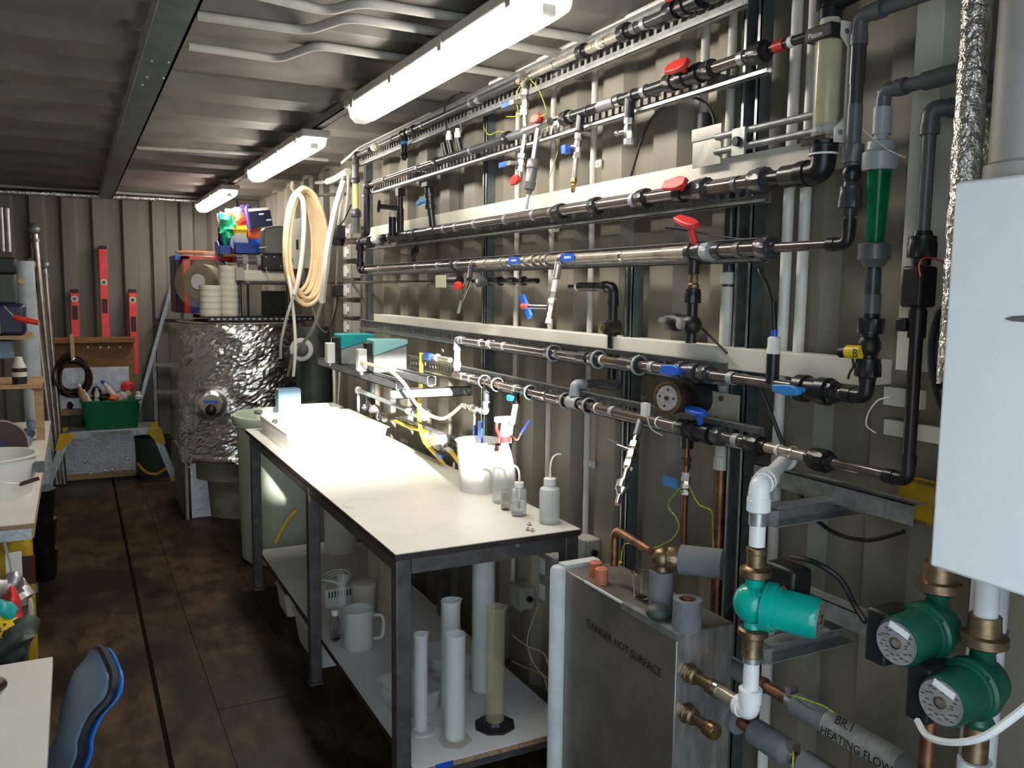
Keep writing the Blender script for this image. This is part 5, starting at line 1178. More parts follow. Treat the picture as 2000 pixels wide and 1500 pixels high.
for i, (px, py) in enumerate(((1163, 1126), (1174, 1139))):
    c = Tt(px, py); m = MB().lathe(c, Z, [(.018, 0), (.018, .040), (.014, .043), (.001, .043)], 20); tag(m.build('terracotta_cap', 'terracotta'), ('orange plastic cap on the steel tank, the rear one of two' if i == 0 else 'orange plastic cap on the steel tank, the front one of two'), 'cap')
c = Tt(1252, 1168); m = MB().lathe(c, Z, [(.016, 0), (.018, .003), (.026, .068), (.024, .068), (.016, .005), (.001, .005)], 22); tag(m.build('clear_beaker', 'glass'), 'small clear plastic cup standing on the steel tank', 'cup')
c = Tt(1290, 1195); t = thing('foam_stub', 'tall grey foam lagged stub on the tank with a bronze elbow and thick lagged pipe', 'pipe', c); seg(t, c, c + Z * .105, .029, 'foam', 'foam_sleeve'); MB().ball(c + Z * .135, .027, 14).build('bronze_elbow', 'bronze', t); seg(t, c + Z * .10, c + Z * .14, .021, 'bronze', 'bronze_neck'); d = W(1380, 1100, x=1.42) - (c + Z * .14)
d = V((.6, -.75, .02)).normalized(); union(t, c + Z * .138 + d * .03, d, .034, .05, 'bronze'); seg(t, c + Z * .138 + d * .045, c + Z * .138 + d * .145, .036, 'foam', 'foam_sleeve'); q0 = c + Z * .138 + V((-.02, .02, .012)); bend(t, [q0, q0 + V((.03, .20, .0)), q0 + V((.03, .20, -.10))], .011, 'copper', .03)
m = MB().ball(c + V((-.036, -.035, .018)), .022, 14, (1.3, 1.2, .85)); tag(m.build('green_cloth', 'drum_dark'), 'crumpled dark green cloth on the tank edge', 'cloth')
c = Tt(1341, 1228) ; t = thing('foam_stub', 'short fat grey foam lagged stub at the near corner of the tank', 'pipe', c); MB().lathe(c, Z, [(.034, 0), (.034, .072), (.020, .073), (.020, .060), (.001, .058)], 24).build('foam_sleeve', 'foam', t); seg(t, c + Z * .05, c + Z * .074, .012, 'copper', 'pipe_end')
# outlets on the near end
def outlet(px, py, L, label, white=True):
    p = W(px, py, y=ty0 - .002); t = thing('tank_outlet', label, 'pipe fitting', p)
    MB().lathe(p, -Y, [(.021, 0), (.021, .012), (.017, .014), (.020, .020), (.020, .030), (.014, .034), (.013, .075), (.018, .078), (.018, .095), (.013, .098)], 6 if False else 14).build('bronze_fitting', 'bronze', t); MB().lathe(p - Y * .002, -Y, [(.024, 0), (.024, .010)], 6).build('hex_nut', 'bronze', t)
    return p, t
p, t = outlet(1343, 1312, .2, 'bronze outlet fitting on the tank end joined to the white plastic elbow')
e = V((p.x, bt.y + .02, bt.z)); bend(t, [p - Y * .095, V((p.x + (bt.x - p.x) * .4, p.y - .12, p.z + (bt.z - p.z) * .6)), bt + Y * .018], .016, 'pipe_tan', .05); ring(t, p - Y * .105, Y, .018, .012, 'chrome', 'band'); ring(t, bt + V((0, .03, .001)), Y, .018, .014, 'pvc_pure', 'band')
p, t = outlet(1338, 1390, .1, 'capped bronze outlet on the tank end below the other fitting'); MB().lathe(p - Y * .085, -Y, [(.015, 0), (.019, .003), (.019, .020), (.016, .024), (.001, .024)], 14).build('end_cap', 'brass', t)
# lagged pipes running on from the tank
p0 = W(1425, 1300, y=ty0 + .03); t = thing('heating_flow_pipe', 'upper lagged copper pipe with a handwritten foil label', 'pipe', (p0.x, ty0 - .4, p0.z - .03)); xh, zh = p0.x, p0.z; yh = lambda px: yat(px, xh, zh); PH = lambda px: V((xh, yh(px), zh))
seg(t, V((xh, ty0 + .06, zh)), PH(1432), .016, 'stainless', 'fitting'); MB().lathe(PH(1398), Y, [(.024, 0), (.024, .014)], 6).build('hex_nut', 'bronze', t); seg(t, PH(1425), PH(1470), .024, 'foam', 'foam_sleeve'); seg(t, PH(1465), PH(1580), .0135, 'copper'); union(t, PH(1490), Y, .021, .03, 'bronze'); seg(t, PH(1555), PH(1630), .026, 'foam', 'foam_sleeve'); seg(t, PH(1750), V((xh, .42, zh)), .026, 'foam', 'foam_sleeve')
lb = seg(t, PH(1618), PH(1762), .0272, 'label_foil', 'foil_label')
pa = PH(1625); dn = V((-.80, 0, .60)); tan = V((.60, 0, .80))
text(t, 'BR.1', .026, 'print_dark', V((xh, yh(1640), zh)) + dn * .0282 + tan * .004, -Y, tan, 'label_lettering', .0003); dn2 = V((-.985, 0, .17)); tan2 = V((.17, 0, .985))
text(t, 'HEATING FLOW', .024, 'print_dark', V((xh, yh(1622), zh)) + dn2 * .0284 - tan2 * .016, -Y, tan2, 'label_lettering', .0003)
q = PH(1545); ring(t, q, Y, .0145, .016, 'stainless', 'earth_clamp'); MB().box(q.x - .012, q.x + .012, q.y - .008, q.y + .008, q.z + .014, q.z + .034).build('clamp_screw', 'stainless', t); wire([q + V((-.01, -.01, .02)), q + V((-.02, -.06, .035)), q + V((0, -.11, .03)), q + V((.03, -.14, -.02))], 'green and yellow earth wire clamped to the upper lagged pipe')
p0 = W(1415, 1385, y=ty0 + .03); xg, zg = p0.x + .005, p0.z - .01; t = thing('heating_return_pipe', 'lower fat foam lagged pipe running from the tank towards the boiler', 'pipe', (xg, ty0 - .3, zg - .03)); PG = lambda px: V((xg, yat(px, xg, zg), zg))
seg(t, V((xg, ty0 + .03, zg)), PG(1445), .033, 'foam', 'foam_sleeve'); seg(t, PG(1440), PG(1480), .0135, 'copper'); seg(t, PG(1475), PG(1535), .031, 'foam', 'foam_sleeve'); seg(t, PG(1530), PG(1575), .0135, 'copper'); q = PG(1548); ring(t, q, Y, .0145, .018, 'stainless', 'earth_clamp'); MB().box(q.x - .012, q.x + .012, q.y - .01, q.y + .01, q.z + .014, q.z + .034).build('clamp_screw', 'stainless', t); MB().ball(PG(1530), .031, 14).build('foam_end', 'foam', t); seg(t, PG(1570), V((xg, .42, zg)), .030, 'foam', 'foam_sleeve')
wire([q + V((-.01, -.01, .02)), q + V((-.03, -.03, .02)), q + V((-.04, -.04, -.05)), q + V((-.04, -.05, -.16))], 'green and yellow earth wire hanging from the lower lagged pipe')
# copper riser with blue isolating tap above the tank
y_ = W(1337, 1000, x=1.50).y; t = thing('copper_riser', 'thin copper riser with a blue tagged isolating valve above the tank', 'pipe', (1.50, y_, TZ)); zr = lambda py: zat(py, 1.50, y_); seg(t, V((1.50, y_, zr(1085))), V((1.50, y_, zr(870))), .0085, 'copper'); seg(t, V((1.50, y_, zr(875))), V((1.50, y_, zP6 - .02)), .018, 'pvc_black', 'tee_branch'); MB().lathe(V((1.50, y_, zr(915))), Z, [(.012, 0), (.013, .01), (.010, .012), (.015, .03)], 12).build('brass_nut', 'bronze', t); ring(t, V((1.50, y_, zr(928))), Z, .010, .018, 'pvc_white', 'clip'); chrome_valve(t, V((1.50, y_, zr(948))), Z, .0105, .05, 'chrome'); MB().box(1.487, 1.490, y_ + .02, y_ + .085, zr(958), zr(938)).build('blue_tag', 'blue_light', t); MB().cyl((1.5, y_, zP6), (1.43, y_, zP6), .012, n=10).build('branch_link', 'pvc_black', t)
wire([W(1333, 948, x=1.47), W(1305, 985, x=1.49), W(1320, 1010, x=1.49), W(1326, 1030, x=1.49), W(1310, 1055, x=1.48), W(1270, 1072, x=1.47), W(1222, 1062, x=1.46), W(1212, 1100, x=1.44)], 'green and yellow earth wire running down to the tank fittings')
wire([W(1345, 948, x=1.48), W(1365, 985, x=1.48), W(1390, 1000, x=1.48), W(1392, 1040, x=1.49), W(1395, 1110, x=1.49)], 'green and yellow earth wire hanging right of the copper riser')
wire([W(1212, 1098, x=1.42), W(1208, 1115, x=1.42), W(1206, 1122, x=1.42)], 'yellow crimped wire end above the tank', 'yellow', .006, 'wire_end', 'wire')
# ================================================================ dosing pumps on strut arms over the far end of the bench
def hollow(name, label, x, pl, prr, py, w=.041, cat='strut arm'):
    q = W(prr, py, x=x); z = q.z; y0, y1 = q.y, yat(pl, x, z); t = thing(name, label, cat, (x, (y0 + y1) / 2, z - w / 2)); h = w / 2
    MB().box(x - h, x - h + .003, y0, y1, z - h, z + h).build('side_plate', 'galv', t); MB().box(x + h - .003, x + h, y0, y1, z - h, z + h).build('side_plate', 'galv', t)
    MB().box(x - h, x + h, y0, y1, z - h, z - h + .003).build('bottom_plate', 'galv', t); MB().box(x - h, x - .010, y0, y1, z + h - .003, z + h).build('lip', 'galv', t); MB().box(x + .010, x + h, y0, y1, z + h - .003, z + h).build('lip', 'galv', t)
    return z, y0, y1
za_, ya0, ya1 = hollow('strut_arm', 'galvanised box strut under the dosing pumps, nearer the aisle', 1.22, 628, 782, 752)
zb2, yb0, yb1 = hollow('strut_arm', 'galvanised box strut under the dosing pumps, nearer the wall', 1.345, 720, 843, 744)
t = thing('cross_bracket', 'white galvanised cross bracket under the two box struts', 'bracket', (1.32, ya0 + .06, za_ - .06)); zc = min(za_, zb2) - .0215
MB().box(1.19, XW - .002, ya0 + .02, ya0 + .061, zc - .003, zc).build('top_flange', 'galv', t); MB().box(1.19, XW - .002, ya0 + .02, ya0 + .023, zc - .041, zc).build('web', 'galv', t); MB().box(1.19, XW - .002, ya0 + .02, ya0 + .061, zc - .041, zc - .038).build('bottom_flange', 'galv', t)
def dosing(name, label, x0, x1, y0, y1, z0, h, top_m, flip=False):
    t = thing(name, label, 'pump', ((x0 + x1) / 2, (y0 + y1) / 2, z0)); M4 = Matrix((X, Z, -Y)).transposed().to_4x4(); M4.translation = V((0, y1, 0)); d = y1 - y0
    MB().prism([(x0, z0 + h * .52), (x1, z0 + h * .86), (x1, z0 + h), (x0 + .006, z0 + h * 1.02), (x0, z0 + h * .98)], d, M4).build('cover', top_m, t, bev=.004)
    MB().prism([(x0 + .004, z0), (x1 - .004, z0), (x1 - .002, z0 + h * .85), (x0 + .002, z0 + h * .51)], d - .01, M4).build('housing', 'pvc_light', t, bev=.003)
    MB().box(x0 - .022, x0 + .004, y0 + d * .2, y1 - d * .2, z0 + .005, z0 + h * .9).build('pump_head', 'black', t, bev=.004); MB().box(x0 - .062, x0 - .020, y0 + d * .3, y1 - d * .3, z0 + .004, z0 + h * .72).build('liquid_end', 'pvc_pure', t, bev=.006); seg(t, V((x0 - .042, (y0 + y1) / 2, z0 - .012)), V((x0 - .042, (y0 + y1) / 2, z0 + .01)), .012, 'stainless', 'inlet')
    return t
zt = za_ + .021
q = W(728, 716, x=1.20)
dosing('dosing_pump', 'pale teal topped dosing pump with white head, the nearer of two', 1.215, 1.38, ya0 + .34, ya0 + .46, zt, .150, 'teal_pale')
dosing('dosing_pump', 'dark teal topped dosing pump, the farther of two', 1.20, 1.38, ya0 + .82, ya0 + .96, zt, .150, 'teal_box')
dp = V((1.17, ya0 + .40, zt + .05))
wire([dp, dp + V((-.01, -.10, .0)), W(757, 722, x=1.18), W(790, 750, x=1.20), W(810, 785, x=1.26), W(835, 808, x=1.33), W(868, 817, x=1.39), Q6], 'pale tan hose from the dosing pump to the clear fitting', 'hose_cream', .0075, 'dosing_hose', 'hose')
wire([W(823, 690, x=1.40), W(822, 740, x=1.41), W(819, 780, x=1.41), W(820, 830, x=1.40), W(832, 865, x=1.40), W(858, 895, x=1.43), W(880, 925, x=1.47)], 'bright yellow hose dropping past the strut ends', 'hose_yellow', .0095, 'yellow_hose', 'hose')
wire([W(772, 822, x=1.46), W(800, 834, x=1.45), W(828, 842, x=1.45), W(850, 852, x=1.46)], 'yellow-brown hose from the air regulator to the grey filter', 'hose_yellow', .009, 'yellow_hose', 'hose')
# regulator with green cap + pipework under the struts
q = W(724, 790, x=1.46); t = thing('air_regulator', 'black air regulator with green cap under the strut arms', 'regulator', q); seg(t, q - Z * .03, q + Z * .04, .026, 'black', 'body'); MB().lathe(q + Z * .04, Z, [(.021, 0), (.021, .022), (.017, .025)], 16).build('green_cap', 'green', t); MB().lathe(q - Z * .05, -Z, [(.014, 0), (.020, .006), (.020, .02), (.008, .03)], 12).build('brass_drain', 'brass', t); seg(t, q + V((0, -.02, -.03)), q + V((0, -.24, -.05)), .017, 'stainless', 'pipe'); union(t, q + V((0, -.16, -.045)), Y, .028, .05, 'chrome'); MB().ball(q + V((-.01, -.10, -.02)), .034, 12).build('tee_body', 'grey_plastic', t); MB().ball(q + V((-.02, .04, -.02)), .02, 10).build('elbow', 'stainless', t)
a_ = W(700, 762, x=1.43); b_ = W(812, 790, x=1.43); t = thing('grey_pipe', 'pale grey pipe with a white valve beneath the strut arms', 'pipe', a_); b_ = V((1.43, b_.y, a_.z - .01)); seg(t, a_, b_, .012, 'pvc_light'); seg(t, b_ + Y * .1, b_ - Y * .12, .019, 'pvc_pure', 'valve_body'); union(t, b_, Y, .026, .04, 'pvc_light'); MB().ball(a_, .022, 10).build('elbow', 'pvc_pure', t); bend(t, [a_, a_ - Z * .10, a_ + V((0, .02, -.19))], .008, 'pvc_pure', .03, 'drop_tube')
a_ = W(778, 815, x=1.50); b_ = W(955, 880, x=1.50); t = thing('lower_tray', 'short slotted steel tray sloping behind the bench', 'tray', a_); m = MB().bar(a_, b_, .03, .004, up=Z); m.build('tray_plate', 'galv', t); m = MB().bar(a_ - Z * .02, b_ - Z * .02, .004, .04, up=X); m.build('tray_web', 'galv_dull', t)
q = W(856, 860, x=1.45); t = thing('inline_filter', 'grey inline filter housing with a yellow hose tail behind the bench', 'filter', q); MB().box(q.x - .035, q.x + .035, q.y - .07, q.y + .05, q.z - .035, q.z + .035).build('housing', 'pvc_light', t, bev=.012); MB().lathe(q + V((-.03, .052, 0)), V((-.3, 1, 0)), [(.030, 0), (.030, .006)], 20).build('paper_face', 'paper', t); union(t, q + V((0, -.095, -.015)), Y, .026, .05, 'chrome'); seg(t, q + V((0, -.11, -.02)), q + V((0, -.15, -.025)), .012, 'pvc_pure', 'hose_tail'); MB().tube(spline([q + V((0, -.14, -.024)), q + V((0, -.19, -.04)), q + V((.01, -.24, -.075))], 5), .0095, 8).build('hose', 'hose_yellow', t)
MB().box(q.x - .045, q.x - .035, q.y - .15, q.y - .08, q.z - .055, q.z - .042).build('lever', 'blue', t)
q = W(938, 840, x=1.40); t = thing('blue_lever_tap', 'blue lever hanging under the clear elbow fitting', 'lever', q); MB().box(q.x - .004, q.x + .004, q.y - .02, q.y + .018, q.z - .065, q.z + .035).build('lever', 'blue', t, bev=.003)
# ================================================================ sockets, control box, hoses on the wall
for i, (ya, yb) in enumerate(((440, 466), (479, 506), (516, 544), (555, 581), (592, 617), (628, 650))):
    p, q = W(672, ya, x=1.50), W(690, yb, x=1.50); zc = (p.z + q.z) / 2; yc = (p.y + q.y) / 2
    order = ('topmost', 'second', 'third', 'fourth', 'fifth', 'lowest')[i]
    t = thing('wall_socket', f'grey wall socket box beside the hose bundle, {order} in the column of six', 'socket', (1.5, yc, zc - .06), 'socket boxes in a column')
    MB().box(1.50, XW - .002, yc - .07, yc + .07, zc - .042, zc + .042).build('back_box', 'socket_grey', t, bev=.006); MB().box(1.488, 1.50, yc - .072, yc + .072, zc - .044, zc + .044).build('front_plate', 'socket_grey', t, bev=.003)
    MB().box(1.484, 1.488, yc + .0, yc + .06, zc - .032, zc + .034).build('white_cover', 'pvc_pure', t, bev=.002); MB().box(1.480, 1.488, yc - .045, yc - .02, zc - .012, zc + .018).build('switch_rocker', 'pvc_pure', t)
q = W(660, 464, x=1.46); t = thing('plug_adaptor', 'black plug adaptor hanging at the left of the sockets', 'plug', q); MB().lathe(q - Z * .05, Z, [(.030, 0), (.042, .02), (.044, .06), (.040, .10), (.030, .11)], 14).build('plug_body', 'black', t); MB().box(q.x - .03, q.x + .03, q.y - .08, q.y - .02, q.z - .01, q.z + .07).build('plug_side', 'black', t, bev=.006); MB().tube(spline([q + Z * .06, W(672, 430, x=1.46), W(686, 400, x=1.47)], 5), .004, 6).build('cable', 'black', t)
MB().tube(spline([q - Z * .05, W(659, 500, x=1.46), W(656, 560, x=1.46), W(652, 610, x=1.45), W(640, 648, x=1.45), W(622, 636, x=1.45), W(610, 600, x=1.46)], 6), .004, 6).build('cable', 'hose_grey', t)
wire([W(660, 575, x=1.46), W(655, 610, x=1.45), W(640, 650, x=1.45), W(628, 660, x=1.45), W(612, 640, x=1.46)], 'black cable drooping left from the fourth socket', 'black', .004, 'power_cable', 'cable')
q = W(661, 568, x=1.47); m = MB().box(q.x - .03, q.x + .02, q.y - .05, q.y + .05, q.z - .035, q.z + .035); tag(m.build('black_plug', 'black', bev=.008), 'black plug pushed into the fourth socket', 'plug')
p, q = W(568, 430, x=1.455), W(590, 525, x=1.455); yc = (p.y + q.y) / 2; zc = (p.z + q.z) / 2; hy = abs(p.y - q.y) / 2; hz = abs(p.z - q.z) / 2
t = thing('control_box', 'cream metal control box behind the hanging hose coil', 'control box', (1.5, yc, q.z)); CW = .30
M4 = Matrix.Rotation(math.radians(0), 4, 'Z'); MB().box(1.455, 1.475, yc - hy, yc + hy, zc - hz, zc + hz).build('door', 'cream_box', t, bev=.005); MB().box(1.475, XW - .004, yc - hy + .005, yc + hy - .005, zc - hz + .004, zc + hz - .004).build('case', 'cream_box', t, bev=.004); MB().box(1.447, 1.455, yc - .06, yc - .02, zc - .04, zc + .03).build('latch', 'black', t, bev=.006)
for dz in (-.12, .12): MB().box(1.449, 1.455, yc + hy - .05, yc + hy - .02, zc + dz - .02, zc + dz + .02).build('hinge_mark', 'black', t)
# hose coil
t = thing('hose_coil', 'coil of cream hose hung on a wall hook over the control box', 'hose', W(600, 590, y=5.4)); random.seed(3)
cy0 = 5.30
def LP(px, py, dy=0): return W(px, py, y=cy0 + dy)
loops = [((556, 611), (374, 568)), ((560, 617), (371, 577)), ((564, 622), (376, 574)), ((556, 627), (370, 588)), ((561, 632), (366, 592)), ((566, 637), (372, 583)), ((559, 641), (368, 596))]
for i, ((xl, xr), (yt, yb)) in enumerate(loops):
    c = ((xl + xr) / 2, (yt + yb) / 2); pts = []
    for k in range(40):
        a = 2 * PI * k / 40; px = c[0] + (xr - xl) / 2 * math.cos(a) * (1.0 - .10 * math.sin(a)); py = c[1] - (yb - yt) / 2 * math.sin(a)
        if math.sin(a) > .0: px = px + (582 + 2 * i - c[0]) * .6 * math.sin(a) ** 2
        pts.append(LP(px, py, -.018 * i + .03 * math.cos(a)))
    MB().tube(pts, .0125, 8, closed=True).build('hose_loop', 'hose_cream', t)
q = LP(572, 372); MB().tube(spline([V((XW, q.y + .02, q.z)), V((q.x + .1, q.y, q.z - .02)), q, q + V((-.01, -.03, .05))], 5), .010, 8).build('hook', 'stainless', t)
MB().tube(spline([LP(577, 374, -.16), LP(592, 392, -.18), LP(594, 440, -.18), LP(590, 500, -.18), LP(582, 550, -.18), LP(575, 575, -.17)], 6), .0145, 10).build('hose_end', 'hose_white', t)
MB().tube(spline([LP(557, 480, -.1), LP(560, 520, -.12), LP(567, 560, -.15), LP(574, 620, -.15), LP(577, 680, -.15), LP(573, 735, -.12)], 6), .010, 8).build('hose_tail', 'hose_white', t); MB().tube(spline([LP(575, 575, -.17), LP(560, 620, -.17), LP(549, 670, -.15), LP(548, 700, -.12)], 6), .009, 8).build('grey_tail', 'hose_grey', t)
wire([W(672, 352, x=1.40), W(655, 410, x=1.36), W(641, 480, x=1.32), W(634, 540, x=1.30), W(629, 590, x=1.30)], 'thick white hose sloping down from the wall top beside the coil', 'hose_white', .019, 'white_hose', 'hose')
wire([W(629, 588, x=1.30), W(612, 640, x=1.28), W(590, 672, x=1.26), W(572, 695, x=1.25), W(562, 735, x=1.24)], 'grey hose continuing from the thick white hose down to the barrel', 'hose_grey', .010, 'grey_hose', 'hose')
for a, b, l in ((690, 661, 'thin white hose, left one hanging straight beside the sockets'), (700, 672, 'thin white hose, right one hanging straight beside the sockets')):
    wire([W(a - 20, 342, x=1.44), W(b + 8, 380, x=1.46), W(b, 440, x=1.47)], l, 'hose_white', .009, 'white_hose', 'hose', None)
wire([W(640, 355, x=1.45), W(655, 350, x=1.45), W(668, 342, x=1.45), W(680, 335, x=1.45)], 'white hose bundle end with a nozzle at the wall top', 'hose_white', .022, 'white_hose', 'hose')
wire([W(617, 357, x=1.45), W(640, 355, x=1.45)], 'pale nozzle tip poking left from the hose bundle', 'pvc_pure', .010, 'hose_nozzle', 'nozzle')
wire([W(649, 660, x=1.43), W(653, 740, x=1.43), W(654, 800, x=1.43)], 'white tube hanging straight down behind the white tray', 'hose_white', .010, 'white_tube', 'tube')
wire([W(668, 655, x=1.44), W(663, 740, x=1.44), W(660, 800, x=1.44)], 'thinner white tube hanging beside the straight one', 'hose_white', .006, 'white_tube', 'tube')
# yellow sight tube column at the far left end of the runs
ys = R1.at(694).y; zs = lambda py: zat(py, 1.42, ys); PP = lambda py: V((1.42, ys, zs(py)))
t = thing('sight_tube', 'yellow liquid sight tube in the dark pipe at the left end of the runs', 'flow meter', PP(470)); elbow(R1.t, R1.at(720), V((1.42, ys, zP1)), PP(340), .020, 'pvc', .04); seg(t, PP(318), PP(356), .019, 'pvc_mid', 'upper_sleeve'); union(t, PP(352), Z, .028, .04, 'pvc'); seg(t, PP(358), PP(412), .019, 'poly_clear', 'tube'); seg(t, PP(360), PP(410), .0165, 'bright_liquid', 'liquid'); union(t, PP(418), Z, .034, .06, 'pvc'); seg(t, PP(425), PP(455), .023, 'pvc_mid', 'lower_sleeve')
t = thing('left_riser', 'dark riser pipe linking the left ends of the upper runs', 'pipe', R3.at(704)); yl = R2.at(716).y; yl3 = yat(708, 1.42, zP3); q0 = V((1.42, yl, zP2)); q1 = V((1.42, yl, zat(455, 1.42, yl))); elbow(t, R2.at(730), q0, q1, .020, 'pvc_black', .035); seg(t, q0 - Z * .03, q1, .017, 'pvc_black'); elbow(t, q0, q1, PP(458), .019, 'pvc_black', .03); q2 = R3.at(703); q3 = V((1.43, q2.y, zP4)); elbow(t, R3.at(720), q2, q3, .021, 'pvc_black', .035); seg(t, q2 - Z * .03, q3, .017, 'pvc_black'); elbow(t, q2, q3, R4.at(720), .02, 'pvc_black', .035)
# ================================================================ barrel, foil tank, drum
cb = V((1.115, 5.20, 0)); t = thing('white_barrel', 'tall pale green-white plastic barrel behind the bench', 'barrel', cb); ZB = zat(812, cb.x - .31, cb.y)
MB().lathe(cb, Z, [(.245, 0), (.262, .02), (.278, ZB - .075), (.300, ZB - .06), (.305, ZB - .01), (.300, ZB), (.285, ZB), (.268, ZB - .05), (.255, .03), (.001, .03)], 48).build('barrel_body', 'poly_green', t)
wire([W(538, 1062, y=4.70), W(552, 1035, y=4.74), W(566, 1012, y=4.78), W(580, 998, y=4.82)], 'yellow hose running down in front of the white barrel under the bench', 'hose_yellow', .010, 'yellow_hose', 'hose')
q = W(556, 808, z=ZB + .001); q = V((q.x, 5.02, ZB - .01)); t = thing('blue_box', 'pale blue square tube standing in the white barrel', 'box', q); MB().box(q.x - .066, q.x + .066, q.y - .01, q.y + .08, ZB - .30, zat(760, q.x, q.y)).build('tube_body', 'box_blue', t, bev=.004); MB().box(q.x - .055, q.x + .055, q.y + .0, q.y + .07, zat(760, q.x, q.y), zat(760, q.x, q.y) + .002).build('tube_mouth', 'chair_blue', t)
q = W(640, 812, x=1.30); t = thing('white_jug_rim', 'white open box behind the tray, leaning in the barrel', 'box', V((1.30, 5.05, ZB - .02))); 
MB().box(1.20, 1.42, 4.97, 4.985, ZB - .12, ZB + .05).build('front_side', 'poly_white', t); MB().box(1.20, 1.42, 5.18, 5.195, ZB - .12, ZB + .05).build('back_side', 'poly_white', t); MB().box(1.20, 1.215, 4.985, 5.18, ZB - .12, ZB + .05).build('left_side', 'poly_white', t); MB().box(1.405, 1.42, 4.985, 5.18, ZB - .12, ZB + .05).build('right_side', 'poly_white', t); MB().box(1.20, 1.42, 4.985, 5.18, ZB - .125, ZB - .115).build('base', 'poly_white', t)
# foil tank
ct = V((1.09, 6.45, 0)); ZT = zat(634, ct.x - .2, ct.y - .39); ZF = zat(905, .86, 6.08)
t = thing('foil_tank', 'big round tank wrapped in crinkled silver foil', 'tank', ct); random.seed(8)
n, nz, r = 130, 64, .445; m = MB(True); amp = [[random.uniform(-1, 1) for _ in range(n)] for _ in range(nz + 1)]
for i in range(nz + 1):
    for k in range(n):
        a = 2 * PI * k / n; rr = r + .0045 * amp[i][k] + .010 * math.sin(a * 9 + 2.2 * math.sin(i * .21)) * math.sin(i * .13 + a * 3) + (.012 if i < 3 else 0)
        m.v.append(V((ct.x + rr * math.cos(a), ct.y + rr * math.sin(a), ZF + (ZT - ZF) * i / nz + .006 * amp[i][(k * 7) % n] + (.02 * math.sin(a * 5) if i == 0 else 0))))
for i in range(nz):
    for k in range(n): m.f.append([i * n + k, i * n + (k + 1) % n, (i + 1) * n + (k + 1) % n, (i + 1) * n + k])
m.build('foil_wrap', 'foil', t)
MB().lathe(ct, Z, [(.29, 0), (.30, ZF - .16), (.37, ZF - .15), (.37, ZF - .02), (.43, ZF), (.43, ZT - .004), (.45, ZT + .004), (.45, ZT + .014), (.41, ZT + .014), (.41, ZT - .01), (.001, ZT - .012)], 64).build('tank_body', 'tank_pale', t)
q = W(412, 790, y=6.03); ax = (CAM - q); ax.z = 0; ax.normalize(); MB().lathe(q - ax * .06, ax, [(.12, 0), (.11, .05), (.085, .075), (.06, .08)], 26).build('flange_boss', 'foil', t); MB().lathe(q + ax * .02, ax, [(.07, 0), (.068, .012), (.03, .016)], 22).build('flange_face', 'tank_pale', t); MB().ball(q + ax * .06 + Z * -.03, .038, 14).build('drain_valve', 'black', t); MB().bar(q + ax * .09 + V((-.045, 0, .035)), q + ax * .09 + V((.045, 0, .025)), .016, .016).build('valve_handle', 'blue', t)
p, q = W(345, 905, y=6.35), W(402, 905, y=6.35); t = thing('tank_plinth', 'stained timber side panel standing left of the foil tank base', 'panel', (.70, 6.6, 0)); MB().box(.652, .67, 6.30, 7.05, 0, ZF + .02).build('panel', 'tank_pale', t)
p = W(375, 1012, z=0); q = W(415, 1010, z=0); m = MB(); zt_ = zat(905, p.x, p.y + .03); b0 = V((p.x, p.y, 0)); w_ = q.x - p.x; M4 = Matrix.Rotation(math.radians(-4), 4, 'X'); M4.translation = b0
t = thing('foil_board_offcut', 'foil faced insulation offcut leaning at the foot of the foil tank', 'board', b0); MB().box(0, w_, 0, .022, 0, zt_, M4).build('board_core', 'wood_pale', t); MB().box(.001, w_ - .001, -.0015, 0, .001, zt_ - .001, M4).build('foil_face', 'foil_board', t)
cd_ = V((1.445, 5.78, 0)); t = thing('dark_drum', 'dark green-grey drum with a round white port behind the barrel', 'drum', cd_); zd = zat(640, cd_.x, cd_.y - .2); MB().lathe(cd_, Z, [(.105, 0), (.11, .02), (.11, zd - .02), (.10, zd), (.001, zd)], 40).build('drum_body', 'drum_dark', t); q = W(589, 683, y=5.66); ax = V((-.35, -.93, 0)).normalized(); MB().lathe(q - ax * .03, ax, [(.075, 0), (.078, .03), (.072, .036), (.05, .038), (.048, .03)], 26).build('port_ring', 'poly_white', t); MB().lathe(q - ax * .02, ax, [(.047, 0), (.045, .03), (.02, .045)], 20).build('port_plug', 'grey_plastic', t)
# ================================================================ shelf and clutter above the foil tank
def px_box(px0, px1, py0, py1, y, d, m, name, label=None, cat=None, group=None, bev=.004, parent=None):
    p, q = W(px0, py0, y=y), W(px1, py1, y=y); z0 = min(p.z, q.z); z1 = max(p.z, q.z)
    b = MB().box(p.x, q.x, y, y + d, z0, z1); o = b.build(name, m, parent, bev=bev)
    if label: tag(o, label, cat, group)
    return o
zsh = ZT + .022
t = thing('angle_shelf', 'slotted black angle-iron shelf over the foil tank', 'shelf', (1.1, 6.35, zsh)); 
p = W(392, 617, z=zsh + .02); q = W(507, 629, z=zsh + .02)
ys0 = 6.05
MB().box(.80, 1.52, ys0, ys0 + .004, zsh, zsh + .035).build('front_angle', 'black', t); MB().box(.80, 1.52, ys0, ys0 + .80, zsh + .029, zsh + .033).build('shelf_plate', 'grey_steel', t); MB().box(.80, 1.52, ys0 + .80, ys0 + .804, zsh, zsh + .035).build('rear_angle', 'black', t)
for k in range(18): MB().box(.82 + k * .039, .838 + k * .039, ys0 - .001, ys0, zsh + .010, zsh + .022).build('slot', 'galv', t)
ZS = zsh + .033
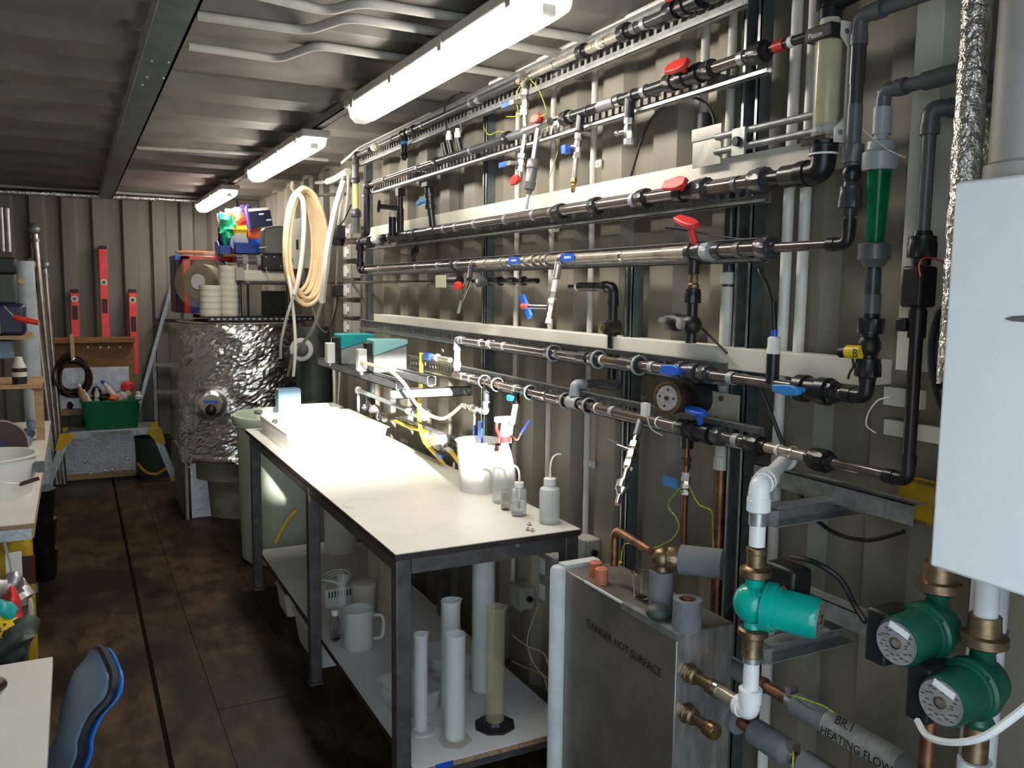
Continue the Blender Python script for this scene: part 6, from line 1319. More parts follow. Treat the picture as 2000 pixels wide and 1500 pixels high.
def sieve_stack(pxc, wpx, py_top, n, y, label, grp):
    c = W(pxc, 600, y=y); r = (W(pxc + wpx / 2, 600, y=y).x - c.x) * .94; h = (zat(py_top, c.x, y) - ZS) / n
    for k in range(n):
        b = V((c.x, y, ZS + k * h)); m = MB().lathe(b, Z, [(r * .94, 0), (r * .96, h * .25), (r, h * .3), (r, h * .96), (r * .95, h * .98), (r * .92, h * .4), (.001, h * .38)], 32)
        where = 'bottom' if k == 0 else ('top' if k == n - 1 else ('second' if k == 1 else ('third' if k == 2 else ('fourth' if k == 3 else ('fifth' if k == 4 else ('sixth' if k == 5 else 'seventh'))))) + ' from below')
        tag(m.build('plastic_sieve', 'sieve_cream'), f'cream round plastic tub, {where} in the {label} stack', 'tub', grp)
sieve_stack(411, 46, 557, 5, 6.16, 'lower left', 'round tubs stacked on the shelf'); sieve_stack(447, 40, 519, 8, 6.20, 'taller right', 'round tubs stacked on the shelf')
# glass tank
t = thing('glass_tank', 'glass tank with a dark box inside on the angle-iron shelf', 'tank', (1.28, 6.3, ZS)); p, q = W(470, 555, y=6.12), W(562, 610, y=6.12); x0, x1 = p.x, q.x; z1 = zat(556, (x0 + x1) / 2, 6.12)
for (a, b, c_, d) in ((x0, x1, 6.12, 6.126), (x0, x1, 6.44, 6.446), (x0, x0 + .006, 6.126, 6.44), (x1 - .006, x1, 6.126, 6.44)): MB().box(a, b, c_, d, ZS, z1).build('pane', 'glass', t)
MB().box(x0 - .003, x1 + .003, 6.117, 6.449, z1, z1 + .012).build('rim', 'black', t); p = W(518, 568, y=6.25); q = W(558, 606, y=6.25); MB().box(p.x, q.x, 6.22, 6.40, ZS, p.z).build('inner_box', 'black', t)
# motor valve on a pipe standing on the tank rim
t = thing('motor_valve', 'motorised valve with black gearbox and grey motor cap above the glass tank', 'valve', W(520, 530, y=6.15)); zr_ = z1 + .012
px_box(512, 558, 496, 529, 6.10, .18, 'black', 'gearbox', parent=t, bev=.008)
p, q = W(514, 444, y=6.13), W(556, 497, y=6.13); M4 = Matrix((X, Z, -Y)).transposed().to_4x4(); M4.translation = V((0, 6.27, 0)); MB().prism([(p.x, q.z), (q.x, q.z), (q.x, p.z + .012), (q.x - .05, p.z + .016), (p.x + .008, p.z - .004), (p.x, p.z - .05)], .15, M4).build('motor_cap', 'grey_plastic', t, bev=.012)
a = W(462, 508, y=6.18); b = W(512, 510, y=6.18); b = V((b.x, 6.18, a.z)); seg(t, a, b, .030, 'pvc_mid', 'valve_pipe'); union(t, a * .7 + b * .3, X, .045, .06, 'socket_grey'); union(t, a * .15 + b * .85, X, .045, .05, 'socket_grey'); MB().bar(W(506, 484, y=6.12), W(520, 482, y=6.12), .015, .006).build('lever', 'poly_white', t); px_box(460, 476, 522, 548, 6.12, .06, 'socket_grey', 'pipe_stub', parent=t); seg(t, W(483, 515, y=6.16), V((W(483, 515, y=6.16).x, 6.16, ZS)), .008, 'hose_white', 'clear_standpipe')
for px, py in ((520, 502), (536, 502), (520, 524), (548, 520)): q = W(px, py, y=6.098); MB().cyl(q, q + Y * .004, .006, n=8).build('screw', 'galv', t)
px_box(474, 560, 527, 552, 6.14, .30, 'sieve_cream', 'bagged_parts', 'crumpled pale plastic bag lying on the glass tank', 'bag', bev=.02)
wire([W(520, 528, y=6.08), W(528, 538, y=6.07), W(545, 544, y=6.07), W(565, 545, y=6.08)], 'thin white cable trailing under the motor gearbox', 'hose_white', .004, 'white_cable', 'cable')
# crates and spool to the left
t = thing('blue_crate', 'dark blue plastic crate standing on edge at the left of the shelf', 'crate', W(348, 612, y=7.0)); p, q = W(341, 499, y=7.0), W(357, 612, y=7.0); MB().box(p.x, q.x, 7.0, 7.40, ZS, p.z).build('crate_body', 'navy', t, bev=.006); MB().box(p.x - .002, q.x, 6.995, 7.405, p.z - .035, p.z + .004).build('crate_rim', 'blue', t, bev=.004)
t = thing('red_crate', 'red plastic crate on its side behind the clear spool', 'crate', W(400, 612, y=6.85)); p, q = W(357, 499, y=6.85), W(456, 612, y=6.85); th = .05
MB().box(p.x, p.x + th, 6.85, 7.2, ZS, p.z).build('side', 'red_bright', t, bev=.004); MB().box(q.x - th * .6, q.x, 6.85, 7.2, ZS, p.z - .06).build('side', 'red_bright', t, bev=.004); MB().box(p.x, q.x, 6.85, 7.2, p.z - .03, p.z).build('top', 'red_bright', t, bev=.004); MB().box(p.x, q.x, 7.19, 7.2, ZS, p.z).build('back', 'blue', t); MB().box(p.x + th, q.x - th, 6.86, 7.18, ZS, ZS + .10).build('bin_insert', 'blue', t, bev=.004)
px_box(344, 425, 489, 497, 7.30, .05, 'wood', 'timber_batten', 'pale timber batten on top of the crates', 'batten')
q = W(388, 550, y=6.55); ax = V((-.62, -.78, .05)).normalized(); t = thing('clear_spool', 'large clear plastic spool standing in front of the red crate', 'spool', q - Z * .19); MB().lathe(q, ax, [(.03, 0), (.185, .002), (.187, .008), (.03, .010)], 44).build('front_flange', 'amber_clear', t); MB().lathe(q - ax * .13, ax, [(.02, 0), (.187, .002), (.187, .008), (.02, .010)], 44).build('rear_flange', 'amber_clear', t); MB().lathe(q - ax * .12, ax, [(.13, 0), (.13, .11)], 36).build('winding', 'tank_pale', t); MB().lathe(q + ax * .008, ax, [(.055, 0), (.055, .004)], 28).build('hub_label', 'pvc_pure', t)
px_box(401, 441, 493, 505, 6.80, .14, 'poly_clear', 'clear_lid_box', 'small clear plastic box lying on the red crate', 'box')
# coloured parts bins and supplies on the upper rack
t = thing('rack_board', 'narrow timber shelf board carrying the coloured parts bins', 'shelf', W(470, 500, y=6.9)); p = W(425, 498, y=6.9); q = W(540, 498, y=6.9); ZR = p.z; MB().box(p.x, 1.55, 6.62, 7.25, ZR - .02, ZR).build('board', 'wood', t); MB().bar(V((1.545, 6.8, ZR - .2)), V((1.3, 6.8, ZR - .022)), .02, .02).build('brace', 'galv_dull', t)
def bin_(px0, px1, pyt, pyb, y, d, m, label):
    p, q = W(px0, pyt, y=y), W(px1, pyb, y=y); z0, z1 = min(p.z, q.z), max(p.z, q.z); x0, x1 = p.x, q.x; t = thing('parts_bin', label, 'bin', ((x0 + x1) / 2, y + d / 2, z0)); k = .012
    MB().box(x0, x1, y, y + .005, z0, z0 + (z1 - z0) * .62).build('front', m, t); MB().box(x0, x1, y + d - .005, y + d, z0, z1).build('back', m, t)
    M4 = Matrix((Y, Z, X)).transposed().to_4x4()
    for xx in (x0, x1 - .005):
        M4 = Matrix((Y, Z, X)).transposed().to_4x4(); M4.translation = V((xx, y, 0)); MB().prism([(0, z0), (d, z0), (d, z1), (d * .35, z1), (0, z0 + (z1 - z0) * .62)], .005, M4).build('side', m, t)
    MB().box(x0, x1, y, y + d, z0, z0 + .005).build('floor', m, t); MB().box(x0 - .003, x1 + .003, y - .006, y, z0 + (z1 - z0) * .55, z0 + (z1 - z0) * .66).build('lip', m, t)
    return t
def sit(pxa, pxb, h_px, y): return zat(0, 0, 0)
bin_(458, 513, 462, 497, 6.66, .22, 'blue', 'wide blue parts bin on the rack, right one'); bin_(427, 452, 470, 498, 6.70, .2, 'blue', 'small blue parts bin at the left end of the rack'); bin_(452, 462, 478, 512, 6.76, .2, 'red', 'narrow red parts bin between the two blue ones')
bin_(456, 484, 438, 463, 6.72, .16, 'yellow', 'yellow parts bin stacked on the wide blue bin')
q = W(468, 474, y=6.70); MB_ = MB().lathe(q, V((-.5, -.85, .1)), [(.02, 0), (.068, .001), (.070, .006), (.02, .008)], 30); tag(MB_.build('grey_disc', 'pvc_light'), 'grey disc leaning in the blue parts bin', 'disc')
m = MB(); random.seed(4)
def blob(px, py, y, r, s3, m_, name, label, cat):
    c = W(px, py, y=y); b = MB(); b.ball(c, r, 28, s3)
    for i, v in enumerate(b.v):
        d = v - c; b.v[i] = c + d * (1 + .9 * noise.noise(d * 26 + V((px, py, 0)))) 
    return tag(b.build(name, m_), label, cat)
blob(444, 448, 6.80, .075, (.8, .6, 1.5), 'green', 'green_glove', 'crumpled green glove hanging over the rack', 'glove'); blob(459, 441, 6.96, .075, (1.5, .6, 1.2), 'orange', 'orange_glove', 'crumpled orange-red glove beside the green one', 'glove'); blob(460, 418, 6.98, .05, (1.3, .7, .9), 'pvc_white', 'plastic_wrap', 'crumpled clear wrapping behind the gloves', 'wrapping'); blob(437, 462, 6.86, .055, (.7, .6, 1.4), 'cable_brown', 'dark_glove', 'dark maroon glove under the green glove', 'glove')
px_box(424, 448, 417, 434, 6.94, .05, 'pink', 'pink_packet', 'pink and white paper packet on top of the supplies', 'packet'); blob(487, 414, 7.0, .06, (1.4, .6, 1), 'purple', 'purple_bag', 'purple crumpled bag behind the navy box', 'bag')
p, q = W(487, 405, y=6.85), W(531, 449, y=6.85); M4 = Matrix.Rotation(math.radians(-8), 4, 'Y'); M4.translation = V(((p.x + q.x) / 2, 6.85, (p.z + q.z) / 2)); t = thing('navy_box', 'navy blue printed glove box tilted on the pile of supplies', 'box', M4.translation); w_, h_ = (q.x - p.x) / 2, (p.z - q.z) / 2; MB().box(-w_, w_, 0, .10, -h_ * .75, h_ * .75, M4).build('carton', 'navy', t); MB().box(-w_, w_ * .8, .0, .10, h_ * .75, h_, M4).build('carton_top', 'pvc_white', t); MB().box(-w_ - .012, -w_, 0, .10, -h_, h_, M4).build('carton_side', 'purple', t)
g = MB(); [g.box(-w_ * .1 + k * .05, w_ * .1 + k * .05 + .02, -.0012, 0, h_ * .35 - k * .05, h_ * .35 - k * .05 + .012, M4) for k in range(3)]; g.build('carton_print', 'print_white', t)
px_box(486, 512, 445, 466, 6.88, .10, 'orange', 'orange_carton', 'orange and cream carton under the navy box', 'carton')
# ================================================================ end of the container: step platform, green bin, board, levels
yP = 7.70; zt = W(220, 842, y=yP).z
t = thing('step_platform', 'folding aluminium step platform with yellow joints', 'step platform', (.24, yP, 0)); x0, x1 = W(130, 842, y=yP).x, W(302, 840, y=yP).x
for k in range(5): MB().box(x0 + .02, x1 - .02, yP + .005 + k * .072, yP + .065 + k * .072, zt + .002, zt + .012).build('tread', 'galv', t)
MB().box(x0, x1, yP - .01, yP, zt - .045, zt + .006).build('front_rail', 'galv', t); MB().box(x0, x1, yP + .36, yP + .37, zt - .045, zt + .006).build('rear_rail', 'galv', t); MB().box(x0 + .18, x1 - .17, yP - .012, yP - .01, zt - .04, zt + .002).build('label_strip', 'galv_dull', t)
fl_, fr_ = W(92, 955, z=0), W(342, 943, z=0)
for yy, dy in ((yP, 0), (yP + .36, 0)):
    for s, tx, fx in ((-1, x0, fl_.x), (1, x1, fr_.x)):
        a, b = V((tx - s * .0, yy, zt - .02)), V((fx, yy - .02 if yy == yP else yy, .03)); l = MB().bar(a, b, .028, .055, up=X).build('leg', 'galv', t); d = (b - a).normalized(); MB().bar(b - d * .002, b + d * .03, .034, .06, up=X).build('foot', 'yellow', l); M4 = Matrix((X, Z, -Y)).transposed().to_4x4(); M4.translation = V((tx, yy - .014, zt - .03)); MB().prism([(-.05 * 1, .035), (.05, .035), (.06, .0), (s * .06 + .02, -.10), (s * .06 - .03, -.10), (-.06, .0)], .012, M4).build('joint', 'yellow', t)
# green bin on the platform
p, q = W(157, 782, y=yP + .02), W(278, 830, y=yP + .02); gx = (p.x + q.x) / 2; gw = (q.x - p.x) / 2; gh = zat(782, gx, yP + .03) - (zt + .012)
gb = tub('green plastic storage bin full of workshop bits on the step platform', V((gx, yP + .17, zt + .012)), gw, .15, gh, 'green_bin', 'green_bin', 'bin')
random.seed(6); GT = zt + .012 + gh
def stick(px, py, r, L, m_, label, cat, name, tilt, cap=None, dy=.12):
    c = W(px, py, y=yP + dy); d = V(tilt).normalized(); t = thing(name, label, cat, c - d * L * .6); MB().lathe(c - d * L * .6, d, [(r * .9, 0), (r, L * .05), (r, L * .7), (r * .55, L * .8), (r * .55, L)], 14).build('body', m_, t)
    if cap: MB().lathe(c + d * L * .36, d, [(r * .6, 0), (r * .6, L * .12), (r * .4, L * .14)], 12).build('cap', cap, t)
stick(160, 768, .028, .16, 'wood_pale', 'brown and white tube poking out of the green bin at left', 'tube', 'sealant_tube', (-.3, 0, 1), 'pvc_pure'); stick(172, 776, .012, .18, 'pvc_pure', 'white plastic stick leaning in the green bin', 'stick', 'plastic_stick', (-.45, 0, 1)); stick(189, 770, .02, .14, 'paper', 'small bottle with blue cap in the green bin', 'bottle', 'small_bottle', (0, 0, 1), 'blue'); stick(214, 762, .024, .20, 'hose_white', 'white and blue spray nozzle leaning in the green bin', 'bottle', 'spray_tube', (-.7, 0, 1), 'blue'); stick(238, 775, .045, .20, 'poly_frost', 'clear plastic bottle lying across the green bin', 'bottle', 'clear_bottle', (.8, 0, .5)); stick(270, 775, .03, .09, 'pvc_pure', 'white capped jar at the right of the green bin', 'jar', 'white_jar', (0, 0, 1), 'pvc_pure', .06)
def blob2(px, py, r, s3, m_, name, label, cat, dy=.15):
    c = W(px, py, y=yP + dy); b = MB(); b.ball(c, r, 12, s3)
    for i, v in enumerate(b.v): d = v - c; b.v[i] = c + d * (1 + .5 * noise.noise(d * 40 + V((px, py, 0))))
    tag(b.build(name, m_), label, cat)
blob2(250, 755, .05, (1.2, .9, .9), 'red_bright', 'red_fitting', 'red round fitting on top of the green bin contents', 'fitting'); blob2(222, 778, .035, (1.3, 1, .8), 'orange', 'orange_cap', 'orange-red rounded object in the middle of the green bin', 'object', .08); blob2(200, 776, .05, (1.6, 1, .6), 'black', 'black_tool', 'black tool lying in the green bin', 'tool'); blob2(188, 765, .03, (1.3, .8, 1.2), 'reel_brown', 'red_cloth', 'dark red cloth in the green bin', 'cloth'); blob2(137, 792, .03, (.8, .6, 1.2), 'reel_brown', 'maroon_clip', 'maroon clip hanging left of the green bin', 'clip', .335)  # the orange rounded piece is a loose cap
# wooden back board with shelf
y_ = 8.02; p, q = W(107, 662, y=y_), W(262, 662, y=y_); zb = zat(805, p.x, y_); zt2 = zat(660, p.x, y_)
t = thing('peg_board', 'brown hardboard panel with a timber ledge against the end wall', 'board', ((p.x + q.x) / 2, y_, zb)); MB().box(p.x, q.x, y_ + .03, y_ + .048, zb, zt2 - .02).build('panel', 'wood', t); MB().box(p.x - .005, q.x + .005, y_ - .06, y_ + .05, zt2 - .045, zt2 + .0).build('ledge', 'wood', t, bev=.003); MB().box(p.x, q.x, y_ - .02, y_ + .04, zb - .03, zb + .02).build('lower_batten', 'wood_pale', t)
for px in (172, 196, 212, 235): c = W(px, 678, y=y_ + .03); MB().cyl(c, c - Y * .006, .008, n=8).build('peg', 'galv', t)
m = MB().box(p.x + .01, q.x - .05, y_ + .026, y_ + .03, zb + .02, zat(720, p.x, y_)); m.build('foil_sheet', 'foil_board', t)
# foil faced board on the floor under the platform
p, q = W(115, 938, z=0), W(266, 928, z=0); z1 = zat(838, (p.x + q.x) / 2, 8.03); t = thing('foil_board', 'foil faced insulation board with timber edge under the step platform', 'board', ((p.x + q.x) / 2, 8.05, 0)); MB().box(p.x, q.x, 8.03, 8.07, 0, z1).build('core', 'wood_pale', t); MB().box(p.x, q.x, 8.027, 8.03, .05, z1).build('foil_face', 'foil_board', t); MB().box(p.x, q.x, 8.015, 8.029, 0, .048).build('timber_edge', 'wood_pale', t)
for px, py in ((137, 861), (166, 902), (250, 896), (178, 925), (204, 920), (219, 918), (243, 917)): c = W(px, py, y=8.026); MB().lathe(c, -Y, [(.010, 0), (.010, .002), (.004, .004)], 10).build('screw_head', 'chrome', t)
# cable coil on the board, with a strap
c = W(141, 734, y=7.93); t = thing('cable_coil', 'coil of dark red-brown cable hung on the hardboard panel by a strap', 'cable', c - Z * .16); random.seed(9)
for k in range(9):
    rx, rz = .13 + random.uniform(-.03, .025), .155 + random.uniform(-.03, .03); ox, oz = random.uniform(-.015, .015), random.uniform(-.03, .01); MB().tube([V((c.x + ox + rx * math.cos(a), 7.93 + k * .008 + .01 * math.sin(3 * a), c.z + oz + rz * math.sin(a))) for a in [2 * PI * j / 30 for j in range(30)]], .010, 7, closed=True).build('cable_loop', 'cable_brown' if k % 2 else 'black', t)
a = W(140, 652, y=7.93); b = W(143, 702, y=7.91); MB().bar(a, b, .03, .006, up=Y).build('strap', 'wood_pale', t); MB().lathe(b, -Y, [(.018, 0), (.018, .006), (.008, .010)], 14).build('strap_button', 'chrome', t)
# three spirit levels
def level(px, pt, pb, label, vials, slots, lean=0.0):
    a, b = W(px[0], pt, y=8.16), W(px[1], pb, y=8.12); t = thing('spirit_level', label, 'spirit level', b); w = .030; d = (a - b).normalized(); L = (a - b).length; M4 = Matrix((d.cross(Y).normalized(), Y, d)).transposed().to_4x4(); M4 = Matrix((Y.cross(d).normalized(), Y, d)).transposed().to_4x4(); M4.translation = b
    MB().box(-w, w, -.022, .012, 0, L - .03, M4).build('bar', 'red_bright', t, bev=.002); MB().box(-w - .003, w + .003, -.025, .014, L - .03, L, M4).build('end_cap', 'black', t, bev=.003)
    for v in vials: m = MB().lathe(M4 @ V((0, -.022, L * v)), -Y, [(.026, 0), (.026, .004), (.018, .005)], 20); o = m.build('vial_ring', 'paper', t); MB().lathe(M4 @ V((0, -.0265, L * v)), -Y, [(.017, 0), (.017, .001)], 18).build('vial', 'green_glass', o)
    for s0, s1 in slots: MB().box(-w * .72, w * .72, -.0235, -.0215, L * s0, L * s1, M4).build('grip_slot', 'black', t, bev=.006)
level((145, 148), 565, 658, 'short red spirit level leaning on the end wall at left', (.80,), ((.36, .66),)); level((200, 207), 480, 658, 'tall red spirit level in the middle of the end wall', (.60,), ((.26, .42),)); level((258, 264), 565, 730, 'red spirit level at right, reaching below the timber ledge', (.875,), ((.50, .68),))
# step ladder folded beside the foil tank
t = thing('step_ladder', 'folded aluminium step ladder between the board and the foil tank', 'ladder', W(290, 780, y=8.12)); yl = 8.12
a, b = W(336, 555, y=yl), W(276, 775, y=yl); MB().bar(a, a + (b - a) * (a.z / (a.z - b.z)), .03, .055, up=Y).build('stile', 'galv', t); a2, b2 = W(300, 680, y=yl), W(306, 850, y=yl); MB().bar(a2, a2 + (b2 - a2) * (a2.z / (a2.z - b2.z)), .03, .05, up=Y).build('rear_stile', 'galv_dull', t)
for py in (625, 712, 765): p, q = W(300, py, y=yl + .02), W(352, py + 2, y=yl + .04); MB().bar(p, q, .05, .03).build('rung', 'black' if py == 625 else 'galv_dull', t)
c = W(300, 860, y=7.95); t = thing('dark_bucket', 'dark round bucket with a mustard hose at its foot, right of the foil board', 'bucket', V((c.x, 7.95, 0))); MB().lathe(V((c.x, 7.95, 0)), Z, [(.13, 0), (.15, .33), (.158, .335), (.158, .35), (.145, .35), (.125, .02), (.001, .02)], 28).build('bucket_body', 'drum_dark', t); wire([W(268, 905, y=7.75), W(285, 922, y=7.7), W(305, 926, y=7.7), W(325, 915, y=7.75)], 'mustard hose curled on the floor by the dark bucket', 'mustard', .012, 'mustard_hose', 'hose')

# ================================================================ left bench and its clutter
LZB = .80; cL = W(67, 1020, z=LZB); lx1, ly0 = cL.x, cL.y
t = thing('left_bench', 'white topped workbench along the left wall', 'bench', (-.5, 4.7, 0)); MB().box(XL + .01, lx1, ly0, 6.05, LZB - .004, LZB).build('worktop', 'laminate', t); MB().box(XL + .01, lx1, ly0, 6.05, LZB - .02, LZB - .004).build('worktop_edge', 'chipboard', t); MB().box(XL + .01, lx1 - .01, ly0 + .002, ly0 + .012, LZB - .062, LZB - .021).build('front_rail', 'galv', t); MB().box(lx1 - .012, lx1 - .004, ly0 + .012, 6.04, LZB - .06, LZB - .021).build('side_rail', 'wood_pale', t)
for y in (5.45, 6.0): MB().box(lx1 - .045, lx1 - .005, y, y + .04, 0, LZB - .02).build('leg', 'galv', t); MB().box(XL + .015, XL + .055, y, y + .04, 0, LZB - .02).build('leg', 'galv', t)
# bucket with wire handle
c = W(20, 985, z=LZB) + V((0, .15, 0)); rr = .162; c = V((lx1 - .165, c.y + .06, LZB)); hb = zat(888, c.x, c.y) - LZB
b = bucket('white_bucket', 'white plastic bucket with a wire handle on the left bench', c, rr * .86, rr, hb, 'poly_white'); h0 = c + V((rr * .98, -.05, hb - .05)); MB().box(h0.x - .005, h0.x + .03, h0.y - .02, h0.y + .02, h0.z - .025, h0.z + .015).build('handle_lug', 'pvc_mid', b); MB().tube(spline([h0 + X * .015, c + V((rr * .75, -.13, hb - .10)), c + V((-.02, -.16, hb - .07)), c + V((-rr * .9, -.09, hb - .05))], 6), .0025, 6).build('wire_handle', 'galv', b); a = c + V((rr * .62, -.135, hb - .105)); MB().cyl(a, a + V((.07, .01, .018)), .008, n=10).build('handle_grip', 'reel_brown', b)
# pipe fittings pile
random.seed(12)
for k in range(7):
    c = V((lx1 - .21 - .05 * random.random(), ly0 + .10 + .11 * random.random(), LZB + .014 + .028 * (k % 3))); ax = V((random.uniform(-1, 1), random.uniform(-1, 1), random.uniform(-.3, .3))); m = MB().lathe(c, ax, [(.010, -.022), (.014, -.02), (.014, -.008), (.011, -.006), (.011, .006), (.014, .008), (.014, .02), (.010, .022)], 8)
    tag(m.build('pipe_fitting', 'chrome'), 'small chrome pipe fitting in the pile in front of the white bucket', 'fitting', 'chrome fittings on the left bench')
c = V((lx1 - .235, ly0 + .20, LZB)); t = thing('bench_clamp', 'dark metal clamp standing on the left bench before the bucket', 'clamp', c); MB().box(c.x - .014, c.x + .014, c.y, c.y + .02, LZB, LZB + .15).build('post', 'bronze', t); MB().box(c.x - .09, c.x + .014, c.y, c.y + .02, LZB + .07, LZB + .095).build('jaw', 'bronze', t); MB().cyl((c.x + .03, c.y, LZB + .03), (c.x + .03, c.y, LZB + .10), .007, n=8).build('screw', 'stainless', t)
# cable reel
c = W(-4, 812, y=4.45); rr = abs(zat(862, c.x, 4.45) - c.z); ax = V((.12, -1, .1)).normalized(); t = thing('cable_reel', 'brown cable reel with pale rims standing on the left bench', 'reel', V((c.x, 4.5, LZB))); c = V((c.x, 4.45, LZB + rr + .003))
for k, o_ in ((0, .0), (1, .07)): q = c - ax * o_; MB().lathe(q, ax, [(.02, -.004), (rr * .97, -.004), (rr * .97, .004), (.02, .004)], 40).build('flange', 'reel_brown', t); MB().lathe(q, ax, [(rr * .95, -.006), (rr, -.006), (rr, .008), (rr * .95, .008)], 40, closed=False).build('rim', 'reel_rim', t)
MB().lathe(c - ax * .066, ax, [(rr * .7, 0), (rr * .7, .062)], 30).build('winding', 'black', t); MB().lathe(c, ax, [(.03, 0), (.03, .012), (.015, .014)], 16).build('hub', 'navy', t)
for k, (px, py) in enumerate(((64, 828), (57, 846), (50, 862))):
    c = W(px, py, z=LZB + .03); m = MB().lathe(c, V((.5, -.8, 0)), [(.018, -.02), (.03, -.018), (.03, .012), (.022, .02)], 14); tag(m.build('blue_fitting', 'post_blue' if False else 'chair_blue'), 'dusty blue pipe fitting on the left bench, ' + ('rear', 'middle', 'front')[k] + ' of three', 'fitting')
a, b = W(66, 760, y=5.3), W(91, 760, y=5.3); t = thing('timber_block', 'upright pine timber post at the back of the left bench', 'post', (a.x, 5.3, LZB)); MB().box(a.x, b.x - .02, 5.3, 5.36, LZB, zat(762, a.x, 5.3)).build('post', 'wood_pale', t); MB().box(a.x - .01, b.x - .01, 5.29, 5.37, zat(762, a.x, 5.3), zat(756, a.x, 5.3)).build('post_cap', 'wood', t)
# shelf rack with tool boxes and tall tube
yk = 5.5; t = thing('tall_tube', 'tall pale blue plastic tube standing behind the left bench', 'tube', W(55, 860, y=6.15)); c = W(47, 510, y=6.15); e = W(62, 760, y=6.15); MB().tube([V((e.x + .02, 6.15, .0)), c], .055, 18).build('tube_body', 'post_blue', t); q = W(42, 548, y=6.09); MB().lathe(q - Y * -.0, -Y, [(.02, 0), (.02, .004)], 16).build('hole_mark', 'brass', t)
t = thing('rack_shelf', 'timber shelf with tools on the left wall', 'shelf', W(20, 655, y=yk)); zk = W(30, 655, y=yk).z; MB().box(XL + .01, W(60, 655, y=yk).x, yk - .05, yk + .35, zk - .02, zk).build('board', 'wood_pale', t); MB().bar(V((XL + .01, yk + .1, zk - .25)), V((XL + .3, yk + .1, zk - .022)), .02, .02).build('brace', 'galv_dull', t); zk2 = W(30, 688, y=yk).z
q = W(-5, 600, y=yk); xk = W(36, 600, y=yk).x
t = thing('tool_case', 'black tool case on the left shelf', 'case', (xk - .15, yk, zk)); zc0, zc1 = W(20, 592, y=yk).z, W(20, 503, y=yk).z; MB().box(xk - .33, xk - .01, yk, yk + .18, zc0, zc1 - .09).build('case_body', 'drum_dark', t, bev=.01); MB().box(xk - .34, xk, yk - .01, yk + .19, zc1 - .09, zc1).build('case_lid', 'black', t, bev=.012); MB().box(xk - .30, xk - .24, yk - .013, yk - .01, zc1 - .12, zc1 - .10).build('case_label', 'post_blue', t)
t = thing('tool_bag', 'blue and yellow tool bag on the left shelf', 'bag', (xk - .15, yk, zk)); MB().box(xk - .34, xk + .03, yk - .03, yk + .16, zk, zc0 - .003).build('bag_body', 'navy', t, bev=.02); MB().box(xk - .32, xk - .09, yk - .036, yk - .03, zk + .01, zc0 - .08).build('yellow_panel', 'mustard', t, bev=.006)
a = W(8, 598, y=yk - .06); b = W(30, 622, y=yk - .07); t = thing('screwdriver', 'red and black handled screwdriver lying across the tool bag', 'screwdriver', b); seg(t, a, b, .005, 'chrome', 'blade'); d = (b - a).normalized(); c2_ = b + V((.11, 0, -.025)); MB().tube([b - d * .01, b + V((.03, 0, -.005)), c2_], [.014, .018, .015], 10).build('handle', 'red', t)
t = thing('blue_case', 'blue labelled case under the left shelf', 'case', (xk - .2, yk, zk - .15)); MB().box(xk - .34, xk - .04, yk, yk + .16, zk - .13, zk - .03).build('case_body', 'chair_blue', t, bev=.006); MB().box(xk - .30, xk - .10, yk - .002, yk, zk - .11, zk - .05).build('case_label', 'box_blue', t)
t = thing('glue_bottle', 'cream glue bottle with a dark label behind the reel', 'bottle', W(38, 770, y=5.05)); c = W(38, 735, y=5.05); zk3 = W(38, 750, y=5.05).z; tag(MB().box(XL + .02, c.x + .10, 4.98, 5.45, zk3 - .018, zk3).build('timber_ledge', 'wood_pale'), 'narrow timber ledge on the left wall under the glue bottle', 'ledge'); c = V((c.x, 5.05, zk3)); hh = zat(697, c.x, 5.05) - zk3; MB().lathe(c, Z, [(.032, 0), (.034, .01), (.034, hh * .62), (.02, hh * .86), (.018, hh)], 20).build('bottle', 'sieve_cream', t); MB().lathe(c + Z * hh * .45, Z, [(.0345, 0), (.0345, hh * .15)], 20, closed=False).build('label', 'reel_brown', t); MB().lathe(c, Z, [(.0346, .002), (.0348, hh * .28)], 20, closed=False).build('dark_sleeve', 'black', t)
# leaning steel rods
for i, (a, b, r, lab) in enumerate((((68, 455), (110, 860), .020, 'longest leaning steel tube with a coupling on top'), ((60, 525), (100, 850), .024, 'leaning steel tube, left of the longest one'), ((88, 525), (113, 800), .016, 'thin leaning steel tube, right of the longest one'))):
    q = W(*b, y=7.93); p = W(*a, y=8.02); d = (q - p); k = -p.z / d.z; f_ = p + d * k; r = r * 1.3; t = thing('steel_tube', lab, 'tube', f_); seg(t, f_ + V((0, 0, .001)), p, r, 'sheen_pipe'); d.normalize(); MB().ball(p - d * .03, r * 1.9, 12).build('coupling', 'galv_dull', t); ring(t, p + d * .06, d, r * 1.1, .03, 'galv_dull', 'collar'); seg(t, p, p - d * .05, r * 1.3, 'galv_dull', 'end_piece')
# translucent shiny panel at far left
p, q = W(-20, 430, y=7.9), W(22, 462, y=7.9); t = thing('ribbed_panel', 'ribbed clear plastic panel catching light high at the far left', 'panel', (p.x, 7.9, q.z)); 
for k in range(9): MB().cyl((XL + .06 + (q.x - XL - .06) * (k + .5) / 9, 7.9, q.z - .12), (XL + .06 + (q.x - XL - .06) * (k + .5) / 9, 7.9, p.z + .10), (q.x - XL - .06) / 18, n=10).build('rib', 'foil_board', t)
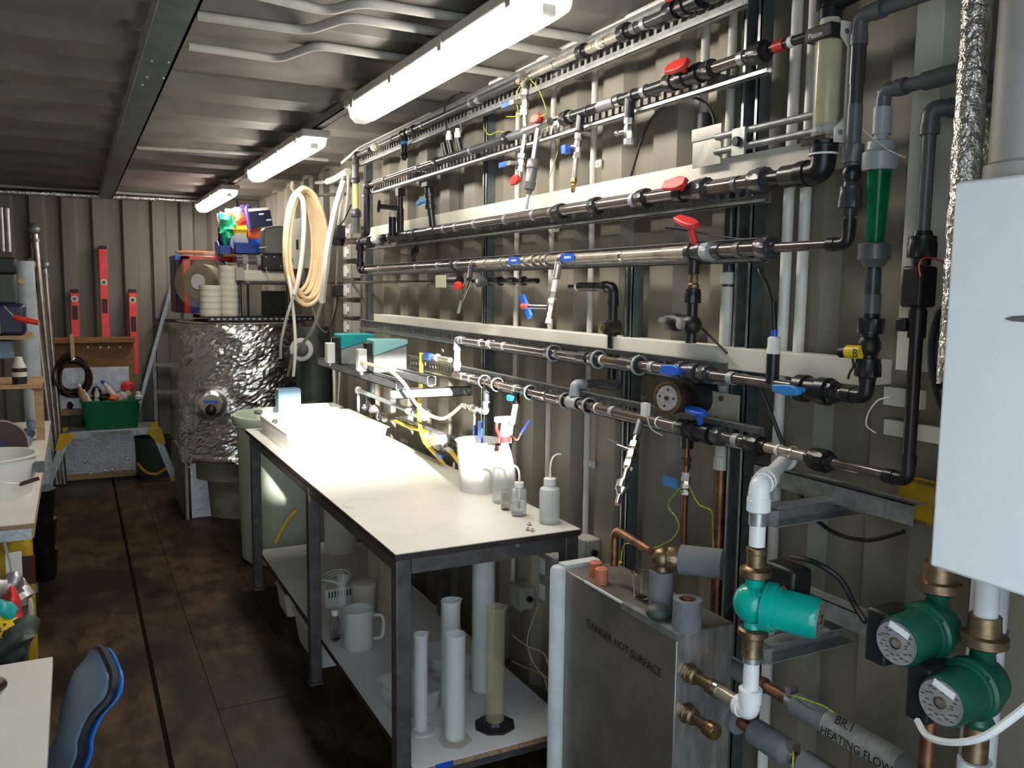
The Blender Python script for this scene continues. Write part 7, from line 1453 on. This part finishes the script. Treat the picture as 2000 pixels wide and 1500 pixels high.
# ================================================================ under the left bench and on the floor
c = W(86, 1120, z=0); c = V((c.x, c.y - .1, 0)); t0 = c
zt_ = zat(955, c.x, c.y)
k0 = zt_ / 3
for k in range(3): tag(MB().lathe(c + Z * k0 * k, Z, [(.062, 0), (.070, k0 * .1), (.080, k0 * .9), (.084, k0 * .93), (.084, k0 - .001), (.07, k0 - .001)], 28).build('black_pot', 'black_gloss'), 'glossy black plastic pot by the left bench, ' + ('bottom', 'middle', 'top')[k] + ' one of the stack', 'pot', 'black pots in a stack')
y1 = ly0 + .45; p, q = W(16, 1042, y=y1), W(62, 1140, y=y1); t = thing('yellow_case', 'yellow plastic machine case under the left bench', 'case', ((p.x + q.x) / 2, y1, 0)); zlow = 0; MB().box(p.x - .05, q.x, y1, y1 + .25, .02, min(p.z, LZB - .08)).build('case_body', 'mustard', t, bev=.02); MB().box(p.x + .02, p.x + .09, y1 - .006, y1, p.z - .22, p.z - .10).build('recess', 'cable_brown', t, bev=.006); MB().tube(spline([V((q.x - .045, y1 - .02, p.z - .26)), V((q.x - .01, y1 - .03, p.z - .28)), V((q.x - .008, y1 - .03, p.z - .40)), V((q.x - .02, y1 - .02, p.z - .46))], 5), .012, 8).build('handle', 'sieve_cream', t)
p, q = W(10, 1080, y=y1 - .10), W(46, 1160, y=y1 - .10); t = thing('white_sheet', 'folded white sheet standing against the yellow case', 'sheet', (p.x, y1 - .1, q.z)); M4 = Matrix.Rotation(math.radians(-6), 4, 'X'); M4.translation = V((p.x, y1 - .16, 0)); MB().box(0, q.x - p.x, 0, .012, .0, p.z, M4).build('sheet', 'poly_white', t)
for i, (a, b) in enumerate((((30, 1148), (74, 1143)), ((28, 1178), (68, 1172)))):
    p, q = W(*a, z=.045), W(*b, z=.045); y_ = q.y; t = thing('steel_offcut', 'short galvanised channel offcut on the floor under the left bench, ' + ('rear' if i == 0 else 'front') + ' one', 'offcut', (q.x - .1, y_, 0)); x0_, x1_ = q.x - .30, q.x; MB().box(x0_, x1_, y_, y_ + .003, 0, .05).build('web', 'galv', t); MB().box(x0_, x1_, y_, y_ + .04, .047, .05).build('flange', 'galv', t); MB().box(x0_, x1_, y_, y_ + .04, 0, .003).build('flange', 'galv', t)
def sack(px, py, y, r, s3, m_, name, label):
    c = W(px, py, y=y); b = MB(); b.ball(c, r, 28, s3)
    for i, v in enumerate(b.v): d = v - c; b.v[i] = c + d * (1 + .7 * noise.noise(d * 24 + V((px, py, 0)))); b.v[i].z = max(b.v[i].z, .002)
    tag(b.build(name, m_), label, 'bag')
sack(24, 1205, 3.1, .06, (.5, .8, 1.5), 'red_bright', 'red_bag', 'red plastic bag in the heap at the left edge'); sack(6, 1195, 3.05, .06, (.7, .8, .6), 'teal_box', 'teal_bag', 'teal packet in the heap at the left edge'); sack(2, 1232, 3.0, .055, (.8, .8, 1.0), 'yellow', 'yellow_bag', 'yellow packet in the heap at the left edge'); sack(14, 1255, 2.98, .075, (1.0, .8, .9), 'drum_dark', 'grey_bag', 'dark grey sack under the coloured packets at left'); sack(18, 1165, 3.2, .08, (.7, .9, 1.0), 'foil_board', 'silver_bag', 'clear silvery bag behind the red bag')
c = W(8, 1260, y=2.98); m = MB().box(c.x - .22, c.x + .05, 2.9, 3.25, 0, c.z - .05); tag(m.build('heap_box', 'drum_dark', bev=.01), 'dark carton on the floor carrying the coloured packets', 'carton')
c = W(4, 1090, y=3.6); wire([W(6, 1045, y=3.5), W(14, 1080, y=3.5), W(22, 1110, y=3.5), W(18, 1140, y=3.5)], 'thin white cable hanging in front of the white sheet', 'hose_white', .005, 'white_cable', 'cable')
# ================================================================ white desk corner and blue chair at the front
DZ = .74; dc = W(103, 1282, z=DZ); t = thing('white_desk', 'white desk corner at the bottom left', 'desk', (-.4, 1.6, 0)); MB().box(XL + .01, dc.x, .75, dc.y, DZ - .025, DZ).build('desk_top', 'laminate', t, bev=.002)
for x, y in ((dc.x - .08, dc.y - .08), (dc.x - .08, .80), (XL + .05, dc.y - .08), (XL + .05, .80)): MB().box(x, x + .04, y, y + .04, 0, DZ - .026).build('leg', 'grey_steel', t)
c = W(0, 1352, z=DZ); m = MB().ball(V((c.x - .012, c.y, DZ + .018)), .028, 16, (1, .8, .64)); tag(m.build('brown_mouse', 'reel_brown'), 'dark brown glossy round object on the desk corner', 'mouse')
# chair: a moulded shell with its back to the camera side
t = thing('plastic_chair', 'blue moulded plastic chair pulled up to the white desk', 'chair', (.0, 1.45, 0))
YN, YFAR = 1.86, 2.20
near = [W(a, b, y=YN) for a, b in ((150, 1500), (160, 1448), (180, 1402), (210, 1368), (235, 1325))]; dz_ = near[0].z
far = [W(a, b, y=YFAR) for a, b in ((116, 1440), (122, 1400), (132, 1362), (146, 1322), (158, 1290))]
nb = V((near[0].x - .10, YN, .47)); fb = V((near[0].x - .10, YFAR + .03, .47))
nP = spline([nb] + near, 6); fP = spline([fb] + far, 6); N_ = min(len(nP), len(fP)) - 1
topz = W(190, 1279, y=(YN + YFAR) / 2).z
def shell(off):
    def fn(u, v):
        vv = v * (1 - .0 * u); i = vv * N_; k = min(int(i), N_ - 1); f = i - k
        a = nP[k].lerp(nP[k + 1], f); b = fP[k].lerp(fP[k + 1], f); uu = .5 + (u - .5) * (1 - .35 * max(0, (v - .8) / .2) ** 2); p = a.lerp(b, uu)
        p.z += .045 * math.sin(PI * u) * max(0, (v - .6) / .4) ** 1.5; p.x += -.02 * math.sin(PI * u) * (1 - v) + off; return p
    return fn
sf = shell(-.006); m = MB().grid(sf, 12, 22); m.build('backrest', 'chair_blue', t, solid=.004)
sbk = shell(.020); m = MB().grid(sbk, 12, 22); m.build('back_shell', 'chair_back', t, solid=.004)
mid = shell(.002); rim = [mid(0, k / 26) for k in range(27)] + [mid(k / 12, 1) for k in range(1, 12)] + [mid(1, 1 - k / 26) for k in range(27)]
MB().tube(rim, .010, 8).build('rim', 'chair_edge', t)
def seat_fn(u, v): return V((nb.x - .40 * v, YN - .02 + .40 * u, .47 - .012 * math.sin(PI * v) + (.015 * math.sin(PI * v) * abs(u - .5))))
MB().grid(seat_fn, 8, 8).build('seat', 'chair_blue', t, solid=.010)
for sx in (-.02, -.36):
    for sy in (.02, .33): MB().tube([V((nb.x + sx, YN + sy, .455)), V((nb.x + sx * 1.12 + (.03 if sx > -.1 else -.02), YN + sy, 0))], .011, 10).build('leg', 'grey_steel', t)
# wall sockets below the bench top at the right
for i, (px, py, lab) in enumerate(((1132, 1075, 'grey socket box with white face at the bench corner, below the clamped conduit'), (1068, 1108, 'grey socket box behind the bench end, upper one of a pair'), (1068, 1158, 'grey socket box behind the bench end, lower one of a pair'), (1010, 1165, 'dark socket box behind the brownish measuring cylinder'))):
    c = W(px, py, x=1.50); t = thing('wall_socket', lab, 'socket', c - Z * .045); MB().box(1.50, XW - .002, c.y - .042, c.y + .042, c.z - .045, c.z + .045).build('back_box', 'socket_grey', t, bev=.006); MB().box(1.490, 1.50, c.y - .044, c.y + .044, c.z - .047, c.z + .047).build('front_plate', 'socket_grey', t, bev=.003); MB().box(1.486, 1.490, c.y - .005, c.y + .035, c.z - .028, c.z + .030).build('white_face', 'pvc_pure' if i < 3 else 'socket_grey', t, bev=.002); MB().lathe(V((1.53, c.y - .042, c.z)), -Y, [(.012, 0), (.012, .012), (.006, .014)], 12).build('gland', 'black', t)
for i, (pts, lab) in enumerate(((((1050, 1185), (1030, 1250), (1045, 1300), (1075, 1330)), 'thin cream cable looping behind the brownish cylinder, upper'), (((1000, 1240), (1030, 1262), (1060, 1275), (1072, 1300)), 'thin cream cable running right behind the cylinders'), (((1000, 1292), (1030, 1305), (1060, 1320), (1070, 1350)), 'thin cream cable running right behind the cylinders, lowest'))):
    wire([W(a, b, x=1.52) for a, b in pts], lab, 'hose_cream', .0028, 'cream_cable', 'cable')
